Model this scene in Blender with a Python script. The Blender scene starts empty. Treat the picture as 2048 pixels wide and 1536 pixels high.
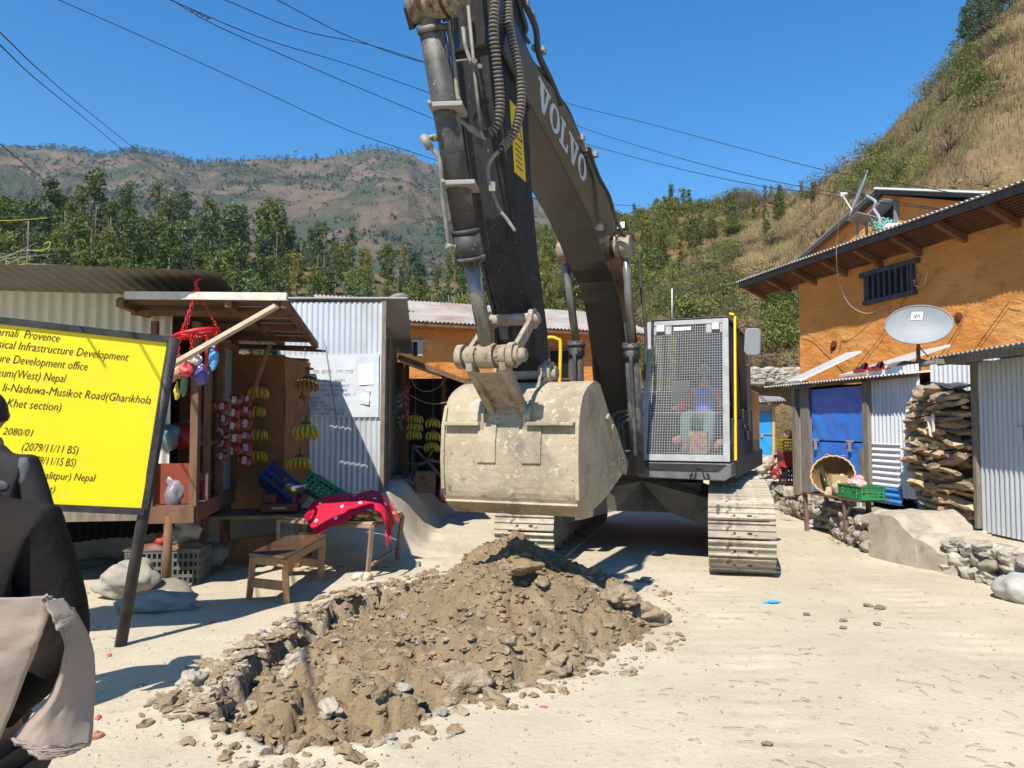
import bpy, math, random
import numpy as np
from mathutils import Vector, Matrix, noise as mn
R = math.radians
sc = bpy.context.scene
col = sc.collection

# ---------------------------------------------------------------- camera, sky, sun, exposure
F = 1540.0; PITCH = R(3.0); CZ = 1.65
cam_d = bpy.data.cameras.new('camera'); cam = bpy.data.objects.new('camera', cam_d); col.objects.link(cam)
cam.location = (0, 0, CZ); cam.rotation_euler = (R(90) + PITCH, 0, 0)
cam_d.sensor_width = 36; cam_d.lens = 36 * F / 2048; cam_d.clip_start = 0.05; cam_d.clip_end = 6000
sc.camera = cam
SUN_EL = R(51); SUN_AZ = R(24)          # light travels towards +Y turned SUN_AZ to +X
world = bpy.data.worlds.new('World'); sc.world = world; world.use_nodes = True
wn = world.node_tree; bg = wn.nodes['Background']
sky = wn.nodes.new('ShaderNodeTexSky'); sky.sky_type = 'NISHITA'; sky.sun_disc = False
sky.sun_elevation = SUN_EL; sky.sun_rotation = math.pi + SUN_AZ
sky.altitude = 800; sky.air_density = 1.25; sky.dust_density = 0.1; sky.ozone_density = 5.0
hsv = wn.nodes.new('ShaderNodeHueSaturation'); hsv.inputs['Saturation'].default_value = 1.38
wn.links.new(sky.outputs[0], hsv.inputs['Color']); wn.links.new(hsv.outputs[0], bg.inputs[0]); bg.inputs[1].default_value = 0.115
sun_d = bpy.data.lights.new('sun', 'SUN'); sun = bpy.data.objects.new('sun', sun_d); col.objects.link(sun)
sun_d.energy = 4.9; sun_d.angle = R(0.5); sun_d.color = (1, 0.95, 0.86)
LDIR = Vector((math.sin(SUN_AZ) * math.cos(SUN_EL), math.cos(SUN_AZ) * math.cos(SUN_EL), -math.sin(SUN_EL)))
sun.rotation_euler = LDIR.to_track_quat('-Z', 'Y').to_euler()
sc.view_settings.view_transform = 'Standard'; sc.view_settings.look = 'None'
sc.view_settings.exposure = 0.62; sc.view_settings.gamma = 1.0
sc.cycles.max_bounces = 6; sc.cycles.transparent_max_bounces = 12
sc.cycles.use_denoising = True

# ---------------------------------------------------------------- surveying helpers (photo pixel -> place at a known depth)
def Q(px, py, Y):
    x = (px - 1024) / F; u = (768 - py) / F
    dy = math.cos(PITCH) - u * math.sin(PITCH); dz = math.sin(PITCH) + u * math.cos(PITCH)
    s = Y / dy
    return Vector((x * s, Y, CZ + dz * s))
def G(px, py, z=0.0):
    q = Q(px, py, 1.0); s = (CZ - z) / (CZ - q.z)
    return Vector((q.x * s, s, z))
def ss(a, b, x):
    t = (x - a) / (b - a); t = 0 if t < 0 else 1 if t > 1 else t
    return t * t * (3 - 2 * t)
def V(*a): return Vector(a)
rnd = random.Random(7)

# ---------------------------------------------------------------- materials
MATS = {}
def mat(name, c1, c2=None, scale=4.0, rough=0.8, metal=0.0, bump=0.0, bscale=None, detail=6, c3=None, lo=0.35, hi=0.65,
        rnd_amt=0.0, spec=0.3, stretch=(1, 1, 1), c3scale=None, c3lo=0.55, c3hi=0.7, bdist=0.02, specks=()):
    if name in MATS: return MATS[name]
    m = bpy.data.materials.new(name); m.use_nodes = True; MATS[name] = m
    nt = m.node_tree; N = nt.nodes; L = nt.links; b = N['Principled BSDF']
    b.inputs['Roughness'].default_value = rough; b.inputs['Metallic'].default_value = metal
    b.inputs['Specular IOR Level'].default_value = spec
    tc = N.new('ShaderNodeTexCoord'); mp = N.new('ShaderNodeMapping'); mp.inputs['Scale'].default_value = stretch
    L.new(tc.outputs['Object'], mp.inputs[0])
    def nz(s, d=detail):
        n = N.new('ShaderNodeTexNoise'); n.inputs['Scale'].default_value = s; n.inputs['Detail'].default_value = d
        n.inputs['Roughness'].default_value = 0.62
        L.new(mp.outputs[0], n.inputs[0]); return n
    out = None
    if c2 is None:
        b.inputs['Base Color'].default_value = (*c1, 1)
    else:
        n = nz(scale); r = N.new('ShaderNodeMapRange'); r.inputs[1].default_value = lo; r.inputs[2].default_value = hi
        L.new(n.outputs[0], r.inputs[0])
        mx = N.new('ShaderNodeMixRGB'); mx.inputs[1].default_value = (*c1, 1); mx.inputs[2].default_value = (*c2, 1)
        L.new(r.outputs[0], mx.inputs[0]); out = mx.outputs[0]
        if c3 is not None:
            n3 = nz(c3scale or scale * 0.33); r3 = N.new('ShaderNodeMapRange'); r3.inputs[1].default_value = c3lo; r3.inputs[2].default_value = c3hi
            L.new(n3.outputs[0], r3.inputs[0])
            m3 = N.new('ShaderNodeMixRGB'); m3.inputs[2].default_value = (*c3, 1); L.new(out, m3.inputs[1]); L.new(r3.outputs[0], m3.inputs[0]); out = m3.outputs[0]
    for sc_c, sc_s, s_lo, s_hi in specks:
        n4 = nz(sc_s, 4); r4 = N.new('ShaderNodeMapRange'); r4.inputs[1].default_value = s_lo; r4.inputs[2].default_value = s_hi; L.new(n4.outputs[0], r4.inputs[0])
        m4 = N.new('ShaderNodeMixRGB'); m4.inputs[2].default_value = (*sc_c, 1); L.new(out, m4.inputs[1]); L.new(r4.outputs[0], m4.inputs[0]); out = m4.outputs[0]
    if rnd_amt:
        oi = N.new('ShaderNodeObjectInfo'); hs = N.new('ShaderNodeHueSaturation')
        a = N.new('ShaderNodeMapRange'); a.inputs[3].default_value = 1 - rnd_amt; a.inputs[4].default_value = 1 + rnd_amt
        L.new(oi.outputs['Random'], a.inputs[0]); L.new(a.outputs[0], hs.inputs['Value'])
        a2 = N.new('ShaderNodeMath'); a2.operation = 'MULTIPLY_ADD'; a2.inputs[1].default_value = rnd_amt * 0.18; a2.inputs[2].default_value = 0.5 - rnd_amt * 0.1
        L.new(oi.outputs['Random'], a2.inputs[0]); L.new(a2.outputs[0], hs.inputs['Hue'])
        if out is None: hs.inputs['Color'].default_value = (*c1, 1)
        else: L.new(out, hs.inputs['Color'])
        out = hs.outputs[0]
    if out is not None: L.new(out, b.inputs['Base Color'])
    if bump:
        n = nz(bscale or scale * 2.5); bp = N.new('ShaderNodeBump'); bp.inputs['Strength'].default_value = bump; bp.inputs['Distance'].default_value = bdist
        L.new(n.outputs[0], bp.inputs['Height']); L.new(bp.outputs[0], b.inputs['Normal'])
    return m
def glassmat(name, tint=(0.9, 0.95, 0.95), refl=0.12, rough=0.02):
    if name in MATS: return MATS[name]
    m = bpy.data.materials.new(name); m.use_nodes = True; MATS[name] = m
    nt = m.node_tree; N = nt.nodes; L = nt.links; N.remove(N['Principled BSDF'])
    t = N.new('ShaderNodeBsdfTransparent'); t.inputs[0].default_value = (*tint, 1)
    g = N.new('ShaderNodeBsdfGlossy'); g.inputs['Roughness'].default_value = rough
    fr = N.new('ShaderNodeFresnel'); fr.inputs[0].default_value = 1.45
    ad = N.new('ShaderNodeMath'); ad.operation = 'ADD'; ad.inputs[1].default_value = refl - 0.04; L.new(fr.outputs[0], ad.inputs[0])
    mx = N.new('ShaderNodeMixShader'); L.new(ad.outputs[0], mx.inputs[0]); L.new(t.outputs[0], mx.inputs[1]); L.new(g.outputs[0], mx.inputs[2])
    L.new(mx.outputs[0], N['Material Output'].inputs[0]); return m
def leafmat(name, c1, c2, c3, rnd_amt=0.3):
    """foliage: colour varies leaf by leaf (Random Per Island) and tree by tree"""
    if name in MATS: return MATS[name]
    m = bpy.data.materials.new(name); m.use_nodes = True; MATS[name] = m
    nt = m.node_tree; N = nt.nodes; L = nt.links; b = N['Principled BSDF']
    b.inputs['Roughness'].default_value = 0.65; b.inputs['Specular IOR Level'].default_value = 0.25
    g = N.new('ShaderNodeNewGeometry'); cr = N.new('ShaderNodeValToRGB')
    cr.color_ramp.elements[0].color = (*c1, 1); cr.color_ramp.elements[1].color = (*c3, 1); cr.color_ramp.elements[1].position = 1.0
    e = cr.color_ramp.elements.new(0.6); e.color = (*c2, 1)
    L.new(g.outputs['Random Per Island'], cr.inputs[0])
    oi = N.new('ShaderNodeObjectInfo'); hs = N.new('ShaderNodeHueSaturation')
    a = N.new('ShaderNodeMapRange'); a.inputs[3].default_value = 1 - rnd_amt; a.inputs[4].default_value = 1 + rnd_amt
    L.new(oi.outputs['Random'], a.inputs[0]); L.new(a.outputs[0], hs.inputs['Value']); L.new(cr.outputs[0], hs.inputs['Color'])
    a2 = N.new('ShaderNodeMath'); a2.operation = 'MULTIPLY_ADD'; a2.inputs[1].default_value = -0.05; a2.inputs[2].default_value = 0.525
    L.new(oi.outputs['Random'], a2.inputs[0]); L.new(a2.outputs[0], hs.inputs['Hue'])
    L.new(hs.outputs[0], b.inputs['Base Color'])
    tr = N.new('ShaderNodeBsdfTranslucent'); L.new(hs.outputs[0], tr.inputs[0])
    mx = N.new('ShaderNodeMixShader'); mx.inputs[0].default_value = 0.25
    L.new(b.outputs[0], mx.inputs[1]); L.new(tr.outputs[0], mx.inputs[2]); L.new(mx.outputs[0], N['Material Output'].inputs[0])
    return m

# ---------------------------------------------------------------- mesh builder (world coordinates)
class MB:
    def __init__(s): s.v = []; s.f = []; s.m = []; s.s = []
    def add(s, vs, fs, mi=0, smooth=False):
        o = len(s.v); s.v.extend([tuple(p) for p in vs]); s.f.extend([tuple(i + o for i in f) for f in fs])
        s.m.extend([mi] * len(fs)); s.s.extend([smooth] * len(fs)); return s
    def para(s, o, a, b, c, mi=0):
        o = Vector(o); a = Vector(a); b = Vector(b); c = Vector(c)
        vs = [o, o + a, o + a + b, o + b, o + c, o + a + c, o + a + b + c, o + b + c]
        fl = [(0, 3, 2, 1), (4, 5, 6, 7), (0, 1, 5, 4), (1, 2, 6, 5), (2, 3, 7, 6), (3, 0, 4, 7)]
        if a.cross(b).dot(c) < 0: fl = [f[::-1] for f in fl]
        return s.add(vs, fl, mi)
    def box(s, c, d, rz=0, mi=0, M=None):
        c = Vector(c); M = M or Matrix.Rotation(rz, 3, 'Z')
        a = M @ Vector((d[0], 0, 0)); b = M @ Vector((0, d[1], 0)); e = M @ Vector((0, 0, d[2]))
        return s.para(c - a / 2 - b / 2 - e / 2, a, b, e, mi)
    def beam(s, p, q, w, h, up=(0, 0, 1), mi=0):
        p = Vector(p); q = Vector(q); d = q - p; side = d.cross(Vector(up))
        if side.length < 1e-6: side = d.cross(Vector((1, 0, 0)))
        side.normalize(); u = side.cross(d).normalized()
        return s.para(p - side * w / 2 - u * h / 2, side * w, u * h, d, mi)
    def quad(s, a, b, c, d, mi=0): return s.add([a, b, c, d], [(0, 1, 2, 3)], mi)
    def tube(s, pts, r, n=8, mi=0, cap=True, smooth=True):
        pts = [Vector(p) for p in pts]; k = len(pts); rs = r if isinstance(r, (list, tuple)) else [r] * k
        vs = []; prev = None
        for i, p in enumerate(pts):
            t = (pts[min(i + 1, k - 1)] - pts[max(i - 1, 0)]).normalized()
            if prev is None:
                a = t.cross(Vector((0, 0, 1)))
                if a.length < 0.05: a = t.cross(Vector((1, 0, 0)))
            else: a = prev - t * prev.dot(t)
            if a.length < 1e-6: a = t.cross(Vector((0, 1, 0)))
            a.normalize(); prev = a; b = t.cross(a)
            for j in range(n):
                w = 2 * math.pi * j / n; vs.append(p + (a * math.cos(w) + b * math.sin(w)) * rs[i])
        fs = [(i * n + j, i * n + (j + 1) % n, (i + 1) * n + (j + 1) % n, (i + 1) * n + j) for i in range(k - 1) for j in range(n)]
        s.add(vs, fs, mi, smooth)
        if cap:
            o = len(s.v) - len(vs)
            s.f.append(tuple(o + j for j in reversed(range(n)))); s.f.append(tuple(o + (k - 1) * n + j for j in range(n)))
            s.m += [mi, mi]; s.s += [False, False]
        return s
    def cyl(s, p, q, r, n=14, mi=0, r2=None): return s.tube([p, q], [r, r if r2 is None else r2], n, mi)
    def prism(s, poly, W, mi=0):
        """poly: closed 3-D outline, W: extrusion vector"""
        k = len(poly); W = Vector(W); a = [Vector(p) for p in poly]; nrm = Vector((0, 0, 0))
        for i in range(k): nrm += a[i].cross(a[(i + 1) % k])
        if nrm.dot(W) > 0: a = a[::-1]
        vs = a + [p + W for p in a]
        fs = [tuple(range(k)), tuple(range(2 * k - 1, k - 1, -1))] + [((i + 1) % k, i, i + k, (i + 1) % k + k) for i in range(k)]
        return s.add(vs, fs, mi)
    def lathe(s, prof, o, n=20, ax=(0, 0, 1), mi=0, smooth=True):
        o = Vector(o); ax = Vector(ax).normalized(); a = ax.cross(Vector((0, 1, 0)))
        if a.length < 0.1: a = ax.cross(Vector((1, 0, 0)))
        a.normalize(); b = ax.cross(a); vs = []
        for r, h in prof:
            for j in range(n):
                w = 2 * math.pi * j / n; vs.append(o + ax * h + (a * math.cos(w) + b * math.sin(w)) * r)
        fs = [(i * n + j, i * n + (j + 1) % n, (i + 1) * n + (j + 1) % n, (i + 1) * n + j) for i in range(len(prof) - 1) for j in range(n)]
        return s.add(vs, fs, mi, smooth)
    def grid(s, fn, nu, nv, mi=0, smooth=True):
        vs = [fn(i / nu, j / nv) for j in range(nv + 1) for i in range(nu + 1)]
        fs = [(j * (nu + 1) + i, j * (nu + 1) + i + 1, (j + 1) * (nu + 1) + i + 1, (j + 1) * (nu + 1) + i) for j in range(nv) for i in range(nu)]
        return s.add(vs, fs, mi, smooth)
    def corr(s, o, u, v, pitch=0.076, amp=0.009, mi=0, jit=0.0, nv=1, seed=0):
        """corrugated sheet: o corner, u across the ridges, v along them"""
        o = Vector(o); u = Vector(u); v = Vector(v); n = u.cross(v).normalized(); L = u.length; k = max(8, int(L / pitch * 8))
        def fn(a, b):
            x = a * L
            d = amp * math.cos(2 * math.pi * x / pitch)
            if jit: d += jit * mn.noise(Vector((x * 1.3 + seed, b * v.length * 0.9, seed)))
            return o + u * a + v * b + n * d
        return s.grid(fn, k, max(nv, int(v.length / 0.5) if jit else nv), mi)
    def rock(s, c, d, seed=0, sub=2, rough=0.25, mi=0, rz=0.0, flat=False):
        vs, fs = ICO[sub]; c = Vector(c); M = Matrix.Rotation(rz, 3, 'Z'); out = []
        for p in vs:
            k = 1 + rough * (mn.noise(p * 1.1 + Vector((seed * 3.7, seed * 1.3, 0))) * 1.2 + 0.5 * mn.noise(p * 2.7 + Vector((0, seed, seed * 2.1))))
            out.append(c + M @ Vector((p.x * d[0] * k, p.y * d[1] * k, p.z * d[2] * k)))
        return s.add(out, fs, mi, not flat)
    def build(s, name, mats, parent=None, bev=0, origin=None, label=None, cat=None, group=None, kind=None):
        me = bpy.data.meshes.new(name); v = np.array(s.v, dtype=float)
        if parent is not None: o = Vector(parent['_o'])
        elif origin is not None: o = Vector(origin)
        else: o = Vector(((v[:, 0].min() + v[:, 0].max()) / 2, (v[:, 1].min() + v[:, 1].max()) / 2, v[:, 2].min()))
        v = v - np.array(o)
        me.from_pydata(v.tolist(), [], s.f)
        for m in (mats if isinstance(mats, (list, tuple)) else [mats]): me.materials.append(m)
        me.polygons.foreach_set('material_index', s.m); me.polygons.foreach_set('use_smooth', s.s); me.update()
        ob = bpy.data.objects.new(name, me); col.objects.link(ob); ob['_o'] = tuple(o)
        if parent is not None: ob.parent = parent
        else: ob.location = o
        if bev:
            b = ob.modifiers.new('bevel', 'BEVEL'); b.width = bev; b.segments = 2; b.limit_method = 'ANGLE'; b.angle_limit = R(40)
        tag(ob, label, cat, group, kind); return ob
def tag(o, label=None, cat=None, group=None, kind=None):
    for k, x in (('label', label), ('category', cat), ('group', group), ('kind', kind)):
        if x: o[k] = x
    return o
def thing(name, label, cat, loc, group=None):
    o = bpy.data.objects.new(name, None); col.objects.link(o); o.location = loc; o['_o'] = tuple(loc)
    return tag(o, label, cat, group)
def copy_tree(o, loc=None, rz=None, sc_=None, label=None, group=None, parent=None):
    c = o.copy(); col.objects.link(c)
    if parent is not None: c.parent = parent
    for ch in o.children: copy_tree(ch, parent=c)
    if loc is not None: c.location = loc
    if rz is not None: c.rotation_euler = (0, 0, rz)
    if sc_ is not None: c.scale = sc_ if isinstance(sc_, (tuple, list)) else (sc_,) * 3
    if label: c['label'] = label
    if group: c['group'] = group
    return c
def ico(sub):
    t = (1 + 5 ** 0.5) / 2
    v = [Vector(p).normalized() for p in [(-1, t, 0), (1, t, 0), (-1, -t, 0), (1, -t, 0), (0, -1, t), (0, 1, t), (0, -1, -t), (0, 1, -t), (t, 0, -1), (t, 0, 1), (-t, 0, -1), (-t, 0, 1)]]
    f = [(0, 11, 5), (0, 5, 1), (0, 1, 7), (0, 7, 10), (0, 10, 11), (1, 5, 9), (5, 11, 4), (11, 10, 2), (10, 7, 6), (7, 1, 8), (3, 9, 4), (3, 4, 2), (3, 2, 6), (3, 6, 8), (3, 8, 9), (4, 9, 5), (2, 4, 11), (6, 2, 10), (8, 6, 7), (9, 8, 1)]
    for _ in range(sub):
        mid = {}; nf = []
        def m(a, b):
            k = (min(a, b), max(a, b))
            if k not in mid: mid[k] = len(v); v.append(((v[a] + v[b]) / 2).normalized())
            return mid[k]
        for a, b, c in f:
            x, y, z = m(a, b), m(b, c), m(c, a); nf += [(a, x, z), (b, y, x), (c, z, y), (x, y, z)]
        f = nf
    return v, f
ICO = {i: ico(i) for i in range(4)}
def text_mesh(body, size, shear=0.0, ext=0.0, bold=0.0):
    """lettering as plain mesh data: (verts, faces) in its own x-y plane, and its width"""
    c = bpy.data.curves.new('lettering', 'FONT'); c.body = body; c.size = size; c.shear = shear; c.offset = bold
    c.resolution_u = 2
    o = bpy.data.objects.new('lettering', c); col.objects.link(o)
    dg = bpy.context.evaluated_depsgraph_get(); me = o.evaluated_get(dg).to_mesh()
    vs = [v.co.copy() for v in me.vertices]; fs = [tuple(p.vertices) for p in me.polygons]
    o.evaluated_get(dg).to_mesh_clear(); bpy.data.objects.remove(o); bpy.data.curves.remove(c)
    return vs, fs, (max(v.x for v in vs) if vs else 0)
def sag(p, q, d, n=16):
    p = Vector(p); q = Vector(q)
    return [p.lerp(q, i / n) - Vector((0, 0, d * 4 * (i / n) * (1 - i / n))) for i in range(n + 1)]
def smooth_path(pts, n=6):
    pts = [Vector(p) for p in pts]; out = []
    for i in range(len(pts) - 1):
        p0 = pts[max(i - 1, 0)]; p1 = pts[i]; p2 = pts[i + 1]; p3 = pts[min(i + 2, len(pts) - 1)]
        for k in range(n):
            t = k / n
            out.append(0.5 * ((2 * p1) + (p2 - p0) * t + (2 * p0 - 5 * p1 + 4 * p2 - p3) * t * t + (3 * p1 - p0 - 3 * p2 + p3) * t ** 3))
    return out + [pts[-1]]
def fbm(x, y, z=0.0, o=4):
    return mn.fractal(Vector((x, y, z)), 0.9, 2.1, o)
# ================================================================ terrain
OUT = [(1.3, 6.6), (0.95, 5.9), (0.35, 5.15), (-0.3, 4.65), (-0.75, 4.08), (-1.2, 4.02), (-1.82, 4.5), (-1.85, 5.6), (-1.55, 7.3), (-0.75, 8.45), (0.3, 8.8), (1.2, 8.0)]
def sdist(x, y, poly=OUT):
    """signed distance to the dug patch's outline, positive inside"""
    d = 1e9; ins = False; n = len(poly)
    for i in range(n):
        x1, y1 = poly[i]; x2, y2 = poly[(i + 1) % n]
        dx, dy = x2 - x1, y2 - y1; t = max(0, min(1, ((x - x1) * dx + (y - y1) * dy) / (dx * dx + dy * dy)))
        e = (x - x1 - t * dx) ** 2 + (y - y1 - t * dy) ** 2
        if e < d: d = e
        if (y1 > y) != (y2 > y) and x < (x2 - x1) * (y - y1) / (y2 - y1) + x1: ins = not ins
    return math.sqrt(d) if ins else -math.sqrt(d)
WALL = [(5.1, 6.2), (4.98, 7.5), (4.82, 8.8), (4.58, 9.8), (4.73, 10.9), (5.06, 13.4), (5.18, 15.6)]
def wallx(y):
    if y <= WALL[0][1]: return WALL[0][0]
    for (a, b), (c, d) in zip(WALL, WALL[1:]):
        if y <= d: return a + (c - a) * (y - b) / (d - b)
    return WALL[-1][0] + max(0, y - WALL[-1][1]) * 0.9
def gz(x, y, fine=True):
    z = 0.72 * ss(9.4, 11.2, y) * ss(-1.15, -1.85, x)
    if 9 < y < 16 and x < -.8: z += 0.05 * fbm(x * 2.2, y * 2.2, 12, 4)
    z += 0.62 * ss(13, 27, y)
    wx = wallx(y)
    z += 0.40 * ss(wx + 0.2, wx + 0.32, x) * (1 - 0.75 * ss(14, 18, y))
    z += 0.018 * fbm(x * 0.55, y * 0.55, 3.0, 3)
    if fine and 3.4 < y < 9:
        for c_ in (1.75, 3.55):
            u_ = (x - c_ - 0.16 * (y - 6)) / 0.36
            if abs(u_) < 1: z -= (0.012 + 0.005 * math.sin(y * 31.0)) * (1 - u_ * u_) * (0.6 + 0.8 * fbm(x * 1.5, y * 1.5, 8, 2))
        z += 0.006 * fbm(x * 3.1, y * 3.1, 6.0, 3)
    if fine and -3.2 < x < 2 and 3.3 < y < 9.3:
        n = fbm(x * 2.3, y * 2.3, 9.0, 3); d = sdist(x, y) + 0.14 * n + 0.10 * fbm(x * 7, y * 7, 2.0, 2) + 0.04 * fbm(x * 19, y * 19, 5.0, 2)
        side = ss(0.75, -0.25, x - 0.28 * (y - 5.5))
        z += -0.24 * ss(-0.02, 0.08, d) * side + 0.035 * ss(-0.35, -0.02, d) * ss(0.07, 0.0, d) * side * (0.6 + n)
    return z
def axis(a, b, fine, lo, hi, far, k=1.18):
    out = list(np.arange(a, b, fine)); s = fine; x = b
    while x < far[1]:
        out.append(x); s = min(s * k, 40); x += s
    x = a; s = fine
    while x > far[0]:
        s = min(s * k, 40); x -= s; out.insert(0, x)
    return out
gx = axis(-2.9, 1.6, 0.03, 0, 0, (-420, 420)); gx = [x for x in gx if x < -2.9 or x < 1.6]
gx = [x for x in gx if x < -5.5] + list(np.arange(-5.5, -2.9, 0.075)) + [x for x in gx if -2.9 <= x < 1.6] + list(np.arange(1.6, 6.4, 0.06))
x_, s_ = 6.4, 0.07
while x_ < 420: gx.append(x_); s_ = min(s_ * 1.18, 40); x_ += s_
gy = axis(3.5, 8.9, 0.03, 0, 0, (-60, 900), 1.06)
b = MB(); W_ = len(gx)
b.v = [(x, y, gz(x, y)) for y in gy for x in gx]
b.f = [(j * W_ + i, j * W_ + i + 1, (j + 1) * W_ + i + 1, (j + 1) * W_ + i) for j in range(len(gy) - 1) for i in range(W_ - 1)]
b.m = [0] * len(b.f); b.s = [True] * len(b.f)
DUST = mat('dusty_ground', (0.51, 0.44, 0.322), (0.42, 0.358, 0.256), scale=0.9, rough=0.95, bump=0.55, bscale=26, detail=9, c3=(0.55, 0.49, 0.385), c3scale=0.25, spec=0.1, bdist=0.016, specks=(((0.33, 0.275, 0.195), 9, .60, .72), ((0.26, 0.22, 0.16), 55, .66, .72), ((0.60, 0.54, 0.43), 38, .66, .73)))
CUT = mat('cut_earth', (0.36, 0.28, 0.185), (0.24, 0.185, 0.12), scale=5, rough=.95, bump=.9, bscale=26, detail=9, c3=(0.40, 0.33, 0.235), c3scale=3, spec=.1, bdist=.04)
for k_, f_ in enumerate(b.f):
    px_, py_, _ = b.v[f_[0]]
    if -2.7 < px_ < 1.6 and 3.6 < py_ < 9 and max(b.v[i][2] for i in f_) - min(b.v[i][2] for i in f_) > .022: b.m[k_] = 1
b.build('ground', [DUST, CUT], origin=(0, 0, 0), kind='structure')

# ---- the pile of dug earth
TL_ = [(-1.80 + .01 * k, 4.65 + .26 * k) for k in range(0, 5)] + [(-1.80 + .055 * k, 5.7 + .22 * k) for k in range(0, 8)] + [(-1.36 + .11 * k, 7.45 + .16 * k) for k in range(0, 6)]
def mz(x, y):
    d = sdist(x, y)
    e = max(0.0, 1 - math.hypot((x - 0.10) / 1.45, (y - 6.8) / 1.65)); z = 0.59 * e ** 0.9 if e > 0 else 0
    t = max(0, min(1, (6.9 - y) / 2.2)); cx = 0.05 - 0.55 * t
    z = max(z, (0.52 - 0.40 * t) * max(0, 1 - abs(x - cx) / (1.0 + 0.2 * t)) ** 0.9 * ss(4.2, 5.4, y))
    e2 = max(0, 1 - math.hypot((x - 0.75) / 0.75, (y - 6.35) / 0.7)); z = max(z, 0.22 * e2 + 0.05 if e2 > 0 else 0)
    z += 0.10 * ss(0.0, 0.35, d) - 0.17
    tl = min(math.hypot(x - a_, y - c_) for a_, c_ in TL_)
    z = min(z, z - (z + .15) * (1 - ss(.05, .55, tl)))
    r = 0.10 * fbm(x * 1.6, y * 1.6, 5.0, 3) + 0.055 * fbm(x * 6, y * 6, 1.0, 3) + 0.045 * abs(fbm(x * 13, y * 13, 4.0, 3))
    r += 0.05 * (mn.cell(Vector((x * 5.5, y * 5.5, 1))) - 0.5) * ss(5.9, 4.6, y)
    z += r * ss(-0.1, 0.25, d) * (1.0 + 0.5 * ss(6.0, 4.5, y))
    return z - 0.25 * ss(0.12, -0.15, d + 0.08 * fbm(x * 5, y * 5, 7, 2))
nx, ny = 185, 240
b = MB(); x0, x1, y0, y1 = -2.35, 1.6, 3.7, 9.0
b.grid(lambda i, j: (x0 + (x1 - x0) * i, y0 + (y1 - y0) * j, mz(x0 + (x1 - x0) * i, y0 + (y1 - y0) * j)), nx, ny)
SOIL = mat('dug_soil', (0.29, 0.21, 0.12), (0.185, 0.136, 0.08), scale=2.6, rough=0.95, bump=0.8, bscale=40, detail=9, c3=(0.34, 0.265, 0.17), c3scale=1.4, spec=0.1, bdist=0.03)
b.build('earth_pile', SOIL, label='heap of freshly dug brown earth under the raised digger bucket', cat='earth pile')
CLOD = mat('clod', (0.30, 0.22, 0.13), (0.19, 0.142, 0.088), scale=6, rough=0.95, bump=0.7, bscale=30, c3=(0.34, 0.27, 0.185), c3scale=2.0, spec=0.1)
STONE = mat('grey_stone', (0.36, 0.325, 0.27), (0.26, 0.235, 0.19), scale=5, rough=0.9, bump=0.5, bscale=22, c3=(0.40, 0.36, 0.30), c3scale=2.2)
PALE = mat('pale_stone', (0.42, 0.38, 0.31), (0.33, 0.29, 0.23), scale=6, rough=0.9, bump=0.5, bscale=25, c3=(0.48, 0.43, 0.35))
b = MB(); r = random.Random(3); n = 0
while n < 5200:
    x = r.uniform(-2.25, 1.55); y = r.uniform(3.75, 8.7); d = sdist(x, y)
    if d < -0.30 or (d < 0.02 and r.random() > 0.38): continue
    s = 0.005 + 0.027 * r.random() ** 3.8
    if r.random() < 0.006: s = r.uniform(0.03, 0.05)
    s *= 1.0 + 0.35 * ss(6, 4.4, y)
    z = max(mz(x, y), gz(x, y)) + s * 0.25
    b.rock((x, y, z), (s * r.uniform(0.8, 1.6), s * r.uniform(0.7, 1.3), s * r.uniform(0.45, 0.9)), seed=n, sub=1 if s > .012 else 0, rough=0.75, mi=(0 if r.random() < 0.8 else 1 if r.random() < 0.22 else 2 if r.random() < 0.3 else 0), rz=r.uniform(0, 6.3), flat=True); n += 1
rr = random.Random(77); EDGE = [(-1.85, 4.45), (-1.95, 4.75), (-1.92, 5.3), (-1.86, 5.8), (-1.75, 6.6), (-1.55, 7.3), (-1.2, 7.9), (-0.8, 8.45)]
for k in range(330):
    q = rr.random() * 6.999; i = int(q); f_ = q - i; ex = EDGE[i][0] + (EDGE[i + 1][0] - EDGE[i][0]) * f_; ey = EDGE[i][1] + (EDGE[i + 1][1] - EDGE[i][1]) * f_
    ex += rr.gauss(.02, .11); ey += rr.gauss(0, .1); s = 0.012 + 0.05 * rr.random() ** 2.6
    b.rock((ex, ey, max(gz(ex, ey), mz(ex, ey)) + s * .2), (s * rr.uniform(.9, 1.7), s * rr.uniform(.6, 1.2), s * rr.uniform(.3, .7)), seed=k, sub=2 if s > .035 else 1, rough=.75, mi=rr.choice((3, 3, 0, 0, 2)), rz=rr.uniform(0, 6.3), flat=True)
b.build('rubble', [CLOD, STONE, mat('buff_stone', (0.33, 0.285, 0.21), (0.25, 0.21, 0.15), scale=7, rough=0.95, bump=0.5), mat('crust', (0.40, 0.33, 0.235), (0.29, 0.235, 0.165), scale=8, rough=.95, bump=.6, bscale=30)], kind='stuff', label='crumbled soil and small stones over the heap', cat='rubble')
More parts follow.
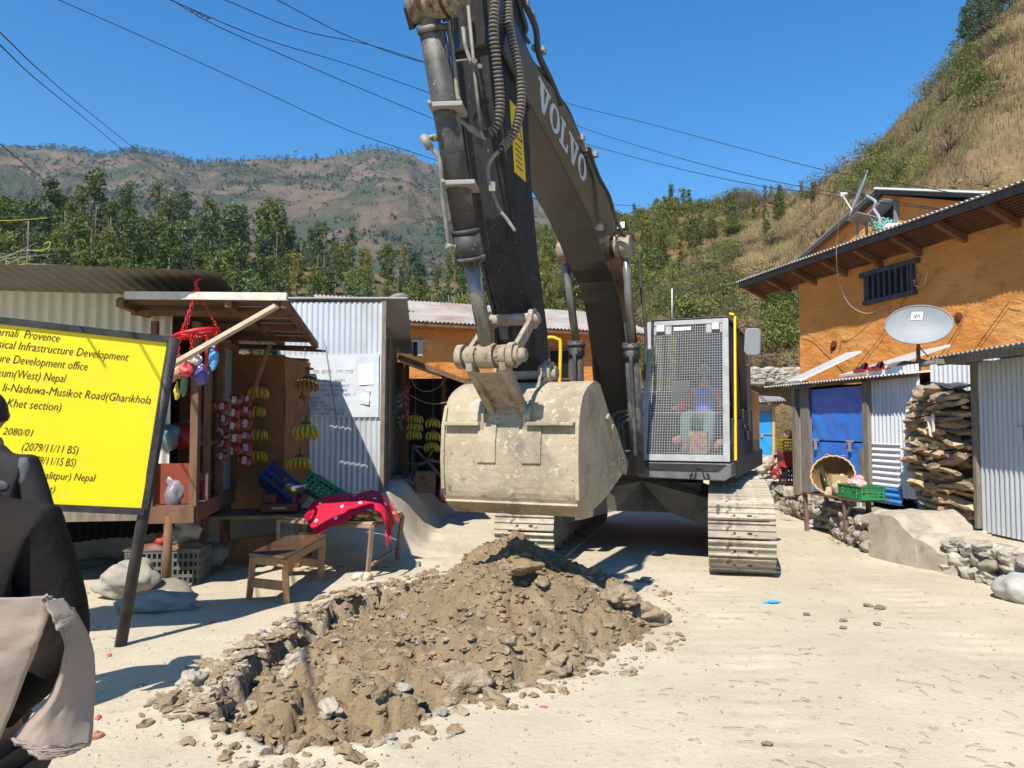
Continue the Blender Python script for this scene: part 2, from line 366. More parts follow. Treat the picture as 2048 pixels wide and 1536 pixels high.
# big clods one can tell apart
CL = [((1150, 1270), .20, .10, 'broad tan slab of earth on the right flank of the heap'), ((1285, 1238), .23, .09, 'long brown clod at the far right toe of the heap'), ((1240, 1200), .18, .08, 'upright crumbling brown clod above the long right toe clod'),
      ((1105, 1330), .16, .06, 'flat buff slab lying at the front right edge of the heap'), ((1195, 1320), .12, .05, 'low crumbled buff clod right of the flat front slab'), ((930, 1370), .17, .11, 'rounded buff clod on the near right rim of the trench'),
      ((590, 1340), .11, .09, 'pale split stone in the trench below its broken edge'), ((385, 1368), .12, .06, 'whitish stone on the crust at the near left end of trench'), ((760, 1410), .14, .07, 'layered brown slab in the front of the trench'),
      ((690, 1370), .12, .07, 'dark round clod in the middle of the trench'), ((1050, 1130), .16, .06, 'large smooth earth lump on top of the heap'), ((1085, 1165), .10, .04, 'oval stone sticking out near the top of the heap'),
      ((660, 1425), .09, .05, 'pale pebble stone at the lower end of the trench'), ((1215, 1242), .14, .10, 'reddish brown clod between the tan slab and toe clod'), ((1330, 1362), .0, .0, '')]
for k, ((px, py), s, h, lab) in enumerate(CL):
    if not lab: continue
    p = G(px, py, 0.0)
    for _ in range(12):
        zz = max(mz(p.x, p.y), gz(p.x, p.y)); p = G(px, py, zz)
    bb = MB(); bb.rock((p.x, p.y, zz + h * (0.35 if k != 10 else -0.25)), (s, s * 0.62, h), seed=40 + k, sub=3, rough=0.5, rz=k * 0.7, flat=True)
    bb.build('earth_clod' if 'stone' not in lab else 'stone', mat('chalky_clod', (0.40, 0.345, 0.26), (0.32, 0.27, 0.20), scale=7, rough=.95, bump=.6, bscale=26) if ('pale' in lab or 'whitish' in lab) else mat('tan_clod', (0.36, 0.28, 0.18), (0.24, 0.18, 0.115), scale=9, rough=0.95, bump=0.9, bscale=28, bdist=0.03) if k < 7 else CLOD, label=lab, cat='clod' if 'stone' not in lab else 'stone')
# loose pebbles, twigs and scraps all over the road
b = MB(); n = 0
while n < 6500:
    y = 3.3 + 13 * r.random() ** 1.7; x = r.uniform(-0.62, 0.72) * y + r.uniform(-0.3, 0.3)
    if sdist(x, y) > -0.1 or x > wallx(y) - 0.1: continue
    s = 0.003 + 0.011 * r.random() ** 4
    b.rock((x, y, gz(x, y) + s * 0.2), (s * r.uniform(0.8, 1.7), s, s * 0.6), seed=n, sub=0 if s < 0.012 else 1, rough=0.5, mi=r.choice((0, 0, 0, 1, 2)), rz=r.uniform(0, 6.3), flat=True); n += 1
for k in range(260):
    y = 3.4 + 9 * r.random() ** 1.5; x = r.uniform(0.15, 0.66) * y
    if sdist(x, y) > -0.1 or x > wallx(y) - 0.2: continue
    a = r.gauss(-0.5, 0.6); l = r.uniform(0.02, 0.11)
    pts = [(x + math.cos(a) * l * t, y + math.sin(a) * l * t + 0.01 * r.random(), gz(x, y) + 0.006 + 0.006 * math.sin(3 * t)) for t in (0, .5, 1)]
    b.tube(pts, 0.0016, 4, 3)
b.build('pebbles', [PALE, STONE, mat('dust_lump', (0.45, 0.385, 0.28), (0.36, 0.30, 0.21), rough=0.95), mat('twig', (0.17, 0.12, 0.075), (0.25, 0.19, 0.12), scale=20)], kind='stuff', label='pebbles and dry twigs scattered over the road', cat='pebbles')

# ---- hills: lofted slopes at their real distance
class Hill:
    def __init__(s, cols, amp, fr, prof=1.0): s.c = cols; s.amp = amp; s.fr = fr; s.prof = prof
    def at(s, px, t):
        c = s.c
        if px <= c[0][0]: a = b_ = c[0]; k = 0
        else:
            a = b_ = c[-1]; k = 0
            for u, w in zip(c, c[1:]):
                if u[0] <= px <= w[0]: a, b_, k = u, w, ss(0, 1, (px - u[0]) / (w[0] - u[0])) if s.amp > 5 else (px - u[0]) / (w[0] - u[0]); break
        yt, rb, rt, zb = [a[i] + (b_[i] - a[i]) * k for i in range(1, 5)]
        top = Q(px, yt, rt); Y = rb + (rt - rb) * t; X = (px - 1024) / F * Y
        z = zb + (top.z - zb) * ((max(t, 0) ** s.prof if t >= 0 else 1.5 * t) if t <= 1 else 1 - 0.6 * (t - 1))
        z += s.amp * fbm(X * s.fr, Y * s.fr, z * s.fr * 0.6, 5) * ss(-0.05, 0.15, t) * (1 if t < 0.85 else 0.6)
        return Vector((X, Y, z))
    def mesh(s, name, m, p0, p1, nu, nv, tmax=1.25):
        b = MB(); b.grid(lambda i, j: s.at(p0 + (p1 - p0) * i, -0.12 + (tmax + 0.12) * j), nu, nv)
        return b.build(name, m, origin=(0, 0, 0), kind='structure')
FAR = Hill([(-900, 280, 240, 620, 10), (-300, 296, 240, 640, 10), (0, 299, 240, 650, 10), (100, 302, 240, 650, 10), (180, 322, 240, 640, 10), (260, 312, 240, 640, 10), (330, 322, 240, 640, 10), (385, 338, 240, 650, 10), (430, 326, 240, 650, 10), (560, 326, 240, 660, 10), (640, 320, 240, 660, 10), (770, 309, 240, 670, 10), (800, 315, 240, 670, 10), (850, 345, 240, 670, 10), (930, 375, 240, 680, 10), (1060, 398, 240, 700, 10), (1200, 470, 240, 700, 10), (1500, 560, 240, 700, 10)], 17, 0.012, 0.75)
FARM = mat('scrubby_mountain', (0.165, 0.12, 0.088), (0.095, 0.082, 0.055), scale=0.045, rough=1.0, bump=1.0, bscale=0.12, detail=12, c3=(0.060, 0.075, 0.048), c3scale=0.020, c3lo=0.47, c3hi=0.56, spec=0.0, lo=0.42, hi=0.6, bdist=6.0)
FAR.mesh('mountain', FARM, -900, 1500, 330, 120)
LEFT = Hill([(-900, 440, 30, 80, 0.7), (-300, 450, 34, 88, 0.7), (0, 470, 34, 90, 0.7), (250, 485, 36, 92, 0.7), (450, 500, 36, 95, 0.7), (620, 525, 38, 95, 0.7), (800, 565, 42, 95, 0.7), (1000, 560, 44, 98, 0.7), (1160, 545, 44, 98, 0.7)], 2.2, 0.07, 0.9)
FOREST_FLOOR = mat('forest_slope', (0.20, 0.145, 0.080), (0.085, 0.078, 0.038), scale=0.5, rough=1.0, bump=0.8, bscale=2.5, detail=9, c3=(0.055, 0.075, 0.028), c3scale=0.2, spec=0.05, bdist=0.4)
LEFT.mesh('forest_hill', FOREST_FLOOR, -900, 1160, 150, 50)
DRY = Hill([(980, 520, 38, 96, 0.8), (1100, 468, 36, 94, 0.8), (1250, 436, 34, 90, 0.8), (1400, 412, 32, 86, 0.8), (1500, 402, 31, 80, 0.8), (1600, 388, 30, 72, 0.8), (1660, 360, 29, 66, 0.8), (1720, 318, 28, 60, 0.8), (1780, 268, 28, 56, 0.8), (1850, 205, 27, 54, 0.8), (1900, 145, 27, 53, 0.8), (1950, 88, 26, 52, 0.8), (2000, 40, 26, 52, 0.8), (2060, -15, 26, 52, 0.8), (2250, -150, 25, 52, 0.8), (2700, -260, 24, 52, 0.8)], 2.1, 0.12, 0.92)
DRYM = mat('dry_grass_slope', (0.27, 0.185, 0.095), (0.175, 0.125, 0.062), scale=0.55, rough=1.0, bump=0.9, bscale=3.0, detail=10, c3=(0.125, 0.12, 0.045), c3scale=0.13, c3lo=0.50, c3hi=0.66, spec=0.05, bdist=0.35)
DRY.mesh('hillside', DRYM, 980, 2700, 200, 80)
# dry grass on the near hillside
b = MB(); r = random.Random(21)
for k in range(42000):
    px = r.uniform(1080, 2200); t = r.random(); p = DRY.at(px, t)
    if fbm(p.x * 0.12, p.y * 0.12, p.z * 0.12, 2) < -0.22 and r.random() < .6: continue
    h = r.uniform(0.22, 0.62) * (0.7 + 0.5 * t); a = r.uniform(0, 6.3); w = 0.035
    q = p + Vector((r.uniform(-.35, .05) * h, r.uniform(-.5, .0) * h, h * 0.75))
    b.add([p + Vector((math.cos(a) * w, math.sin(a) * w, -0.05)), p - Vector((math.cos(a) * w, math.sin(a) * w, 0.05)), q], [(0, 1, 2)])
b.build('dry_grass', leafmat('straw', (0.27, 0.18, 0.085), (0.37, 0.265, 0.13), (0.20, 0.14, 0.065), 0.1), origin=(0, 0, 0), kind='stuff', label='dry straw coloured grass over the steep hillside', cat='grass')
# ================================================================ vegetation
def leafquad(b, p, s, r, mi=0, asp=0.7):
    n = Vector((r.gauss(0, 1), r.gauss(0, 1), r.gauss(0.5, 0.8))).normalized(); a = n.orthogonal().normalized(); c = n.cross(a)
    w = r.uniform(0, 6.3); u = (a * math.cos(w) + c * math.sin(w)) * s; v = n.cross(u) * asp
    b.add([p - u * 0.5, p + v * 0.35, p + u * 0.6, p - v * 0.35], [(0, 1, 2, 3)], mi)
def make_tree(kind, seed, name, leaf, bark, h, rad, base, clumps, per, ls, pine=False):
    r = random.Random(seed); root = thing(name, '', '', (0, 0, -50)); o = Vector((0, 0, -50))
    tb = MB(); lean = Vector((r.uniform(-.05, .05), r.uniform(-.05, .05), 1))
    pts = [o + lean * (h * k / 6) + Vector((r.uniform(-.1, .1), r.uniform(-.1, .1), 0)) * (k > 0) * h * 0.05 for k in range(7)]
    tb.tube(pts, [0.018 * h * (1 - 0.13 * k) + 0.02 for k in range(7)], 6)
    cb = MB()
    for k in range(clumps):
        f = (k + r.random()) / clumps; z = base + (1 - base) * f
        if pine: rr = rad * (1.05 - f) * 1.1 + 0.15
        else: rr = rad * (0.45 + 0.9 * math.sin(math.pi * min(1, 0.12 + f * 0.9)) ** 0.8) * r.uniform(0.55, 1.1)
        a = k * 2.4 + r.uniform(-.5, .5); q = r.random() ** 0.5 * rr * 0.75
        c = o + lean * (z * h) + Vector((math.cos(a) * q, math.sin(a) * q, 0))
        i = min(5, int(z * 5.5)); st = pts[max(0, i - 1)]
        if k % 2 == 0: tb.tube([st, st.lerp(c, 0.6) + Vector((0, 0, -.1)), c], [0.02 + 0.006 * h * 0.4, 0.02, 0.01], 4)
        cr = (0.36 * rad + 0.25) * r.uniform(0.6, 1.1)
        for _ in range(per):
            d = Vector((r.gauss(0, 1), r.gauss(0, 1), r.gauss(0, 0.7))); d = d.normalized() * (r.random() ** 0.45)
            leafquad(cb, c + d * cr, ls * r.uniform(0.6, 1.25), r)
    tb.build('trunk', bark, root); cb.build('crown', leaf, root); return root
def make_shrub(seed, name, leaf, h, rad, n, ls, twig, twigs=7, asp=0.6):
    r = random.Random(seed); root = thing(name, '', '', (0, 0, -50)); o = Vector((0, 0, -50)); tb = MB(); cb = MB()
    tips = []
    for k in range(twigs):
        a = k * 2.4 + r.random(); e = r.uniform(0.3, 1.0); q = o + Vector((math.cos(a) * rad * e, math.sin(a) * rad * e, h * r.uniform(0.45, 0.95)))
        tb.tube([o, o.lerp(q, 0.5) + Vector((0, 0, 0.15 * h)), q], [0.035, 0.022, 0.008], 4); tips.append(q)
    for k in range(n):
        q = r.choice(tips); d = Vector((r.gauss(0, 1), r.gauss(0, 1), r.gauss(0, 0.8))) * 0.26 * rad
        p = q + d - Vector((0, 0, r.random() ** 2 * h * 0.5)); p.z = max(p.z, -50 + 0.03)
        leafquad(cb, p, ls * r.uniform(0.5, 1.3), r, 0, asp)
    tb.build('stem', twig, root); cb.build('foliage', leaf, root); return root
BARK = mat('bark', (0.20, 0.165, 0.125), (0.11, 0.09, 0.065), scale=3, rough=0.95)
L_DARK = leafmat('leaf_dark', (0.036, 0.064, 0.014), (0.090, 0.126, 0.024), (0.180, 0.200, 0.040))
L_MID = leafmat('leaf_mid', (0.056, 0.092, 0.016), (0.130, 0.165, 0.028), (0.230, 0.240, 0.050))
L_PINE = leafmat('leaf_pine', (0.045, 0.085, 0.038), (0.090, 0.145, 0.062), (0.160, 0.205, 0.085))
L_YEL = leafmat('leaf_yellow', (0.085, 0.110, 0.018), (0.200, 0.190, 0.028), (0.360, 0.270, 0.035))
L_OLV = leafmat('leaf_olive', (0.085, 0.085, 0.032), (0.155, 0.145, 0.052), (0.240, 0.205, 0.085))
L_BRN = leafmat('leaf_brown', (0.095, 0.066, 0.036), (0.170, 0.118, 0.065), (0.250, 0.180, 0.105))
L_LIM = leafmat('leaf_lime', (0.060, 0.095, 0.014), (0.135, 0.170, 0.028), (0.240, 0.250, 0.050))
TP = {}
for i in range(3):
    TP['slender', i] = make_tree('s', 10 + i, 'slender_tree', L_DARK, BARK, 9.5, 1.25, 0.16, 19, 85, 0.34)
    TP['bushy', i] = make_tree('b', 20 + i, 'bushy_tree', L_MID, BARK, 7.0, 1.9, 0.14, 22, 90, 0.36)
for i in range(2):
    TP['pine', i] = make_tree('p', 30 + i, 'pine_tree', L_PINE, BARK, 8.0, 1.9, 0.15, 22, 100, 0.38, True)
    TP['yellow', i] = make_tree('y', 40 + i, 'yellowing_tree', L_YEL, BARK, 7.5, 1.2, 0.15, 16, 80, 0.33)
TP['bare', 0] = make_tree('e', 50, 'bare_tree', L_BRN, BARK, 9.0, 0.9, 0.45, 9, 6, 0.2)
used = set()
def place(lib, key, p, s, rz, label, cat, group):
    src = lib[key]
    if key not in used:
        used.add(key); src.location = p; src.scale = (s, s, s) if not isinstance(s, tuple) else s; src.rotation_euler = (0, 0, rz); tag(src, label, cat, group); return src
    return copy_tree(src, p, rz, s, label, group)
r = random.Random(5)
LBL = {'slender': 'tall slender dark green tree in the wood above the tin roofs', 'bushy': 'bushy mid green tree in the wood above the tin roofs', 'pine': 'soft bluish green pine in the wood above the tin roofs',
       'yellow': 'thin yellowing tree among green ones above the tin roofs', 'bare': 'bare grey trunk standing among green trees on the slope'}
def kindpick(px):
    u = r.random()
    if px < 480: return 'slender' if u < .58 else 'bushy' if u < .8 else 'pine' if u < .88 else 'bare' if u < .97 else 'yellow'
    return 'slender' if u < .36 else 'bushy' if u < .66 else 'yellow' if u < .78 else 'pine' if u < .88 else 'bare'
GRP = {'slender': 'slender dark trees of the wood', 'bushy': 'bushy trees of the wood', 'pine': 'pines of the wood', 'yellow': 'yellowing trees of the wood', 'bare': 'bare trunks of the wood'}
spots = []
tries = 0
while len(spots) < 330 and tries < 9000:
    tries += 1
    px = r.uniform(-120, 1110); t = r.uniform(0.05, 1.0)
    if 520 < px < 640 and t < 0.42 and r.random() < 0.75: continue
    if 640 < px < 1110 and t > 0.55 and r.random() < 0.3: continue
    p = LEFT.at(px, t)
    if any((p - q).length < 1.8 for q in spots): continue
    spots.append(p); k = kindpick(px); n = {'slender': 3, 'bushy': 3, 'pine': 2, 'yellow': 2, 'bare': 1}[k]
    s = r.uniform(0.42, 0.80) * (0.80 if px > 480 else 1.0)
    place(TP, (k, r.randrange(n)), p - Vector((0, 0, 0.3)), s, r.uniform(0, 6.3), LBL[k], 'tree', GRP[k])
# trees that stand out in the photo
for px, yb, ytop, Y, k, lab in [(180, 560, 345, 72, ('slender', 0), 'tallest broad dark tree of the wood, left of the clearing'), (545, 545, 405, 84, ('bushy', 1), 'round dark crown on a long bare stem above the wood'),
                        (95, 560, 360, 70, ('slender', 1), 'wide dark tree beside the tallest one at the left edge'), (460, 590, 420, 66, ('pine', 0), 'pale feathery pine in front of the dark wood')]:
    p = Q(px, yb, Y); hh = Q(px, ytop, Y).z - p.z; h0 = {'slender': 9.5, 'bushy': 7.0, 'pine': 8.0}[k[0]]
    place(TP, k, p, (hh / h0 * 1.2, hh / h0 * 1.2, hh / h0), 1.0, lab, 'tree', None)['group'] = ''
# centre hill: yellow green trees below the skyline
L2 = {'yellow': 'yellow green tree on the slope behind the digger cab', 'bushy': 'green bushy tree on the slope behind the digger cab', 'slender': 'slim green tree on the slope behind the digger cab', 'bare': 'leafless tree on the slope behind the digger cab'}
n = 0; sp2 = []
while n < 190:
    px = r.uniform(1010, 1640); t = r.random() ** 0.6
    if px > 1330 and t < 0.55 + (px - 1330) / 1300: continue
    if px > 1120 and t < 0.4 and r.random() < 0.6: continue
    p = DRY.at(px, t)
    if any((p - q).length < 1.3 for q in sp2): continue
    sp2.append(p); k = r.choice(['yellow'] * 5 + ['bushy'] * 3 + ['slender']) if px < 1420 else r.choice(['bushy', 'bushy', 'yellow', 'yellow', 'slender'] * 3 + ['bare'])
    m_ = {'slender': 3, 'bushy': 3, 'yellow': 2, 'bare': 1}[k]
    place(TP, (k, r.randrange(m_)), p - Vector((0, 0, 0.3)), r.uniform(0.34, 0.62) * (1.0 if px < 1400 else 0.7) * (0.55 if t > 0.8 else 0.85), r.uniform(0, 6.3), L2[k], 'tree', k + ' trees on the slope behind the cab'); n += 1
SP = {}
for i in range(2):
    SP['green', i] = make_shrub(60 + i, 'green_shrub', L_MID, 1.7, 1.3, 620, 0.22, BARK)
    SP['olive', i] = make_shrub(70 + i, 'olive_shrub', L_OLV, 1.4, 1.3, 560, 0.19, BARK, 9)
    SP['brown', i] = make_shrub(80 + i, 'dry_shrub', L_BRN, 1.5, 1.4, 620, 0.17, BARK, 12, 0.3)
    SP['lime', i] = make_shrub(90 + i, 'lime_shrub', L_LIM, 1.5, 1.3, 520, 0.26, BARK, 9, 0.35)
LS = {'green': 'dark green shrub on the dry grass hillside', 'olive': 'low olive grey shrub on the dry grass hillside', 'brown': 'dry brown twiggy shrub on the grass hillside', 'lime': 'fresh lime green shrub on the dry grass hillside'}
n = 0
while n < 860:
    px = r.uniform(1060, 2130) if n > 640 else r.uniform(1060, 1560); t = r.uniform(0.0, 1.02)
    if 1640 < px and t < 0.25: continue
    p = DRY.at(px, t); dens = fbm(p.x * 0.16 + 7, p.y * 0.16, p.z * 0.16, 3)
    if dens < -0.05 and px > 1500 and t < 0.82: continue
    if 1480 < px < 1700 and dens < -0.02 and t < 0.75: continue
    if px < 1480: k = r.choice(['olive', 'olive', 'lime', 'lime', 'green', 'lime', 'brown', 'olive'])
    else: k = r.choice(['olive', 'brown', 'brown', 'brown', 'olive', 'brown']) if t < 0.8 else r.choice(['brown', 'brown', 'brown', 'olive', 'olive'])
    s = r.uniform(0.35, 0.95) * (1.0 if t < 0.8 else 1.1)
    place(SP, (k, r.randrange(2)), p - Vector((0, 0, 0.12)), (s * r.uniform(.9, 1.4), s * 1.1, s * r.uniform(.65, 1)), r.uniform(0, 6.3), LS[k], 'shrub', k + ' shrubs on the hillside'); n += 1
# clumps that stand out on the near slope
def cluster(cx, cy, w, h, k, cnt, smin, smax, lab, grp):
    for _ in range(cnt):
        px = cx + r.gauss(0, w / 2); py = cy + r.gauss(0, h / 2)
        best = min(((abs(Fpy(DRY.at(px, t / 40)) - py), t / 40) for t in range(0, 41)))
        p = DRY.at(px, best[1]); s = r.uniform(smin, smax)
        place(SP, (k, r.randrange(2)), p - Vector((0, 0, 0.1)), s, r.uniform(0, 6.3), lab, 'shrub', grp)
def Fpy(p):
    dy, dz = p.y, p.z - CZ; f_ = dy * math.cos(PITCH) + dz * math.sin(PITCH); u = -dy * math.sin(PITCH) + dz * math.cos(PITCH)
    return 768 - F * u / f_
cluster(1800, 330, 60, 45, 'lime', 14, 0.45, 0.85, 'lime green pine sapling above the upper satellite dish', 'lime saplings above the dish')
cluster(1930, 130, 55, 55, 'lime', 12, 0.4, 0.8, 'yellow green leafy shrub below the dark trees on the crest', 'leafy shrubs below the crest trees')
cluster(1720, 375, 40, 20, 'lime', 7, 0.5, 0.9, 'small lime shrub left of the upper satellite dish', 'lime shrubs by the dish')
cluster(1985, 165, 25, 20, 'green', 4, 0.5, 0.8, 'round green sapling high on the dry slope', 'saplings on the slope')
cluster(1560, 640, 45, 55, 'green', 14, 0.5, 0.9, 'green shrub beside the orange house corner', 'shrubs beside the orange house')
cluster(1250, 560, 60, 40, 'green', 14, 0.7, 1.1, 'dark green shrub right behind the boom', 'shrubs behind the boom')
for k, (px, yb, yt, Y) in enumerate([(1955, 70, -30, 50), (1990, 60, -60, 52), (1935, 95, 15, 49), (2020, 20, -90, 53)]):
    p = Q(px, yb, Y); hh = Q(px, yt, Y).z - p.z
    place(TP, ('pine', k % 2), p, (hh / 8 * 1.25, hh / 8 * 1.25, hh / 8), k, ['dark pine at the hill crest, top right of the picture', 'tallest dark pine on the crest', 'lowest dark pine hanging over the crest slope', 'outermost dark pine on the crest at the picture edge'][k], 'tree', None)['group'] = ''
# understory below the wood
n = 0
while n < 90:
    px = r.uniform(-60, 1100); t = r.uniform(0.0, 0.5); p = LEFT.at(px, t); k = r.choice(['green', 'green', 'olive', 'lime', 'brown'])
    place(SP, (k, r.randrange(2)), p - Vector((0, 0, 0.1)), r.uniform(0.6, 1.3), r.uniform(0, 6.3), {'green': 'green', 'olive': 'olive', 'lime': 'lime green', 'brown': 'brown'}[k] + ' undergrowth shrub at the foot of the wood', 'shrub', k + ' undergrowth shrubs at the foot of the wood'); n += 1
# scrub and ridge trees on the far mountain: beyond counting
b = MB(); r = random.Random(8)
for k in range(8500):
    px = r.uniform(-100, 1100); t = r.random(); p = FAR.at(px, t)
    if fbm(p.x * 0.012, p.y * 0.012, p.z * 0.012, 4) < 0.02 and r.random() < 0.82: continue
    s = r.uniform(0.7, 2.6)
    for _ in range(5): leafquad(b, p + Vector((r.gauss(0, s * .5), r.gauss(0, s * .5), abs(r.gauss(0, s * .6)))), s, r, 0, 0.9)
for k in range(420):
    px = r.uniform(-60, 1090); px = px if r.random() < 0.5 else r.uniform(0, 400); p = FAR.at(px, r.uniform(0.95, 1.01)); h = r.uniform(2, 7)
    for _ in range(16): leafquad(b, p + Vector((r.gauss(0, h * .16), r.gauss(0, h * .16), h * (0.25 + 0.75 * r.random()))), h * 0.26, r, 0, 0.9)
b.build('far_scrub', leafmat('leaf_far', (0.035, 0.050, 0.028), (0.055, 0.072, 0.038), (0.090, 0.100, 0.058), 0.0), origin=(0, 0, 0), kind='stuff', label='scrub and thin trees over the far mountain', cat='scrub')
# ================================================================ excavator
YU = R(23); YT = R(15); SX = Vector((1.874, 10.763, 0))
def Efr(yaw):
    w = Vector((math.cos(yaw), -math.sin(yaw), 0)); a = Vector((math.sin(yaw), math.cos(yaw), 0))
    return lambda x, t, z: SX + w * x - a * t + Vector((0, 0, z))
E_ = Efr(YU); T_ = Efr(YT)
WX = E_(1, 0, 0) - SX; FW = E_(0, 1, 0) - SX
def tz(px, py, x):
    q = Q(px, py, 1.0); k = q.x; bs = SX + WX * x
    t = (bs.x - k * bs.y) / (-FW.x + k * FW.y); Y = bs.y + FW.y * t
    return t, Q(px, py, Y).z
DKGREY = mat('digger_grey_paint', (0.026, 0.022, 0.019), (0.034, 0.028, 0.023), scale=3, rough=0.22, bump=0.02, bscale=60, c3=(0.075, 0.056, 0.036), c3scale=1.3, c3lo=0.6, c3hi=0.85, spec=0.5)
DUSTY = mat('digger_dusty_black', (0.016, 0.0155, 0.016), (0.032, 0.030, 0.028), scale=7, rough=0.62, bump=0.15, bscale=40, c3=(0.14, 0.122, 0.098), c3scale=2.6, c3lo=0.60, c3hi=0.80, stretch=(1.6, 1.6, 0.5), specks=(((0.22, 0.20, 0.165), 26, .64, .72), ((0.008, 0.008, 0.008), 6, .55, .7)))
CYLM = mat('cylinder_grey', (0.075, 0.070, 0.064), (0.045, 0.043, 0.041), scale=8, rough=0.55, bump=0.12, bscale=50, c3=(0.24, 0.21, 0.17), c3scale=3.5, c3lo=0.52, c3hi=0.75, specks=(((0.035, 0.033, 0.032), 13, .55, .68), ((0.30, 0.27, 0.22), 30, .64, .72)))
CHROME = mat('chrome_rod', (0.15, 0.14, 0.13), (0.21, 0.195, 0.175), scale=9, rough=0.24, metal=0.35, spec=0.7, stretch=(3, 3, .2))
MUD = mat('dry_mud_steel', (0.43, 0.355, 0.24), (0.31, 0.25, 0.165), scale=3.2, rough=0.8, bump=0.45, bscale=24, c3=(0.20, 0.17, 0.13), c3scale=1.7, c3lo=0.53, c3hi=0.68, spec=0.25, specks=(((0.15, 0.125, 0.09), 9, .62, .74), ((0.46, 0.41, 0.32), 16, .58, .68), ((0.10, 0.05, 0.025), 22, .68, .73)))
RUST = mat('rusty_steel', (0.25, 0.185, 0.12), (0.36, 0.31, 0.235), scale=9, rough=0.8, bump=0.3, bscale=40, c3=(0.12, 0.06, 0.03), c3scale=5, c3lo=0.55, c3hi=0.68, specks=(((0.06, 0.03, 0.015), 17, .62, .68), ((0.40, 0.36, 0.29), 12, .60, .7)))
TRK = mat('track_shoe_steel', (0.44, 0.385, 0.29), (0.33, 0.285, 0.21), scale=5, rough=0.75, bump=0.35, bscale=30, c3=(0.19, 0.16, 0.125), c3scale=3.2, c3lo=0.52, c3hi=0.68, spec=0.3, rnd_amt=0.18, specks=(((0.14, 0.11, 0.08), 11, .60, .7), ((0.52, 0.46, 0.36), 18, .6, .7)))
FRM = mat('frame_grey', (0.10, 0.093, 0.082), (0.19, 0.168, 0.132), scale=3, rough=0.75, bump=0.2, bscale=20, c3=(0.055, 0.052, 0.05), c3scale=1.5)
YELP = mat('yellow_paint', (0.75, 0.48, 0.012), rough=0.4, spec=0.4)
GUARD = mat('guard_grey', (0.33, 0.33, 0.325), (0.24, 0.24, 0.235), scale=8, rough=0.55, bump=0.1, bscale=60, spec=0.35)
MESHG = mat('guard_mesh', (0.40, 0.40, 0.39), rough=0.5)
BLK = mat('black_plastic', (0.022, 0.022, 0.023), (0.04, 0.039, 0.038), scale=5, rough=0.5)
RUB = mat('rubber_hose', (0.032, 0.03, 0.028), (0.075, 0.066, 0.052), scale=10, rough=0.6)
SPIR = mat('hose_spiral', (0.12, 0.11, 0.095), (0.20, 0.18, 0.15), scale=14, rough=0.6)
WHT = mat('white_paint', (0.72, 0.72, 0.70), rough=0.5)
LENS = mat('lamp_lens', (0.78, 0.79, 0.77), (0.62, 0.63, 0.62), scale=30, rough=0.15, spec=0.6)
DIG = thing('excavator', 'large dark grey tracked digger with raised boom and muddy bucket standing in the road', 'excavator', tuple(SX))
# ---- tracks
def loop_pts():
    """chain line in (forward, up): top run sagging down to the front idler, along the ground, up round the sprocket"""
    pl = [(-1.75, .885), (-.6, .90), (.7, .885), (1.2, .845)]
    pl += [(1.86 + .37 * math.sin(R(w)), .42 + .37 * math.cos(R(w))) for w in range(8, 181, 6)]
    pl += [(1.5, .045), (-1.5, .045)] + [(-1.85 - .42 * math.sin(R(w)), .465 - .42 * math.cos(R(w))) for w in range(0, 174, 6)] + [(-1.75, .885)]
    cum = [0]
    for (a, c), (d, e) in zip(pl, pl[1:]): cum.append(cum[-1] + math.hypot(d - a, e - c))
    n = round(cum[-1] / .19); out = []
    for k in range(n):
        q = cum[-1] * (k + .5) / n; i = max(j for j in range(len(cum) - 1) if cum[j] <= q); f = (q - cum[i]) / (cum[i + 1] - cum[i])
        (a, c), (d, e) = pl[i], pl[i + 1]; out.append((a + (d - a) * f, c + (e - c) * f, math.atan2(e - c, d - a)))
    return out, cum[-1] / n
LP, PIT = loop_pts()
shoe_me = None
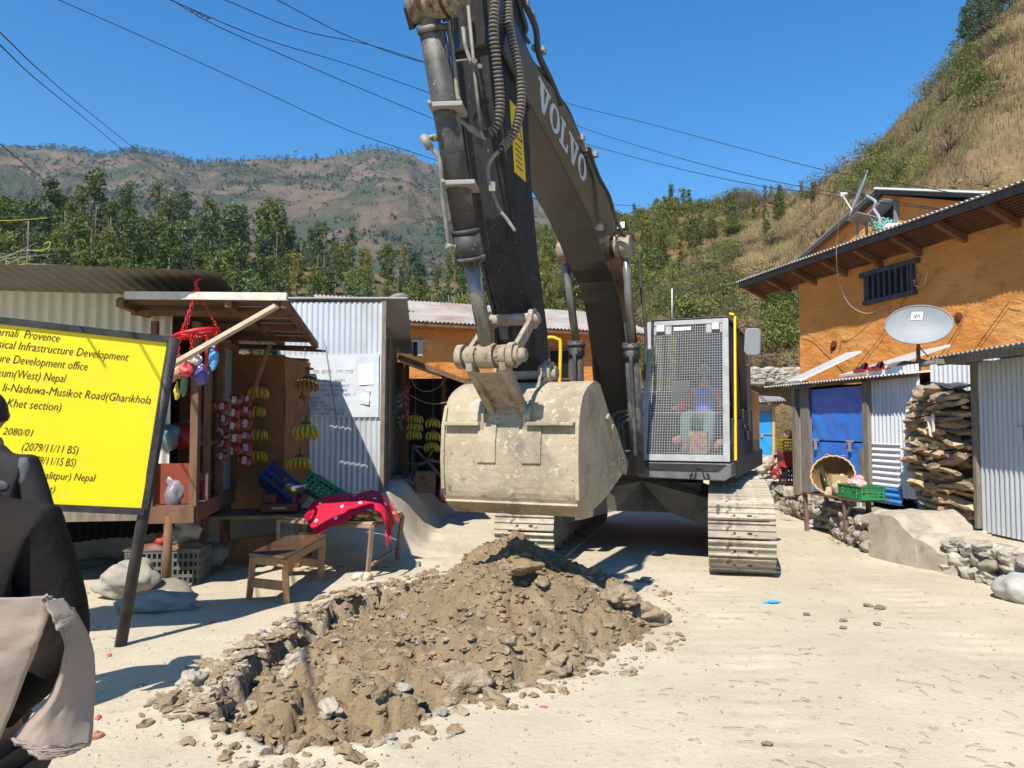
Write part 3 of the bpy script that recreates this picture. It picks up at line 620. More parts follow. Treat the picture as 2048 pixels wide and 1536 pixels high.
for sx in (-1.2, 1.2):
    c = T_(sx, 0, 0)
    tf = MB()
    for s in (-1, 1):
        poly = [T_(sx + s * 0.21, y, z) for y, z in [(-1.75, 0.18), (1.75, 0.18), (2.05, 0.35), (2.05, 0.55), (1.6, 0.72), (-1.6, 0.72), (-2.05, 0.55), (-2.05, 0.35)]]
        tf.prism(poly, (T_(1, 0, 0) - SX) * 0.03 * s)
    tf.box(c + Vector((0, 0, 0.45)), (0.42, 3.0, 0.36), rz=-YT)
    tr = tf.build('track', FRM, DIG)
    w = MB()
    for y, rr in [(1.86, 0.31), (-1.85, 0.36)]: w.cyl(T_(sx - 0.1, y, 0.44), T_(sx + 0.1, y, 0.44), rr, 24)
    for y in (-1.2, -0.75, -0.3, 0.15, 0.6, 1.05, 1.45): w.cyl(T_(sx - 0.19, y, 0.17), T_(sx + 0.19, y, 0.17), 0.11, 16)
    w.build('roller', FRM, tr)
    ch = MB()
    for y, z, a in LP:
        p = T_(sx, y, z); ux = T_(1, 0, 0) - SX; uy = -(T_(0, 1, 0) - SX) * -1; n = Vector((0, 0, 1)) * math.cos(a) + uy * -math.sin(a) * 1.0
        tdir = uy * math.cos(a) + Vector((0, 0, 1)) * math.sin(a)
        for s in (-0.09, 0.06): ch.para(p + ux * s - tdir * PIT * 0.42 - n * 0.06, ux * 0.03, tdir * PIT * 0.84, n * 0.055)
    ch.build('chain', FRM, tr)
    for k, (y, z, a) in enumerate(LP):
        m = MB(); ux = Vector((1, 0, 0)); td = Vector((0, 1, 0)); n = Vector((0, 0, 1)); wd = 0.70
        if shoe_me is None:
            m.para(-ux * wd / 2 - td * PIT * 0.47, ux * wd, td * PIT * 0.945, n * 0.014)
            for q in (-.085, .085): m.para(ux * (q - .022) + td * PIT * .12 + n * .013, ux * .05, td * PIT * .14, n * .0035, 1); pass  # black pads stand in for the shade inside the cleaning holes
            for q, hgt in ((-0.47, 0.036), (-0.09, 0.030), (0.33, 0.038)):
                m.prism([-ux * wd / 2 + td * PIT * q + n * 0.012, -ux * wd / 2 + td * (PIT * q + 0.030) + n * 0.012, -ux * wd / 2 + td * (PIT * q + 0.022) + n * hgt, -ux * wd / 2 + td * (PIT * q + 0.008) + n * hgt], ux * wd)
            for q in (-0.14, 0.10): m.cyl((q, PIT * 0.2, 0.012), (q, PIT * 0.2, 0.024), 0.015, 6)
            o = m.build('track_shoe', [TRK, BLK], origin=(0, 0, 0), bev=0.004); shoe_me = o
        else:
            o = shoe_me.copy(); col.objects.link(o)
        o.parent = tr; o.location = T_(sx, y, z) - Vector(tr['_o'])
        # local +Y of the shoe runs along the track, tilted by a
        fwd = T_(0, 1, 0) - SX
        td_w = fwd * math.cos(a) + Vector((0, 0, 1)) * math.sin(a); n_w = Vector((0, 0, 1)) * math.cos(a) - fwd * math.sin(a); ux_w = td_w.cross(n_w)
        o.rotation_euler = Matrix((ux_w, td_w, n_w)).transposed().to_euler()
b = MB()   # X frame between the tracks
for s in (-1, 1):
    b.prism([T_(s * 0.99, 1.05, .36), T_(s * 0.99, 1.05, .70), T_(s * 0.35, 0.75, .92), T_(-s * 0.0, 0.75, .92), T_(-s * 0.0, 0.75, .52), T_(s * 0.35, 0.75, .52)], (T_(0, -1, 0) - SX) * 0.30)
    b.prism([T_(s * 0.99, -1.05, .36), T_(s * 0.99, -1.05, .70), T_(s * 0.35, -0.75, .92), T_(-s * 0.0, -0.75, .92), T_(-s * 0.0, -0.75, .52), T_(s * 0.35, -0.75, .52)], (T_(0, 1, 0) - SX) * 0.30)
    b.box(T_(s * 0.955, 1.3, 0.52), (0.03, 1.7, 0.5), rz=-YT)
    b.prism([T_(s * 0.92, 1.12, .40), T_(s * 0.70, 1.12, .46), T_(s * 0.68, 1.12, .56), T_(s * 0.92, 1.12, .66)], (T_(0, 1, 0) - SX) * 0.05)
b.box(T_(0, 0, 0.72), (1.5, 1.5, 0.38), rz=-YT)
b.lathe([(0, 1.0), (0.66, 1.0), (0.68, 0.97), (0.68, 0.86), (0.74, 0.84)], SX, 32)
b.build('undercarriage', FRM, DIG)
# ---- upper works
b = MB()
b.box(E_(0, -0.55, 1.14), (2.7, 3.3, 0.26), rz=-YU); b.box(E_(0, -1.1, 1.0), (2.0, 2.2, 0.1), rz=-YU)
b.prism([E_(-.48, 1.35, 1.02), E_(-.48, 1.5, 1.25), E_(-.48, 1.0, 2.05), E_(-.48, .2, 1.9), E_(-.48, .2, 1.02)], WX * 0.05)
b.prism([E_(.26, 1.35, 1.02), E_(.26, 1.5, 1.25), E_(.26, 1.0, 2.05), E_(.26, .2, 1.9), E_(.26, .2, 1.02)], WX * 0.05)
b.build('deck', mat('deck_dark', (0.06, 0.055, 0.05), (0.14, 0.12, 0.095), scale=4, rough=0.75, bump=0.2), DIG, bev=0.015)
b = MB(); b.box(E_(-0.88, 0.0, 1.62), (0.92, 1.7, 0.75), rz=-YU); b.box(E_(0.0, -1.35, 1.68), (2.66, 1.3, 0.95), rz=-YU)
b.box(E_(-0.88, 1.05, 1.42), (0.85, 0.5, 0.4), rz=-YU)
b.build('body', DKGREY, DIG, bev=0.03)
b = MB(); arc = [E_(-1.33 + 2.66 * k / 10, -2.05 - 0.55 * math.sin(math.pi * k / 10) ** 0.6, 0.98) for k in range(11)]
b.prism(arc, (0, 0, 1.05)); b.build('counterweight', DKGREY, DIG, bev=0.04)
# yellow hand rail at the digger's front corner
hr = [tz(*q, -1.05) for q in [(1076, 790), (1077, 716), (1090, 679), (1098, 676), (1112, 676), (1121, 683), (1120, 770)]]
b = MB(); b.tube(smooth_path([E_(-1.05, 1.0 + (t - hr[2][0]) * 0.3, z) for t, z in [(0, 1.6)]] * 0 + [Q(px, py, 10.6) for px, py in [(1080, 775), (1078, 715), (1092, 680), (1103, 675), (1115, 679), (1121, 690), (1119, 775)]], 5), 0.025, 8)
b.build('handrail', YELP, DIG)
# the arm is set out in the frame of an earlier survey of the machine; K_ carries those measures over to its final heading
_ow, _oa, _oS = Vector((math.cos(R(20)), -math.sin(R(20)), 0)), Vector((math.sin(R(20)), math.cos(R(20)), 0)), Vector((1.74, 10.63, 0))
def K_(t, z, x=-.05):
    p = _oS + _ow * x - _oa * t; k = p.x / p.y; bs = SX + WX * x
    t2 = (bs.x - k * bs.y) / (-FW.x + k * FW.y); s = (bs.y + FW.y * t2) / p.y
    return (t2, CZ + (z - CZ) * s)
def QA(px, py, Y): return Q(px, py, Y * (1.083 + (5.84 - Y) * 0.033))
WA = WX * 1.1
def EA(x, t, z): return E_(-.05 + (x + .05) * 1.1, t, z)
def EK(x, t, z): return EA(x, *K_(t, z))
# ---- boom
bp = [tz(*q, .17) for q in [(1063, 215), (1130, 339), (1181, 438), (1211, 521), (1240, 601), (1262, 783)]]
tp = [tz(*q, .17) for q in [(1064, 117), (1115, 186), (1163, 273), (1232, 430)]]
low = [(5.45, 4.54)] + bp + [(1.29, 1.55)]; up = [(0.95, 1.62), (1.08, 2.35), (1.33, 3.15), (1.61, 3.68)] + tp[::-1] + [(5.45, 5.03)]
def dens(pts, n=5):
    return [(p.x, p.y) for p in smooth_path([(a, c, 0) for a, c in pts], n)]
BT = dens(low) + dens(up)
b = MB(); b.prism([E_(-.27, t, z) for t, z in BT], WX * 0.44)
boom = b.build('boom', DKGREY, DIG, bev=0.012)
b = MB()
# lettering with slab serifs on the boom's flank (x = .17)
o0 = tz(1076, 175, .17); o1 = tz(1172, 345, .17)
def slab(ch):
    if ch == 'V': return [[(0, 1), (.50, 1), (.50, .88), (.40, .88), (.56, .30), (.70, .88), (.60, .88), (.60, 1), (.98, 1), (.98, .88), (.90, .88), (.62, 0), (.40, 0), (.10, .88), (0, .88)]]
    if ch == 'L': return [[(0, 1), (.48, 1), (.48, .88), (.36, .88), (.36, .14), (.66, .14), (.70, .36), (.82, .36), (.80, 0), (0, 0), (0, .12), (.12, .12), (.12, .88), (0, .88)]]
    n = 22; out = []
    for k in range(n):
        a, c = 2 * math.pi * k / n, 2 * math.pi * (k + 1) / n
        out.append([(.46 + .46 * math.cos(a), .5 + .5 * math.sin(a)), (.46 + .46 * math.cos(c), .5 + .5 * math.sin(c)), (.46 + .22 * math.cos(c), .5 + .38 * math.sin(c)), (.46 + .22 * math.cos(a), .5 + .38 * math.sin(a))])
    return out
A0 = Vector((o0[0], o0[1], 0)); A1 = Vector((o1[0], o1[1], 0)); bd = (A1 - A0); Lb = bd.length; bd.normalize(); bu = Vector((bd.y * -1, bd.x, 0))
if bu.y < 0: bu = -bu
xx = 0; wds = {'V': 1.0, 'O': .96, 'L': .86}; tot = 1.0 + .96 + .86 + 1.0 + .92; hs = 0.265
for ch in 'VOLVO':
    for poly in slab(ch):
        pp = []
        for u, v in poly:
            q = A0 + bd * ((xx + u) / tot * Lb) + bu * ((v - 0.5) * hs - 0.02)
            pp.append(E_(0.1725, q.x, q.y))
        b.add(pp + [p + WX * 0.002 for p in pp], [tuple(range(len(pp), 2 * len(pp))), tuple(range(len(pp)))[::-1]] + [(i, (i + 1) % len(pp), (i + 1) % len(pp) + len(pp), i + len(pp)) for i in range(len(pp))])
    xx += wds[ch]
b.build('lettering', mat('lettering_grey', (0.52, 0.52, 0.51), rough=0.5), boom)
b = MB()   # weld seams, cylinder pin, lamp bracket
q = tz(1250, 492, .3)
b.cyl(E_(-.46, *q), E_(.36, *q), 0.075, 18); b.cyl(E_(.19, *q), E_(.24, *q), 0.13, 18); b.cyl(E_(.30, *q), E_(.345, *q), 0.12, 18); b.cyl(E_(-.35, *q), E_(-.30, *q), 0.13, 18)
b.build('boom_pin', RUST, boom, bev=0.006)
b = MB(); l = Q(1243, 452, 8.5); b.box(l, (0.10, 0.07, 0.09), rz=-YU); 
lam = b.build('work_lamp', BLK, boom, bev=0.01); b = MB(); b.box(l - Vector((0.012, 0.038, 0)), (0.085, 0.01, 0.072), rz=-YU); b.build('lens', LENS, lam)
# hoses along the boom's upper edge
b = MB()
U2 = dens(up)
for k, (xo, off, r_) in enumerate([(.12, .07, .022), (.05, .06, .02), (-.05, .07, .022), (-.15, .06, .02)]):
    pts = [E_(xo, t + 0.02, z + off + 0.02 * math.sin(i * 1.3 + k)) for i, (t, z) in enumerate(U2[6:])]
    b.tube(pts, r_, 7)
pts = [QA(px, py, Y) for px, py, Y in [(1020, -60, 5.6), (1045, 0, 5.75), (1060, 28, 5.9), (1072, 60, 6.0), (1078, 110, 6.1), (1100, 158, 6.35), (1122, 210, 6.6)]]
b.tube(smooth_path(pts), 0.028, 8)
pts = [QA(px, py, Y) for px, py, Y in [(1025, -30, 5.5), (1052, 50, 5.75), (1049, 70, 5.8), (1058, 85, 5.9)]]
b.tube(smooth_path(pts), 0.018, 8)
b.tube(smooth_path([QA(px, py, Y) for px, py, Y in [(1176, 292, 7.35), (1196, 350, 7.8), (1218, 392, 8.1), (1233, 440, 8.3), (1250, 474, 8.4)]]), 0.02, 8)
b.tube(smooth_path([Q(px, py, 8.42) for px, py in [(1240, 430), (1229, 440), (1228, 465), (1236, 480)]]), 0.008, 6)
b.build('hose', RUB, boom)
b = MB()
for px, py, Y in [(1064, 32, 5.95), (1052, 8, 5.8), (1070, 96, 6.1), (1086, 103, 6.2), (1164, 277, 7.3), (1178, 300, 7.5), (1191, 310, 7.6)]:
    b.box(QA(px, py, Y), (0.05, 0.06, 0.045), rz=-YU); b.cyl(QA(px, py, Y) - Vector((0, .0, .03)), QA(px, py, Y) + Vector((0.0, 0, .05)), 0.012, 8)
b.build('hose_clamp', mat('clamp_grey', (0.25, 0.235, 0.21), rough=0.5), boom, bev=0.006)
# ---- boom cylinders
for sx, eye, gl, ft in ((.30, (1250, 492), (1263, 690), (1276, 945)), (-.42, None, (1165, 690), (1182, 815))):
    e = tz(*eye, sx) if eye else q
    g_ = tz(*gl, sx); f_ = tz(*ft, sx) if sx > 0 else (1.72, 1.15)
    if sx < 0: e = (q[0], q[1]); g_ = (g_[0] + 0.25, g_[1]);
    pe, pg, pf = E_(sx, *e), E_(sx, *g_), E_(sx, *f_)
    cy = MB(); cy.cyl(pg, pf, 0.082, 20); cy.cyl(pg + (pf - pg).normalized() * -0.02, pg + (pf - pg).normalized() * 0.16, 0.10, 20); cy.cyl(pg, pg + (pf - pg).normalized() * 0.04, 0.112, 20)
    d_ = (pf - pg).normalized()
    for k in range(8):
        w = k * math.pi / 4; s_ = d_.orthogonal().normalized(); s2 = d_.cross(s_); cc = pg - d_ * 0.03 + (s_ * math.cos(w) + s2 * math.sin(w)) * 0.09
        cy.cyl(cc, cc + d_ * 0.03, 0.014, 6)
    n_ = Vector((-0.3, -0.93, 0.2)).normalized()
    cy.tube(smooth_path([pg + d_ * 0.14 + n_ * .10, pg + d_ * 0.24 + n_ * .12, pg.lerp(pf, .5) + n_ * .11, pg.lerp(pf, .9) + n_ * .12]), 0.024, 8)
    cy.box(pg + d_ * 0.13 + n_ * 0.1, (0.08, 0.06, 0.07), rz=-YU)
    co = cy.build('boom_cylinder', CYLM, DIG)
    b = MB(); b.cyl(pe, pg, 0.047, 20); b.build('rod', CHROME, co)
    b = MB(); b.cyl(pe - WX * .07, pe + WX * .07, 0.115, 20); b.cyl(pe, pe.lerp(pg, .12), 0.06, 14); b.build('eye', RUST, co, bev=0.006)
# ---- stick
def fl(px, py, x): t, z = tz(px, py, x); return (t, z)
sf = [fl(958, 0, -.04), fl(962, 200, -.04), fl(985, 380, -.04), fl(1003, 500, -.04), fl(1035, 640, -.04)]
SW = 0.17
front = [K_(6.02, 5.2), K_(5.85, 4.75)] + [(t, z) for t, z in sf[1:]] + [K_(4.83, 2.22)]
back = [K_(*q_) for q_ in [(4.62, 1.98), (4.50, 2.05), (4.52, 2.4), (4.78, 3.0), (4.95, 3.6), (5.02, 4.1), (5.05, 4.6), (5.35, 5.3)]]
ST = front + back
b = MB(); b.prism([EA(-.06 - SW, t, z) for t, z in ST], WA * 2 * SW)
stick = b.build('stick', DUSTY, DIG, bev=0.012)
b = MB()   # edge strips, pads and pipes on the stick
for s in (-1, 1):
    for (t0, z0), (t1, z1) in zip(front, front[1:]):
        b.beam(EA(-.06 + s * (SW - .012), t0 + .012, z0), EA(-.06 + s * (SW - .012), t1 + .012, z1), 0.03, 0.03)
b.build('edge_strip', DUSTY, stick)
def onstick(px, py, x=.11, d=0.0):
    t, z = tz(px, py, x); return EA(x + d, t, z)
hs1 = [QA(px, py, Y) for px, py, Y in [(985, -70, 4.95), (990, 0, 4.92), (987, 60, 4.92), (993, 120, 4.98), (1000, 190, 5.06), (998, 235, 5.08), (985, 262, 5.1), (962, 270, 5.1)]]
hs2 = [QA(px, py, Y) for px, py, Y in [(1005, -80, 5.35), (1015, 0, 5.3), (1020, 60, 5.25), (1035, 130, 5.25), (1043, 200, 5.25), (1034, 250, 5.25), (1015, 285, 5.25), (995, 303, 5.2)]]
b = MB()
for h in (hs1, hs2):
    sp = smooth_path(h, 14); k = len(sp)
    b.tube(sp, 0.025, 10, 1)
    # coil guard: a bead ring every few millimetres
    L_ = [0]; 
    for i in range(1, k): L_.append(L_[-1] + (sp[i] - sp[i - 1]).length)
    s = 0.0; i = 0
    while s < L_[-1] - 0.05:
        while i < k - 2 and L_[i + 1] < s: i += 1
        f_ = (s - L_[i]) / max(1e-6, L_[i + 1] - L_[i]); p = sp[i].lerp(sp[i + 1], f_); d_ = (sp[i + 1] - sp[i]).normalized()
        b.tube([p - d_ * .009, p - d_ * .005, p + d_ * .005, p + d_ * .009], [.025, .037, .037, .025], 10, 0, False); s += 0.0285
b.build('coil_hose', [SPIR, BLK], stick)
b = MB()
b.tube(smooth_path([QA(x, y, 5.12) for x, y in [(918, 238), (935, 252), (955, 266), (962, 270)]]), [.016] * 7 + [.026] * 12, 8)
b.tube(smooth_path([QA(x, y, 5.2) for x, y in [(1002, 297), (985, 315), (976, 335), (978, 360), (983, 380)]]), 0.016, 8)
b.box(QA(984, 374, 5.2), (0.05, 0.04, 0.07)); b.cyl(QA(960, 270, 5.1), QA(966, 268, 5.1), 0.036, 8)
b.tube(smooth_path([QA(x, y, 5.3) for x, y in [(985, 385), (1000, 420), (1015, 440), (1030, 462)]]), 0.014, 8)
b.tube([QA(x, y, 5.1) for x, y in [(926, 55), (930, 90), (940, 120), (945, 130)]], 0.015, 8); b.tube([QA(x, y, 5.15) for x, y in [(912, 122), (950, 118), (955, 126)]], 0.008, 6)
b.tube([QA(x, y, 5.13) for x, y in [(936, 10), (950, 150), (962, 262)]], 0.013, 8)
for x, y in [(946, 122), (957, 132)]: b.cyl(QA(x, y, 5.1), Q(x + 3, y, 5.06), 0.016, 8)
b.build('pipe', mat('pipe_grey', (0.16, 0.15, 0.135), (0.28, 0.25, 0.2), scale=14, rough=0.55), stick)
# warning plate on the stick's flank
wp = [tz(px, py, .11) for px, py in [(1004, 214), (1012, 212), (1024, 312), (1014, 317)]]
wq = [EK(.113, 5.42 + dt, z) for dt, z in [(0.03, 4.00), (-0.22, 4.00), (-0.33, 3.50), (-0.08, 3.50)]]
b = MB(); b.prism(wq, WA * 0.003); pl = b.build('warning_plate', mat('plate_yellow', (0.72, 0.50, 0.01), rough=0.5), stick)
b = MB()
def wpt(u, v): a_ = wq[3].lerp(wq[2], u); c_ = wq[0].lerp(wq[1], u); return a_.lerp(c_, v) + WA * 0.0045
tri = [(.12, .55), (.88, .55), (.5, .95)]
for i in range(3):
    a_, c_ = tri[i], tri[(i + 1) % 3]; b.beam(wpt(*a_), wpt(*c_), 0.012, 0.002, up=tuple(WX))
b.beam(wpt(.5, .62), wpt(.5, .80), 0.03, 0.002, up=tuple(WX)); b.beam(wpt(.35, .70), wpt(.62, .66), 0.014, 0.002, up=tuple(WX))
for v in (.12, .2, .28, .36, .44): b.beam(wpt(.2, v), wpt(.75, v), 0.010, 0.0015, up=tuple(WX))
b.build('pictogram', BLK, pl)
# ---- bucket cylinder
c0, c1, c2 = (tz(855, 5, -.05), tz(941, 520, -.05), tz(975, 700, -.05))
P0, P1, P2 = EA(-.05, *c0), EA(-.05, *c1), EA(-.05, *c2); dc = (P1 - P0).normalized()
b = MB(); b.cyl(P0 + dc * .16, P1, 0.092, 24); b.cyl(P1 - dc * .20, P1 - dc * .03, 0.108, 24, r2=0.104); b.cyl(P1 - dc * .03, P1, 0.118, 24)
b.cyl(P1 - dc * .235, P1 - dc * .205, 0.112, 24); b.cyl(P0 + dc * .15, P0 + dc * .19, 0.105, 24); b.cyl(P0, P0 + dc * .2, 0.07, 16)
for k in range(12):
    w = k * math.pi / 6; s_ = dc.orthogonal().normalized(); s2 = dc.cross(s_); cc = P1 + (s_ * math.cos(w) + s2 * math.sin(w)) * 0.10
    b.cyl(cc - dc * .005, cc + dc * .022, 0.013, 6)
bc = b.build('bucket_cylinder', CYLM, DIG)
for f_ in (.40, .70):
    b = MB(); p = P0.lerp(P1, f_); b.box(p + Vector((0.02, -0.03, 0)), (0.24, 0.22, 0.035), rz=R(-6)); b.cyl(p + Vector((-.10, -.13, 0)), p + Vector((-.10, -.17, 0)), 0.016, 8)
    b.build('clamp', mat('clamp_grey', (0.2, 0.2, 0.2)), bc, bev=0.006)
b = MB()
b.tube(smooth_path([QA(x, y, 4.72) for x, y in [(893, 48), (903, 90), (915, 190), (920, 198)]]), 0.016, 8)
b.tube(smooth_path([QA(x, y, Y) for x, y, Y in [(872, 272, 4.85), (852, 278, 4.83), (858, 292, 4.83), (876, 312, 4.84), (882, 340, 4.86), (886, 400, 4.95), (894, 460, 5.02), (899, 492, 5.08), (912, 494, 5.08)]]), 0.017, 8)
b.cyl(QA(846, 272, 4.82), QA(860, 296, 4.82), 0.03, 8); b.cyl(QA(866, 277, 4.84), QA(876, 274, 4.88), 0.024, 8); b.cyl(QA(893, 492, 5.05), QA(906, 494, 5.08), 0.022, 8)
b.build('pipe', mat('pipe_grey', (0.16, 0.15, 0.135)), bc)
b = MB(); b.cyl(P1, P2, 0.058, 24); b.build('rod', CHROME, bc)
b = MB(); b.cyl(P0 - WA * .10, P0 + WA * .12, 0.125, 22); b.cyl(P0 - WA * .02, P0 + WA * .27, 0.075, 22); b.cyl(P0 + WA * .15, P0 + WA * .2, 0.13, 22)
b.build('eye', mat('eye_rust', (0.10, 0.085, 0.07), (0.30, 0.25, 0.18), scale=6, rough=0.7, c3=(0.08, 0.03, 0.015), c3scale=7, c3lo=.5, c3hi=.62, stretch=(2, 2, .5)), bc, bev=0.008)
b = MB()
for x0 in (-.20, .04): b.prism([EK(x0, 5.95, 5.0), EK(x0, 6.44, 4.36), EK(x0, 6.50, 4.2), EK(x0, 6.42, 4.1), EK(x0, 6.28, 4.28), EK(x0, 5.8, 4.8)], WA * .04)
b.build('bracket', DUSTY, stick)
# ---- linkage and bucket
LPN = tz(975, 712, -.05); ROC = tz(1073, 637, .2); LUG = tz(1018, 835, -.05); BPN = K_(4.66, 2.06)
b = MB(); PL = lambda x: EA(x, *LPN)
b.cyl(PL(-.27), PL(.24), 0.055, 20)
for x0, x1, rr in [(-.28, -.23, .098), (-.21, -.13, .082), (-.115, .015, .098), (.03, .11, .082), (.12, .17, .100), (.17, .20, .075), (.20, .25, .045)]: b.cyl(PL(x0), PL(x1), rr, 22)
for x0 in (-.215, .135):
    p, q2 = EA(x0, *LPN), EA(x0, *ROC); n = Vector((0, 0, 1))
    b.prism([p + n * .07, p - n * .06, q2 - n * .055, q2 + n * .06], WA * .035)
b.cyl(EA(-.26, *ROC), EA(.19, *ROC), 0.05, 18)
for x0, x1 in ((-.26, -.2), (.13, .17)): b.cyl(EA(x0, *ROC), EA(x1, *ROC), 0.085, 20)
b.cyl(EA(.15, *ROC), EA(.20, *ROC), 0.045, 12)
b.build('rocker_link', RUST, DIG, bev=0.006)
b = MB()   # H link
for x0, x1 in ((-.20, -.15), (.06, .11)):
    b.prism([EA(x0, LPN[0] - .03, LPN[1] - .05), EA(x0, LPN[0] + .075, LPN[1] + .0), EA(x0, LPN[0] + .05, LPN[1] - .12), EA(x0 + .02, LUG[0] + .09, LUG[1] + .02), EA(x0, LUG[0] + .02, LUG[1] - .08), EA(x0, LUG[0] - .07, LUG[1] + .02)], WA * (x1 - x0))
b.prism([EA(-.15, LPN[0] + .03, LPN[1] - .13), EA(-.15, LUG[0] + .075, LUG[1] + .08), EA(-.15, LUG[0] + .03, LUG[1] + .08), EA(-.15, LPN[0] - .01, LPN[1] - .13)], WA * .21)
b.cyl(EA(-.17, *LUG), EA(.09, *LUG), 0.088, 22)
for x0, x1 in ((-.20, -.15), (.06, .11)): b.cyl(EA(x0, *LPN), EA(x1, *LPN), 0.085, 20)
b.build('bucket_link', RUST, DIG, bev=0.006)
bk = [K_(*q_) for q_ in [(4.50, 1.97), (4.72, 1.985), (5.03, 1.86), (5.13, 1.62), (5.16, 1.38), (5.13, 1.14), (5.04, 1.02), (4.90, 0.985), (4.4, 1.045), (3.75, 1.20)]]
BW0, BW1 = -.56, .54
outl = dens(bk, 4)
def inset(pl, d):
    out = []
    for i, (t, z) in enumerate(pl):
        a_ = pl[max(0, i - 1)]; c_ = pl[min(len(pl) - 1, i + 1)]; dx, dz = c_[0] - a_[0], c_[1] - a_[1]; L_ = math.hypot(dx, dz)
        out.append((t - dz / L_ * d * -1 if False else t + dz / L_ * d, z - dx / L_ * d))
    return out
inn = inset(outl, -0.025) if inset(outl, -0.025)[20][0] < outl[20][0] else inset(outl, 0.025)
b = MB()
b.prism([EA(BW0 + .02, t, z) for t, z in outl + inn[::-1]], WA * (BW1 - BW0 - .04))
bucket = b.build('bucket', MUD, DIG, bev=0.006)
b = MB()
side = outl + [K_(3.72, 1.30), K_(4.05, 1.62), K_(4.42, 1.90)]
for x0 in (BW0, BW1 - .022): b.prism([EA(x0, t, z) for t, z in side], WA * .022)
b.build('side_plate', MUD, bucket, bev=0.005)
b = MB()
rimt = [(5.11, 1.70), (5.16, 1.69), (5.19, 1.66), (5.13, 1.655)]
for x0, x1 in ((BW0 + .03, -.235), (.145, BW1 - .03)):
    b.prism([EK(x0, 5.085, 1.675), EK(x0, 5.20, 1.665), EK(x0, 5.20, 1.64), EK(x0, 5.10, 1.645)], WA * (x1 - x0))
b.prism([EK(BW0 + .01, 5.085, 1.075), EK(BW0 + .01, 5.11, 1.055), EK(BW0 + .01, 4.93, 0.955), EK(BW0 + .01, 4.2, 1.07), EK(BW0 + .01, 4.2, 1.11), EK(BW0 + .01, 4.9, 0.99)], WA * (BW1 - BW0 - .02))
for x0 in (-.255, .105):   # wear pads under the lugs
    b.prism([EK(x0, 5.145, 1.66), EK(x0, 5.172, 1.52), EK(x0, 5.176, 1.36), EK(x0, 5.16, 1.36), EK(x0, 5.155, 1.52), EK(x0, 5.13, 1.66)], WA * .15)
b.prism([EK(BW0 - .004, 5.10, 1.80), EK(BW0 - .004, 5.16, 1.64), EK(BW0 - .004, 5.18, 1.38), EK(BW0 - .004, 5.16, 1.15), EK(BW0 - .004, 5.13, 1.15), EK(BW0 - .004, 5.14, 1.38), EK(BW0 - .004, 5.12, 1.62)], WA * .03)
b.prism([EK(BW1 - .026, 5.10, 1.80), EK(BW1 - .026, 5.16, 1.64), EK(BW1 - .026, 5.18, 1.38), EK(BW1 - .026, 5.16, 1.10), EK(BW1 - .026, 5.13, 1.10), EK(BW1 - .026, 5.14, 1.38), EK(BW1 - .026, 5.12, 1.62)], WA * .03)
b.build('wear_strip', MUD, bucket, bev=0.006)
b = MB()
for x0, x1 in ((-.255, -.205), (.115, .165)):
    b.prism([EK(x0, 4.55, 1.96), EK(x0, 4.58, 2.12), EK(x0, 4.66, 2.165), EK(x0, 4.76, 2.10), EK(x0, 4.88, 1.86), EA(x0, LUG[0] - .06, LUG[1] + .09), EA(x0, LUG[0] + .07, LUG[1] + .11), EA(x0, LUG[0] + .14, LUG[1] + .03), EA(x0, LUG[0] + .13, LUG[1] - .12), EK(x0, 5.165, 1.50), EK(x0, 5.13, 1.45), EK(x0, 5.05, 1.7), EK(x0, 4.9, 1.85)], WA * (x1 - x0))
    b.cyl(EA(x0 - .02, *LUG), EA(x1 + .02, *LUG), 0.092, 22)
    b.cyl(EA(x0 - .02, *BPN), EA(x1 + .03, *BPN), 0.10, 22)
b.cyl(EA(.16, *LUG), EA(.205, *LUG), 0.055, 14); b.cyl(EA(.19, *BPN), EA(.23, *BPN), 0.06, 14); b.cyl(EA(-.28, *BPN), EA(.2, *BPN), 0.05, 14)
b.build('lug', RUST, bucket, bev=0.006)
b = MB()
for k in range(5):
    x0 = BW0 + .02 + k * (BW1 - BW0 - .14) / 4
    b.prism([EK(x0, 3.95, 1.14), EK(x0, 3.95, 1.235), EK(x0, 3.62, 1.30), EK(x0, 3.5, 1.30), EK(x0, 3.62, 1.245)], WA * .10)
for x0 in (BW0 - .025, BW1 - .005):
    b.prism([EK(x0, 4.30, 1.74), EK(x0, 4.36, 1.70), EK(x0, 4.10, 1.46), EK(x0, 3.92, 1.28), EK(x0, 3.68, 1.20), EK(x0, 3.60, 1.30), EK(x0, 3.80, 1.42), EK(x0, 4.02, 1.60)], WA * .03)
    for t, z in ((4.2, 1.62), (4.03, 1.46), (3.86, 1.33)): b.cyl(EK(x0 - .012, t, z), EK(x0 + .042, t, z), 0.035, 10)
b.build('tooth', RUST, bucket, bev=0.006)
# hydraulic lines at the boom foot
b = MB()
for k in range(3):
    b.tube(smooth_path([Q(x + k * 9, y + k * 8, 8.95) for x, y in [(1229, 900), (1229, 850), (1226, 832), (1238, 824), (1262, 820), (1268, 808)]]), 0.018, 8)
b.tube(smooth_path([Q(x, y, 9.0) for x, y in [(1279, 500), (1281, 560), (1290, 640), (1292, 700), (1288, 760)]]), 0.02, 8)
b.tube(smooth_path([Q(x, y, 9.3) for x, y in [(1190, 770), (1186, 720), (1190, 690)]]), 0.015, 8)
b.box(Q(1240, 845, 9.05), (0.2, 0.08, 0.03), rz=-YU)
b.build('hose', RUB, DIG)
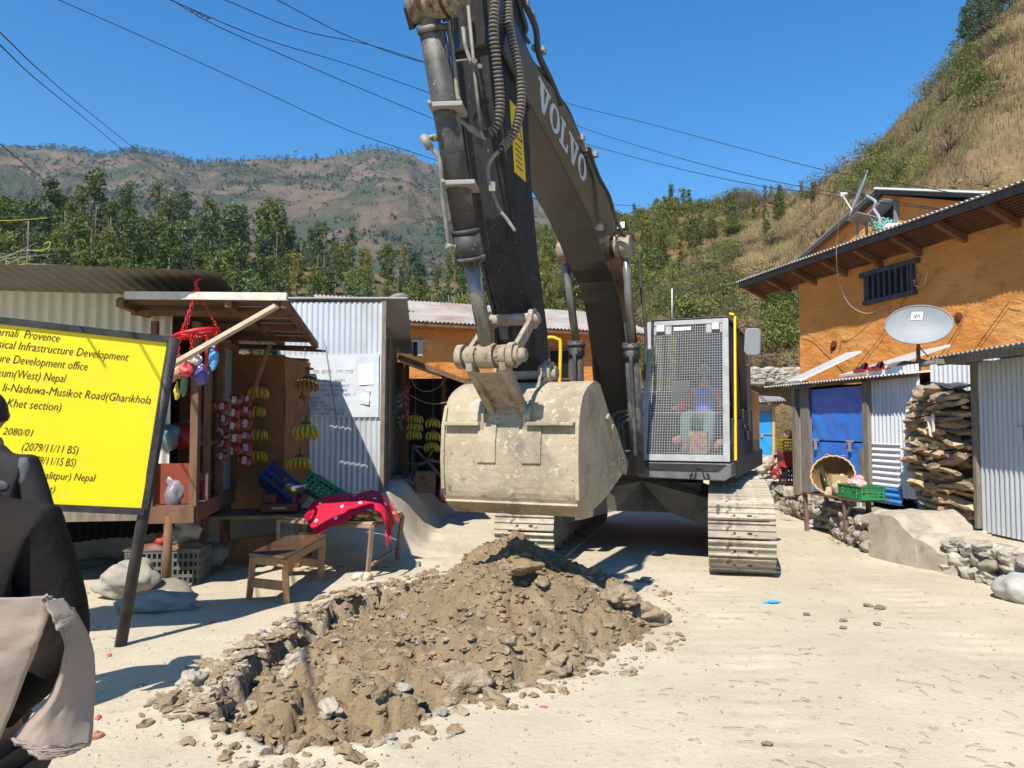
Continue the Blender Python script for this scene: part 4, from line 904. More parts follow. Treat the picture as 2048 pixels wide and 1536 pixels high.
# ---- cab
zb, zt = 1.03, 2.93
CT = lambda px, t, z: None
def xat(px, py, t):
    """local x of the photo column px on the plane 'forward = t'"""
    q = Q(px, py, 1.0); k = q.x; o = SX + FW * t
    return (k * o.y - o.x) / (WX.x - k * WX.y)
tb_, tt_ = 1.46, 1.08
xl0, xr0 = xat(1281, 950, tb_), xat(1462, 950, tb_); xl1, xr1 = xat(1297, 645, tt_), xat(1458, 645, tt_)
def CF(u, v, d=0.0):
    """point on the sloping front of the cab"""
    xl = xl0 + (xl1 - xl0) * v; xr = xr0 + (xr1 - xr0) * v
    return E_(xl + (xr - xl) * u, tb_ + (tt_ - tb_) * v + d, 1.22 + (zt - 1.22) * v)
cab_o = thing('cab', '', '', (0, 0, 0))
b = MB(); xo, xi = xr0 - .0, xl0 + .02; xt = xr1
# roof, floor, rear wall, pillars
b.prism([E_(xl1 + .02, tt_ - .04, zt + .02), E_(xr1 - .02, tt_ - .04, zt + .02), E_(xr1 - .02, -.75, zt + .0), E_(xl1 + .02, -.75, zt - .04)], (0, 0, .02))
b.prism([E_(xi, tb_ - .04, 1.10), E_(xo, tb_ - .04, 1.10), E_(xo, -.75, 1.10), E_(xi, -.75, 1.10)], (0, 0, .14))
b.prism([E_(xi, -.71, 1.24), E_(xo, -.71, 1.24), E_(xr1 - .02, -.71, zt), E_(xl1 + .02, -.71, zt)], FW * -.04)
for xa, xb in ((xi, xl1 + .02), (xo - .06, xr1 - .08)):
    for ta, tb in ((-.70, -.70), (.28, .28)):
        b.prism([E_(xa, ta, 1.2), E_(xa + .06, ta, 1.2), E_(xb + .06, tb, zt + .02), E_(xb, tb, zt + .02)], FW * .07)
b.prism([E_(xi, -.7, 1.22), E_(xi, tb_ - .06, 1.22), E_(xi, tb_ - .10, 1.7), E_(xi, -.7, 1.7)], WX * .02)
b.build('shell', BLK, cab_o, bev=0.008)
cab = [o for o in cab_o.children][0]; cab.parent = DIG; cab.location = -SX; bpy.data.objects.remove(cab_o); cab.name = 'cab'; cab['_o'] = (0, 0, 0)
b = MB()   # door on the cab's outer side
b.prism([E_(xo - .01, .33, 1.18), E_(xo - .01, tb_ - .12, 1.18), E_(xo - .01, tb_ - .14, 1.72), E_(xo - .01, .33, 1.72)], WX * .04)
b.prism([E_(xo - .01, -.72, 1.18), E_(xo - .01, .26, 1.18), E_(xo - .01, .26, 1.85), E_(xo - .01, -.72, 1.85)], WX * .04)
for k in range(7): b.box(E_(xo + .03, -.62 + k * .12, 1.45), (0.02, 0.05, 0.4), rz=-YU)
b.box(E_(xo + .05, .5, 1.62), (0.05, 0.14, 0.05), rz=-YU); b.box(E_(xo + .05, -.1, 2.0), (0.05, 0.05, 0.9), rz=-YU); b.box(E_(xo + .05, .2, 1.5), (0.06, 0.10, 0.12), rz=-YU)
b.build('door', BLK, cab, bev=0.01)
b = MB()
GL = glassmat('cab_glass', (0.88, 0.93, 0.91), 0.045)
b.quad(CF(.06, .02, -.05), CF(.94, .02, -.05), CF(.94, .96, -.05), CF(.06, .96, -.05))
b.build('front_window', GL, cab); b = MB(); GL = mat('dusty_side_glass', (0.022, 0.023, 0.024), (0.05, 0.05, 0.048), scale=5, rough=.6, spec=.15)
b.quad(E_(xo, .34, 1.74), E_(xo, tb_ - .2, 1.74), E_(xr1 - .02, tt_ - .12, zt - .06), E_(xr1 - .02, .34, zt - .06))
b.quad(E_(xo, -.62, 1.87), E_(xo, .26, 1.87), E_(xr1 - .02, .26, zt - .06), E_(xr1 - .02, -.62, zt - .06))
b.build('window', GL, cab)
# sloping guard with mesh
b = MB()
def cbox(u0, u1, v0, v1, d0, d1): 
    b.prism([CF(u0, v0, d0), CF(u1, v0, d0), CF(u1, v1, d0), CF(u0, v1, d0)], FW * (d1 - d0))
cbox(0, .075, 0, 1, .02, .07); cbox(.925, 1, 0, 1, .02, .07); cbox(.075, .925, 0, .045, .02, .065); cbox(.075, .925, .965, 1, .02, .065)
cbox(.075, .31, .90, .965, .02, .055); cbox(.73, .925, .90, .965, .02, .055); cbox(.075, .925, .33, .337, .045, .06)
guard = b.build('guard_frame', GUARD, cab, bev=0.008)
b = MB(); nu_, nv_ = 29, 50
for i in range(1, nu_):
    u = .075 + .85 * i / nu_; b.beam(CF(u, .04, .052), CF(u, .90 if u < .31 or u > .73 else .965, .052), 0.0045, 0.0045, up=tuple(WX))
for j in range(1, nv_):
    v = .04 + .925 * j / nv_; lo_, hi_ = (.075, .925) if v < .9 else (.31, .73); b.beam(CF(lo_, v, .0565), CF(hi_, v, .0565), 0.0045, 0.0045)
b.build('guard_mesh', MESHG, guard)
for u0, u1 in ((.12, .235), (.80, .90)):
    b = MB(); cbox(u0, u1, .915, .972, .06, .10); o = b.build('headlight', mat('lamp_housing', (0.25, 0.25, 0.24), rough=0.5), guard, bev=0.01)
    b = MB(); cbox(u0 + .012, u1 - .012, .922, .965, .10, .106); b.build('lens', LENS, guard, bev=0.004)
b = MB(); cbox(.34, .55, .925, .95, .058, .064); b.build('label_strip', LENS, guard)
# step tray below the guard
b = MB()
z0, z1 = 1.02, 1.20
b.prism([E_(xl0 - .02, tb_ + .06, z1), E_(xl0 - .02, tb_ + .06, z0), E_(xr0 - .06, tb_ + .06, z0 - .02), E_(xr0 + .01, tb_ + .06, z0 + .03), E_(xr0 + .01, tb_ + .06, z1)], FW * -.05)
b.prism([E_(xr0 - .03, tb_ + .04, z1), E_(xr0 - .03, tb_ + .04, z0 + .02), E_(xr0 - .03, -.7, z0 + .04), E_(xr0 - .03, -.7, z1)], WX * .045)
b.prism([E_(xl0, tb_, z0), E_(xr0 - .05, tb_, z0), E_(xr0 - .05, -.7, z0 + .03), E_(xl0, -.7, z0 + .03)], (0, 0, .03))
b.build('step_tray', mat('tray_grey', (0.10, 0.10, 0.10), (0.16, 0.155, 0.15), scale=6, rough=0.5), cab, bev=0.012)
b = MB(); b.prism([E_(xl0 + .02, tb_ + .065, z1 - .01), E_(xl0 + .12, tb_ + .065, z1 - .09), E_(xr0 - .14, tb_ + .065, z1 - .09), E_(xr0 - .04, tb_ + .065, z1 - .01)], FW * .006)
for k in range(24):
    u = .08 + .8 * k / 23; p = E_(xl0 + (xr0 - xl0) * u, tb_ + .08, z1 - .005); b.beam(p, p - Vector((0, 0, .075)), .004, .004)
b.tube(smooth_path([E_(xl0 + (xr0 - xl0) * u, tb_ + .08, z) for u, z in [(.60, 1.09), (.57, 1.05), (.60, 1.02), (.63, 1.06), (.64, 1.14), (.70, 1.14), (.72, 1.06), (.75, 1.02), (.78, 1.06), (.75, 1.09)]]), .008, 6)
b.build('step_grille', BLK, cab)
b = MB(); b.prism([E_(xr0 + .03, tb_ - .06, 1.23), E_(xr1 + .05, tt_ - .02, zt + .02), E_(xr1 + .05, tt_ - .08, zt + .04), E_(xr0 + .03, tb_ - .12, 1.23)], WX * .03)
b.prism([E_(xr1 + .0, tt_ + .0, zt + .045), E_(xr1 + .06, tt_ + .0, zt + .03), E_(xr1 + .06, tt_ - .5, zt + .03), E_(xr1, tt_ - .5, zt + .045)], (0, 0, .03))
b.build('handrail', YELP, cab, bev=0.01)
b = MB(); mc = Q(1505, 684, 9.15)
b.tube(smooth_path([Q(x, y, 9.3) for x, y in [(1478, 668), (1482, 656), (1492, 653), (1508, 656), (1513, 665), (1511, 678)]]), 0.010, 7)
b.cyl(mc + Vector((.03, .06, .01)), mc + Vector((.02, .02, 0)), 0.045, 12)
mir = b.build('mirror_arm', BLK, cab)
b = MB(); b.prism([mc + Vector((x, 0, z)) for x, z in [(-.09, .12), (-.06, .17), (.07, .17), (.105, .13), (.09, -.13), (.06, -.165), (-.07, -.16), (-.105, -.11)]], (0.02, .05, 0)); b.build('mirror', mat('mirror_back', (0.22, 0.225, 0.23), rough=0.5), cab, bev=0.015)
b = MB(); b.cyl(Q(1344, 645, 9.7), Q(1344, 577, 9.7), 0.007, 6); b.build('antenna', WHT, cab)
# cab interior
b = MB(); cx = (xl0 + xr0) / 2
b.box(E_(cx, .15, 1.55), (.50, .52, .14), rz=-YU); b.box(E_(cx, -.18, 1.98), (.50, .12, .75), rz=-YU); b.box(E_(cx, .1, 1.35), (.3, .35, .3), rz=-YU)
for s in (-1, 1): b.box(E_(cx + s * .33, .3, 1.68), (.14, .6, .12), rz=-YU); b.cyl(E_(cx + s * .33, .5, 1.73), E_(cx + s * .31, .55, 1.93), .02, 8)
b.box(E_(xi + .12, .9, 1.6), (.12, .1, .5), rz=-YU)
b.build('seat', mat('seat_dark', (0.03, 0.03, 0.033), rough=0.8), cab, bev=0.03)
b = MB(); b.quad(E_(xi + .08, .0, 1.9), E_(xi + .30, -.1, 1.9), E_(xi + .30, -.1, 2.25), E_(xi + .08, .0, 2.25)); b.build('rear_sticker', mat('sticker_green', (0.35, 0.42, 0.16)), cab)
b = MB(); b.tube(smooth_path([E_(cx - .3 + .1 * i, .55, 1.42 + .05 * math.sin(i)) for i in range(8)]), .06, 7); b.box(E_(cx + .06, .78, 1.42), (.22, .2, .28), rz=-YU)
CLOTH = mat('patterned_cloth', (0.45, 0.05, 0.22), (0.55, 0.42, 0.08), scale=22, rough=0.9, c3=(0.05, 0.12, 0.3), c3scale=15)
b.build('cushion', CLOTH, cab)
# ================================================================ right side of the street
MUDO = mat('orange_mud', (0.62, 0.262, 0.070), (0.53, 0.205, 0.048), scale=1.1, rough=0.95, bump=0.85, bscale=5.5, detail=8, c3=(0.64, 0.33, 0.12), c3scale=0.6, spec=0.1, bdist=0.05, stretch=(1, 1, 1.8), specks=(((0.40, 0.155, 0.04), 3.0, .58, .72), ((0.62, 0.40, 0.20), 14, .66, .73)))
TIN = mat('galvanised_tin', (0.60, 0.62, 0.63), (0.50, 0.52, 0.54), scale=2.0, rough=0.42, metal=0.25, bump=0.05, bscale=30, c3=(0.44, 0.42, 0.39), c3scale=0.9, stretch=(1, 1, 0.35), spec=0.4)
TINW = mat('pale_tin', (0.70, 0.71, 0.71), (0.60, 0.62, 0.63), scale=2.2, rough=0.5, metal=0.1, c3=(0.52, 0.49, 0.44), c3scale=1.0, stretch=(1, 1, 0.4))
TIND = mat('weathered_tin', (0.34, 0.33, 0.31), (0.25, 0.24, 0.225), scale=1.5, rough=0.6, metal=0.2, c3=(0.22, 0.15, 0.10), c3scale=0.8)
ROOFT = mat('roof_tin', (0.42, 0.39, 0.36), (0.50, 0.47, 0.44), scale=1.3, rough=0.6, metal=0.15, c3=(0.30, 0.20, 0.13), c3scale=0.5, c3lo=.5, c3hi=.7)
WOOD = mat('grey_wood', (0.24, 0.20, 0.155), (0.15, 0.12, 0.09), scale=6, rough=0.85, bump=0.3, bscale=20, stretch=(3, 3, .6))
WOODB = mat('brown_wood', (0.20, 0.105, 0.055), (0.12, 0.062, 0.034), scale=6, rough=0.8, bump=0.25, bscale=22, stretch=(3, 3, .6))
WOODL = mat('pale_wood', (0.50, 0.36, 0.20), (0.38, 0.26, 0.135), scale=5, rough=0.75, bump=0.2, bscale=30, stretch=(3, 3, .5))
DARKW = mat('dark_timber', (0.048, 0.045, 0.045), (0.085, 0.078, 0.07), scale=5, rough=0.8, stretch=(2, 2, .6))
BLUE = mat('blue_paint', (0.018, 0.15, 0.56), (0.028, 0.19, 0.62), scale=2.5, rough=0.42, bump=0.12, bscale=4, c3=(0.06, 0.18, 0.42), c3scale=6, c3lo=.6, c3hi=.75, spec=0.5, bdist=0.05)
CONC = mat('concrete', (0.43, 0.375, 0.29), (0.29, 0.25, 0.195), scale=2.6, rough=0.9, bump=0.3, bscale=18, c3=(0.45, 0.40, 0.32), c3scale=1.2, specks=(((0.20, 0.18, 0.15), 5, .60, .75),))
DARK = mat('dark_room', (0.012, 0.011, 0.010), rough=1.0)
HC = Vector((6.38, 17.0, 0)); HN = Vector((0.226, -0.974, 0)); HO = Vector((-0.974, -0.226, 0))
def H(s, o, z): return HC + HN * s + HO * o + Vector((0, 0, z))
def onplane(px, py, P, n):
    q = Q(px, py, 1.0); o = Vector((0, 0, CZ)); d = q - o; return o + d * ((P - o).dot(n) / d.dot(n))
HW = lambda px, py, o=0.0: onplane(px, py, H(0, o, 0), HO)
# ---- orange mud house by the road
h1 = thing('mud_house', 'orange mud house with wide tin eaves and barred window, above the tin sheds', 'house', H(0, 0, 0.3))
b = MB()
def wallpt(i, j):
    s, z = 13 * i, 0.2 + 4.85 * j
    return H(s, 0.03 * fbm(s * 1.2, z * 1.6, 3, 3), z)
b.grid(wallpt, 90, 36)
b.para(H(0, -.06, .2), HN * 13, HO * -5, Vector((0, 0, 4.85)))
b.build('wall', MUDO, h1)
wb = MB(); b = MB()
p00, p11 = HW(1737, 600), HW(1829, 530)
s0, s1 = (p00 - HC).dot(HN), (p11 - HC).dot(HN); z0w, z1w = HW(1785, 590).z, HW(1785, 541).z
for s in (s0, s1): b.beam(H(s, .03, z0w - .05), H(s, .03, z1w + .03), .06, .10, up=tuple(HO))
b.beam(H(s0 - .16, .035, z1w + .05), H(s1 + .16, .035, z1w + .05), .09, .10, up=tuple(HO)); b.beam(H(s0 - .06, .035, z0w - .05), H(s1 + .06, .035, z0w - .05), .08, .12, up=tuple(HO))
win = b.build('window', mat('slate_paint', (0.028, 0.036, 0.045), (0.05, 0.06, 0.068), scale=8, rough=0.7), h1)
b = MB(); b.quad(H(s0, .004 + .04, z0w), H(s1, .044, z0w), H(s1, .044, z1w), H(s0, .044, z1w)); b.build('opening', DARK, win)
b = MB()
for k in range(8): b.beam(H(s0 + .08 + (s1 - s0 - .16) * k / 7, .07, z0w), H(s0 + .08 + (s1 - s0 - .16) * k / 7, .07, z1w), .045, .03, up=tuple(HO))
b.build('bar', mat('slate_paint', (0, 0, 0)), win)
# roof with corrugated sheet, fascia board, rafters and lath
rz_ = lambda o: 5.06 + (0.66 - o) * 0.11
b = MB(); b.corr(H(-1.52, .70, rz_(.70)), HN * 15, H(0, -5.5, rz_(-5.5)) - H(0, .70, rz_(.70)), 0.10, 0.018); roof = b.build('roof', ROOFT, h1)
b = MB(); b.beam(H(-1.45, .60, rz_(.60) - .09), H(13.4, .60, rz_(.60) - .075), .045, .11, up=(0, 0, 1)); b.beam(H(-1.47, .62, rz_(.62) - .09), H(-1.47, -5.4, rz_(-5.4) - .09), .045, .14)
b.build('fascia', DARKW, roof)
b = MB()
for k in range(15):
    s = -1.35 + k * 1.0; b.beam(H(s, .57, 4.93), H(s, -.02, 4.66), .09, .10)
for o in (-1.2, -2.6): b.beam(H(-1.4, o, rz_(o) - .12), H(.1, o, rz_(o) - .12), .09, .1)
for k in range(10): o = .55 - k * .06; zz_ = 5.00 - (.55 - o) * .46; b.beam(H(-1.4, o, zz_), H(13.3, o, zz_), .045, .014)
b.para(H(-1.44, .58, 5.035), HN * 14.8, HO * -.6 + Vector((0, 0, -.27)), Vector((0, 0, .006)))
b.para(H(-1.44, 0, 4.76), HN * 1.5, HO * -5.2 + Vector((0, 0, .9)), Vector((0, 0, .006)))
b.build('rafter', mat('reddish_timber', (0.20, 0.085, 0.035), (0.13, 0.058, 0.028), scale=5, rough=0.85), roof)
b = MB(); 
for px, py in ((1918, 635), (1667, 691)):
    q = HW(px, py); s, z = (q - HC).dot(HN), q.z; b.rock(H(s, .0, z), (.10, .035, .085), seed=px, sub=2, rough=.5, rz=math.atan2(HN.y, HN.x))
b.build('wall_hole', mat('hole_dark', (0.10, 0.03, 0.012), rough=1), h1)
b = MB()   # wooden hook pegged in the wall
q = HW(1852, 570); b.tube([q + HO * .02, q + HO * .1 + HN * .1 + Vector((0, 0, .06)), q + HO * .16 + HN * .25 + Vector((0, 0, .2))], .016, 6)
b.tube(smooth_path([HW(x, y) + HO * .06 for x, y in [(1828, 566), (1836, 560), (1834, 570), (1848, 573), (1866, 552)]]), .010, 5)
tag(b.build('wall_hook', WOODL), 'pale wooden hook stuck in the orange wall beside the barred window', 'hook')
b = MB(); pts = [HW(1684, 392, 1.2), HW(1675, 470, .9), HW(1673, 520, .8), HW(1680, 570, .5), HW(1700, 610, .3), HW(1735, 627, .1), HW(1771, 611, .06)]
b.tube(smooth_path(pts, 8), .008, 5); tag(b.build('hanging_cable', mat('cable_grey', (0.35, 0.30, 0.26), rough=0.6)), 'loose grey cable drooping from the upper dish across the orange wall', 'cable')
WIRE = mat('wire_brown', (0.14, 0.075, 0.045), rough=0.7)
for k, (pl, lab) in enumerate([([(1605, 667), (1626, 672), (1690, 735), (1700, 755)], 'thin wire running down the orange wall at its far corner'), ([(1700, 755), (1745, 700), (1800, 625), (1830, 560)], 'thin wire slanting up the orange wall below the barred window'),
                               ([(1880, 720), (1925, 650), (1940, 610)], 'thin wire slanting behind the large dish on the orange wall'), ([(1950, 705), (2023, 604), (2048, 608)], 'thin wire slanting up to the nearest corner of the orange wall')]):
    b = MB(); b.tube([HW(x, y) + HO * .045 for x, y in pl], .006, 5); tag(b.build('wall_wire', WIRE), lab, 'wire')
# ---- second orange house: gable above the first roof
O2 = -4.6
g = lambda px, py: HW(px, py, O2)
h2 = thing('gable_house', 'upper orange mud house whose gable rises above the lower roof', 'house', H(0, O2, 0.5))
gl, gt, gr = g(1606, 520), g(1768, 383), g(1995, 392)
sl, st_, sr = [(p - HC).dot(HN) for p in (gl, gt, gr)]
b = MB(); b.prism([H(sl + .3, O2, 4.0), H(sr - .2, O2, 4.0), H(sr - .2, O2, gr.z - .12), H(st_, O2, gt.z - .1), H(sl + .3, O2, gl.z + .1)], HO * -6); b.build('wall', MUDO, h2)
b = MB()
b.prism([H(sl - .5, O2 + .28, gl.z - .20), H(st_, O2 + .28, gt.z + .02), H(st_, O2 + .28, gt.z + .06), H(sl - .5, O2 + .28, gl.z - .15)], HO * -7)
b.prism([H(sr + .5, O2 + .28, gr.z - .14), H(st_, O2 + .28, gt.z + .02), H(st_, O2 + .28, gt.z + .06), H(sr + .5, O2 + .28, gr.z - .09)], HO * -7)
rf = b.build('roof', mat('roof_edge', (0.24, 0.225, 0.205), (0.17, 0.16, 0.145), scale=1.2, rough=0.6), h2)
b = MB(); b.beam(H(sl - .4, O2 + .24, gl.z - .23), H(st_, O2 + .24, gt.z - .04), .06, .12); b.beam(H(sr + .4, O2 + .24, gr.z - .16), H(st_, O2 + .24, gt.z - .04), .05, .08); b.build('barge_board', DARKW, rf)
b = MB(); b.beam(H(sr + .45, O2 + .30, gr.z - .08), H(st_, O2 + .30, gt.z + .075), .05, .05); b.build('ridge_strip', WHT, rf)
a, c = g(1757, 468), g(1793, 410); sa, sc2 = (a - HC).dot(HN), (c - HC).dot(HN)
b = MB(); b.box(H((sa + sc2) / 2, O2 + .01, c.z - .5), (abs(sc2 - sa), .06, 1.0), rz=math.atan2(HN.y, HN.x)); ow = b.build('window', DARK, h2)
b = MB(); b.beam(H(sc2 + .04, O2 + .05, c.z - 1), H(sc2 + .04, O2 + .05, c.z + .05), .09, .1, up=tuple(HO)); b.prism([H(sa - .15, O2 + .06, c.z - .32), H(sc2 + .08, O2 + .06, c.z + .05), H(sc2 + .08, O2 + .06, c.z + .12), H(sa - .15, O2 + .06, c.z - .24)], HO * .45); b.build('frame', mat('slate_frame', (0.20, 0.22, 0.24), rough=.6), ow)
b = MB(); p = onplane(1735, 440, H(0, -2.2, 0), HO); b.box(p, (.75, .5, .03), M=Matrix.Rotation(R(14), 3, 'Y') @ Matrix.Rotation(R(-8), 3, 'X')); b.box(p + Vector((.02, .1, -.3)), (.05, .05, .6)); b.box(p + Vector((-.2, .1, -.3)), (.04, .04, .6))
tag(b.build('board_shelter', WOOD), 'tilted weathered board on short posts in front of the upper gable', 'board')
b = MB(); r = random.Random(2); p = onplane(1768, 452, H(0, -2.0, 0), HO)
for k in range(420): leafquad(b, p + Vector((r.gauss(0, .12), r.gauss(0, .1), r.gauss(0, .08))), .07, r, 0, .35)
tag(b.build('net_bundle', mat('mint_net', (0.22, 0.62, 0.52), (0.32, 0.70, 0.60), scale=20)), 'crumpled mint green net lying on the eave of the roof', 'net')
b = MB(); p = onplane(1784, 455, H(0, -2.0, 0), HO); b.rock(p, (.20, .15, .10), 4, 2, .35); tag(b.build('sack', mat('sack_white', (0.55, 0.49, 0.40), (0.45, 0.38, 0.3), scale=9)), 'whitish sack beside the mint green net on the roof', 'sack')
def dish(name, c, n, rx, ry, label, cat='satellite dish'):
    """offset dish: shallow bowl, rim, feed arm, feed, pole"""
    n = Vector(n).normalized(); a = n.cross(Vector((0, 0, 1))).normalized(); u = a.cross(n) * -1
    if u.z < 0: u = -u
    t = thing(name, label, cat, tuple(c)); b = MB(); vs = []; K = 8; N_ = 36
    for i in range(K + 1):
        for j in range(N_):
            w = 2 * math.pi * j / N_; rr = i / K
            vs.append(c + a * math.cos(w) * rx * rr + u * math.sin(w) * ry * rr + n * (0.13 * rx * rr * rr))
    fs = [(i * N_ + j, i * N_ + (j + 1) % N_, (i + 1) * N_ + (j + 1) % N_, (i + 1) * N_ + j) for i in range(K) for j in range(N_)]
    b.add(vs, fs, 0, True); b.tube([vs[K * N_ + j] for j in list(range(N_)) + [0]], .009, 6)
    d = b.build('reflector', mat('dish_grey', (0.25, 0.265, 0.275), (0.215, 0.23, 0.24), scale=5, rough=0.5), t)
    return t, a, u, n
# large dish on the shed roof
dc_ = Q(1837, 652, 10.6); dn = Vector((-.42, -.86, .28))
t, a, u, n = dish('satellite_dish', dc_, dn, .415, .285, 'large grey satellite dish with white emblem on the tin shed roof')
b = MB(); q = dc_ + a * .02 + u * .11 + n * .018
def dp(x, y): 
    rr = math.hypot(x / .415, y / .285); return dc_ + a * x * (-1 if a.x < 0 else 1) + u * y + n * (.058 * rr * rr + .006)
b.quad(dp(-.095, .09), dp(.045, .09), dp(.06, .195), dp(-.075, .20)); em = b.build('emblem', mat('emblem_white', (0.75, 0.76, 0.76), rough=0.5), t)
b = MB()
for pl in [[(-.035, .135), (-.05, .12), (-.055, .14), (-.035, .155), (-.02, .15), (-.03, .115), (-.012, .115)], [(-.015, .18), (-.03, .118)], [(.012, .178), (-.006, .118), (.005, .15), (.02, .148), (.018, .12), (.03, .118)]]:
    b.tube([dp(x, y) + n * .004 for x, y in pl], .0065, 5)
b.build('emblem_letters', mat('emblem_grey', (0.12, 0.13, 0.15), rough=.5), em)
b = MB(); bk_ = dc_ - n * .05; b.tube([bk_ + u * -.05, bk_ - n * .1, Vector((dc_.x + .06, dc_.y + .14, 2.44))], .025, 8); b.cyl(dc_ + Vector((.06, .14, -.3)), Vector((dc_.x + .06, dc_.y + .14, 2.38)), .028, 8)
b.tube([Vector((dc_.x + .06, dc_.y + .14, 2.75)), Vector((dc_.x + .3, dc_.y + .05, 2.42))], .008, 6); b.build('pole', mat('pole_rust', (0.16, 0.075, 0.045), (0.22, 0.13, 0.09), scale=9), t)
# upper dish seen edge on
dc2 = HW(1722, 388, -1.0); dn2 = Vector((-.90, .25, .35)); 
t, a, u, n = dish('satellite_dish', dc2, dn2, .42, .50, 'grey satellite dish seen edge on, on the upper roof')
fa = HW(1686, 388, -1.0)
b = MB(); b.tube([dc2 - u * .4 + n * .04, fa - Vector((0, 0, .04))], .014, 6); b.cyl(fa - Vector((.06, 0, 0)), fa + Vector((.09, 0, 0)), .035, 8); b.cyl(fa + Vector((-.02, 0, 0)), fa + Vector((-.02, 0, -.06)), .04, 8); b.build('feed_arm', mat('feed_white', (0.6, 0.6, 0.55), rough=.5), t)
b = MB(); m1 = HW(1750, 402, -1.0); b.tube(smooth_path([dc2 - n * .04, m1, HW(1748, 418, -1.0), HW(1758, 434, -1.0), HW(1760, 452, -1.0)]), .03, 8); b.build('pole', mat('pole_grey', (0.28, 0.3, 0.33), rough=.5), t)
# ---- tin shed with the blue door
SL, SR = Vector((5.05, 13.6, 0)), Vector((5.56, 10.5, 0)); SU = (SR - SL).normalized(); SN = Vector((SU.y, -SU.x, 0))
if SN.x > 0: SN = -SN
SLEN = (SR - SL).length
def A(s, o, z): return SL + SU * s + SN * o + Vector((0, 0, z))
SA = lambda px, py, o=0.0: onplane(px, py, A(0, o, 0), SN)
def As(px): return (SA(px, 850) - SL).dot(SU)
shed = thing('tin_shed', 'small tin shed with blue metal double door and white tin side', 'shed', A(SLEN / 2, -1, .4))
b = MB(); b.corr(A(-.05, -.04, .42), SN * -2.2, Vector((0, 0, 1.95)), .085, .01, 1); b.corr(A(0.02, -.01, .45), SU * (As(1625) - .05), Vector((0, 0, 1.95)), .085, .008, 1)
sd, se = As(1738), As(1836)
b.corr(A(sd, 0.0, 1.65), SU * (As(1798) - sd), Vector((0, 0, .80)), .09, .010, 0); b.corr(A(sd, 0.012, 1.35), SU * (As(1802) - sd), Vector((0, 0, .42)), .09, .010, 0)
b.corr(A(sd + .04, .015, 0.72), Vector((0, 0, .66)), SU * (As(1800) - sd - .03), .085, .012, 0)
b.corr(A(As(1796), 0.005, .62), SU * (As(1850) - As(1796)), Vector((0, 0, 1.86)) - SU * .10, .085, .010, 0)
b.corr(A(As(1845), -.15, 1.9), SU * 1.6, Vector((0, 0, .56)), .085, .010, 0)
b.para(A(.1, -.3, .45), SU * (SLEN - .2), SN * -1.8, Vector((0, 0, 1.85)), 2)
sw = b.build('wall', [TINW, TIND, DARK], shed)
b = MB(); b.corr(A(sd + .02, .022, .50), Vector((0, 0, .24)), SU * (As(1800) - sd + .02), .085, .012, 0); b.corr(A(As(1838), .03, .42), SU * .24, Vector((0, 0, .32)) - SU * .06, .085, .01, 0)
b.corr(A(-.06, -.02, .55), SN * -.7, Vector((0, 0, .85)), .085, .012, 0)
b.build('painted_strip', mat('strip_blue', (0.03, 0.19, 0.55), (0.05, 0.24, 0.6), scale=4, rough=.5), shed, label='blue painted lower strip of the tin wall')
b = MB(); b.corr(A(-.75, .25, 2.34), SU * (SLEN + .8), SN * -3.1 + Vector((0, 0, .28)), .085, .014, 0); b.build('roof', mat('shed_roof_tin', (0.50, 0.47, 0.42), (0.40, 0.36, 0.31), scale=2, rough=.6), shed)
d0, d1 = As(1626), As(1735)
b = MB(); 
def bent(i, j, k, zb_, zt_): 
    s = d0 + (d1 - d0) * i; return A(s, .02 + .018 * fbm(s * 5, j * 4 + k * 7, 3, 2), zb_ + (zt_ - zb_) * j)
b.grid(lambda i, j: bent(i, j, 0, 0.50, 1.36), 24, 18); b.grid(lambda i, j: bent(i, j, 1, 1.385, 2.24), 24, 18)
door = b.build('door', BLUE, shed)
b = MB()
for s in (d0 + .12, d0 + (d1 - d0) * .72): b.box(A(s + .05, .06, 1.39), (.18, .02, .035), rz=math.atan2(SU.y, SU.x)); b.box(A(s + .06, .07, 1.31), (.045, .03, .16), rz=math.atan2(SU.y, SU.x))
for f_ in (.33, .62): s = d0 + (d1 - d0) * f_; b.tube(smooth_path([A(s + .05, .05, 1.16), A(s, .09, 1.15), A(s, .09, 1.06), A(s + .05, .05, 1.04)]), .009, 6)
b.build('latch', mat('latch_steel', (0.45, 0.44, 0.42), rough=.45, metal=.6), door)
b = MB()
b.beam(A(d0 - .16, .05, .42), A(d0 - .16, .05, 2.34), .26, .03, up=tuple(SN)); b.beam(A(d1 + .06, .05, .45), A(d1 + .06, .05, 2.36), .12, .07, up=tuple(SN)); b.beam(A(d0 - .02, .05, .42), A(d0 - .02, .05, 1.3), .09, .05, up=tuple(SN)); b.beam(A(d1 - .02, .07, .42), A(d1 - .04, .07, 1.28), .09, .05, up=tuple(SN))
b.beam(A(-.02, .04, .42), A(-.02, .04, 2.34), .1, .08, up=tuple(SN)); b.beam(A(-.1, .05, 2.30), A(SLEN, .05, 2.33), .07, .05)
b.build('post', WOOD, shed)
b = MB(); b.box(A(d1 - .12, .16, .62), (.34, .03, .42), rz=math.atan2(SU.y, SU.x)); tag(b.build('metal_sheet', TINW, bev=.02), 'pale metal sheet leaning at the foot of the blue door', 'sheet')
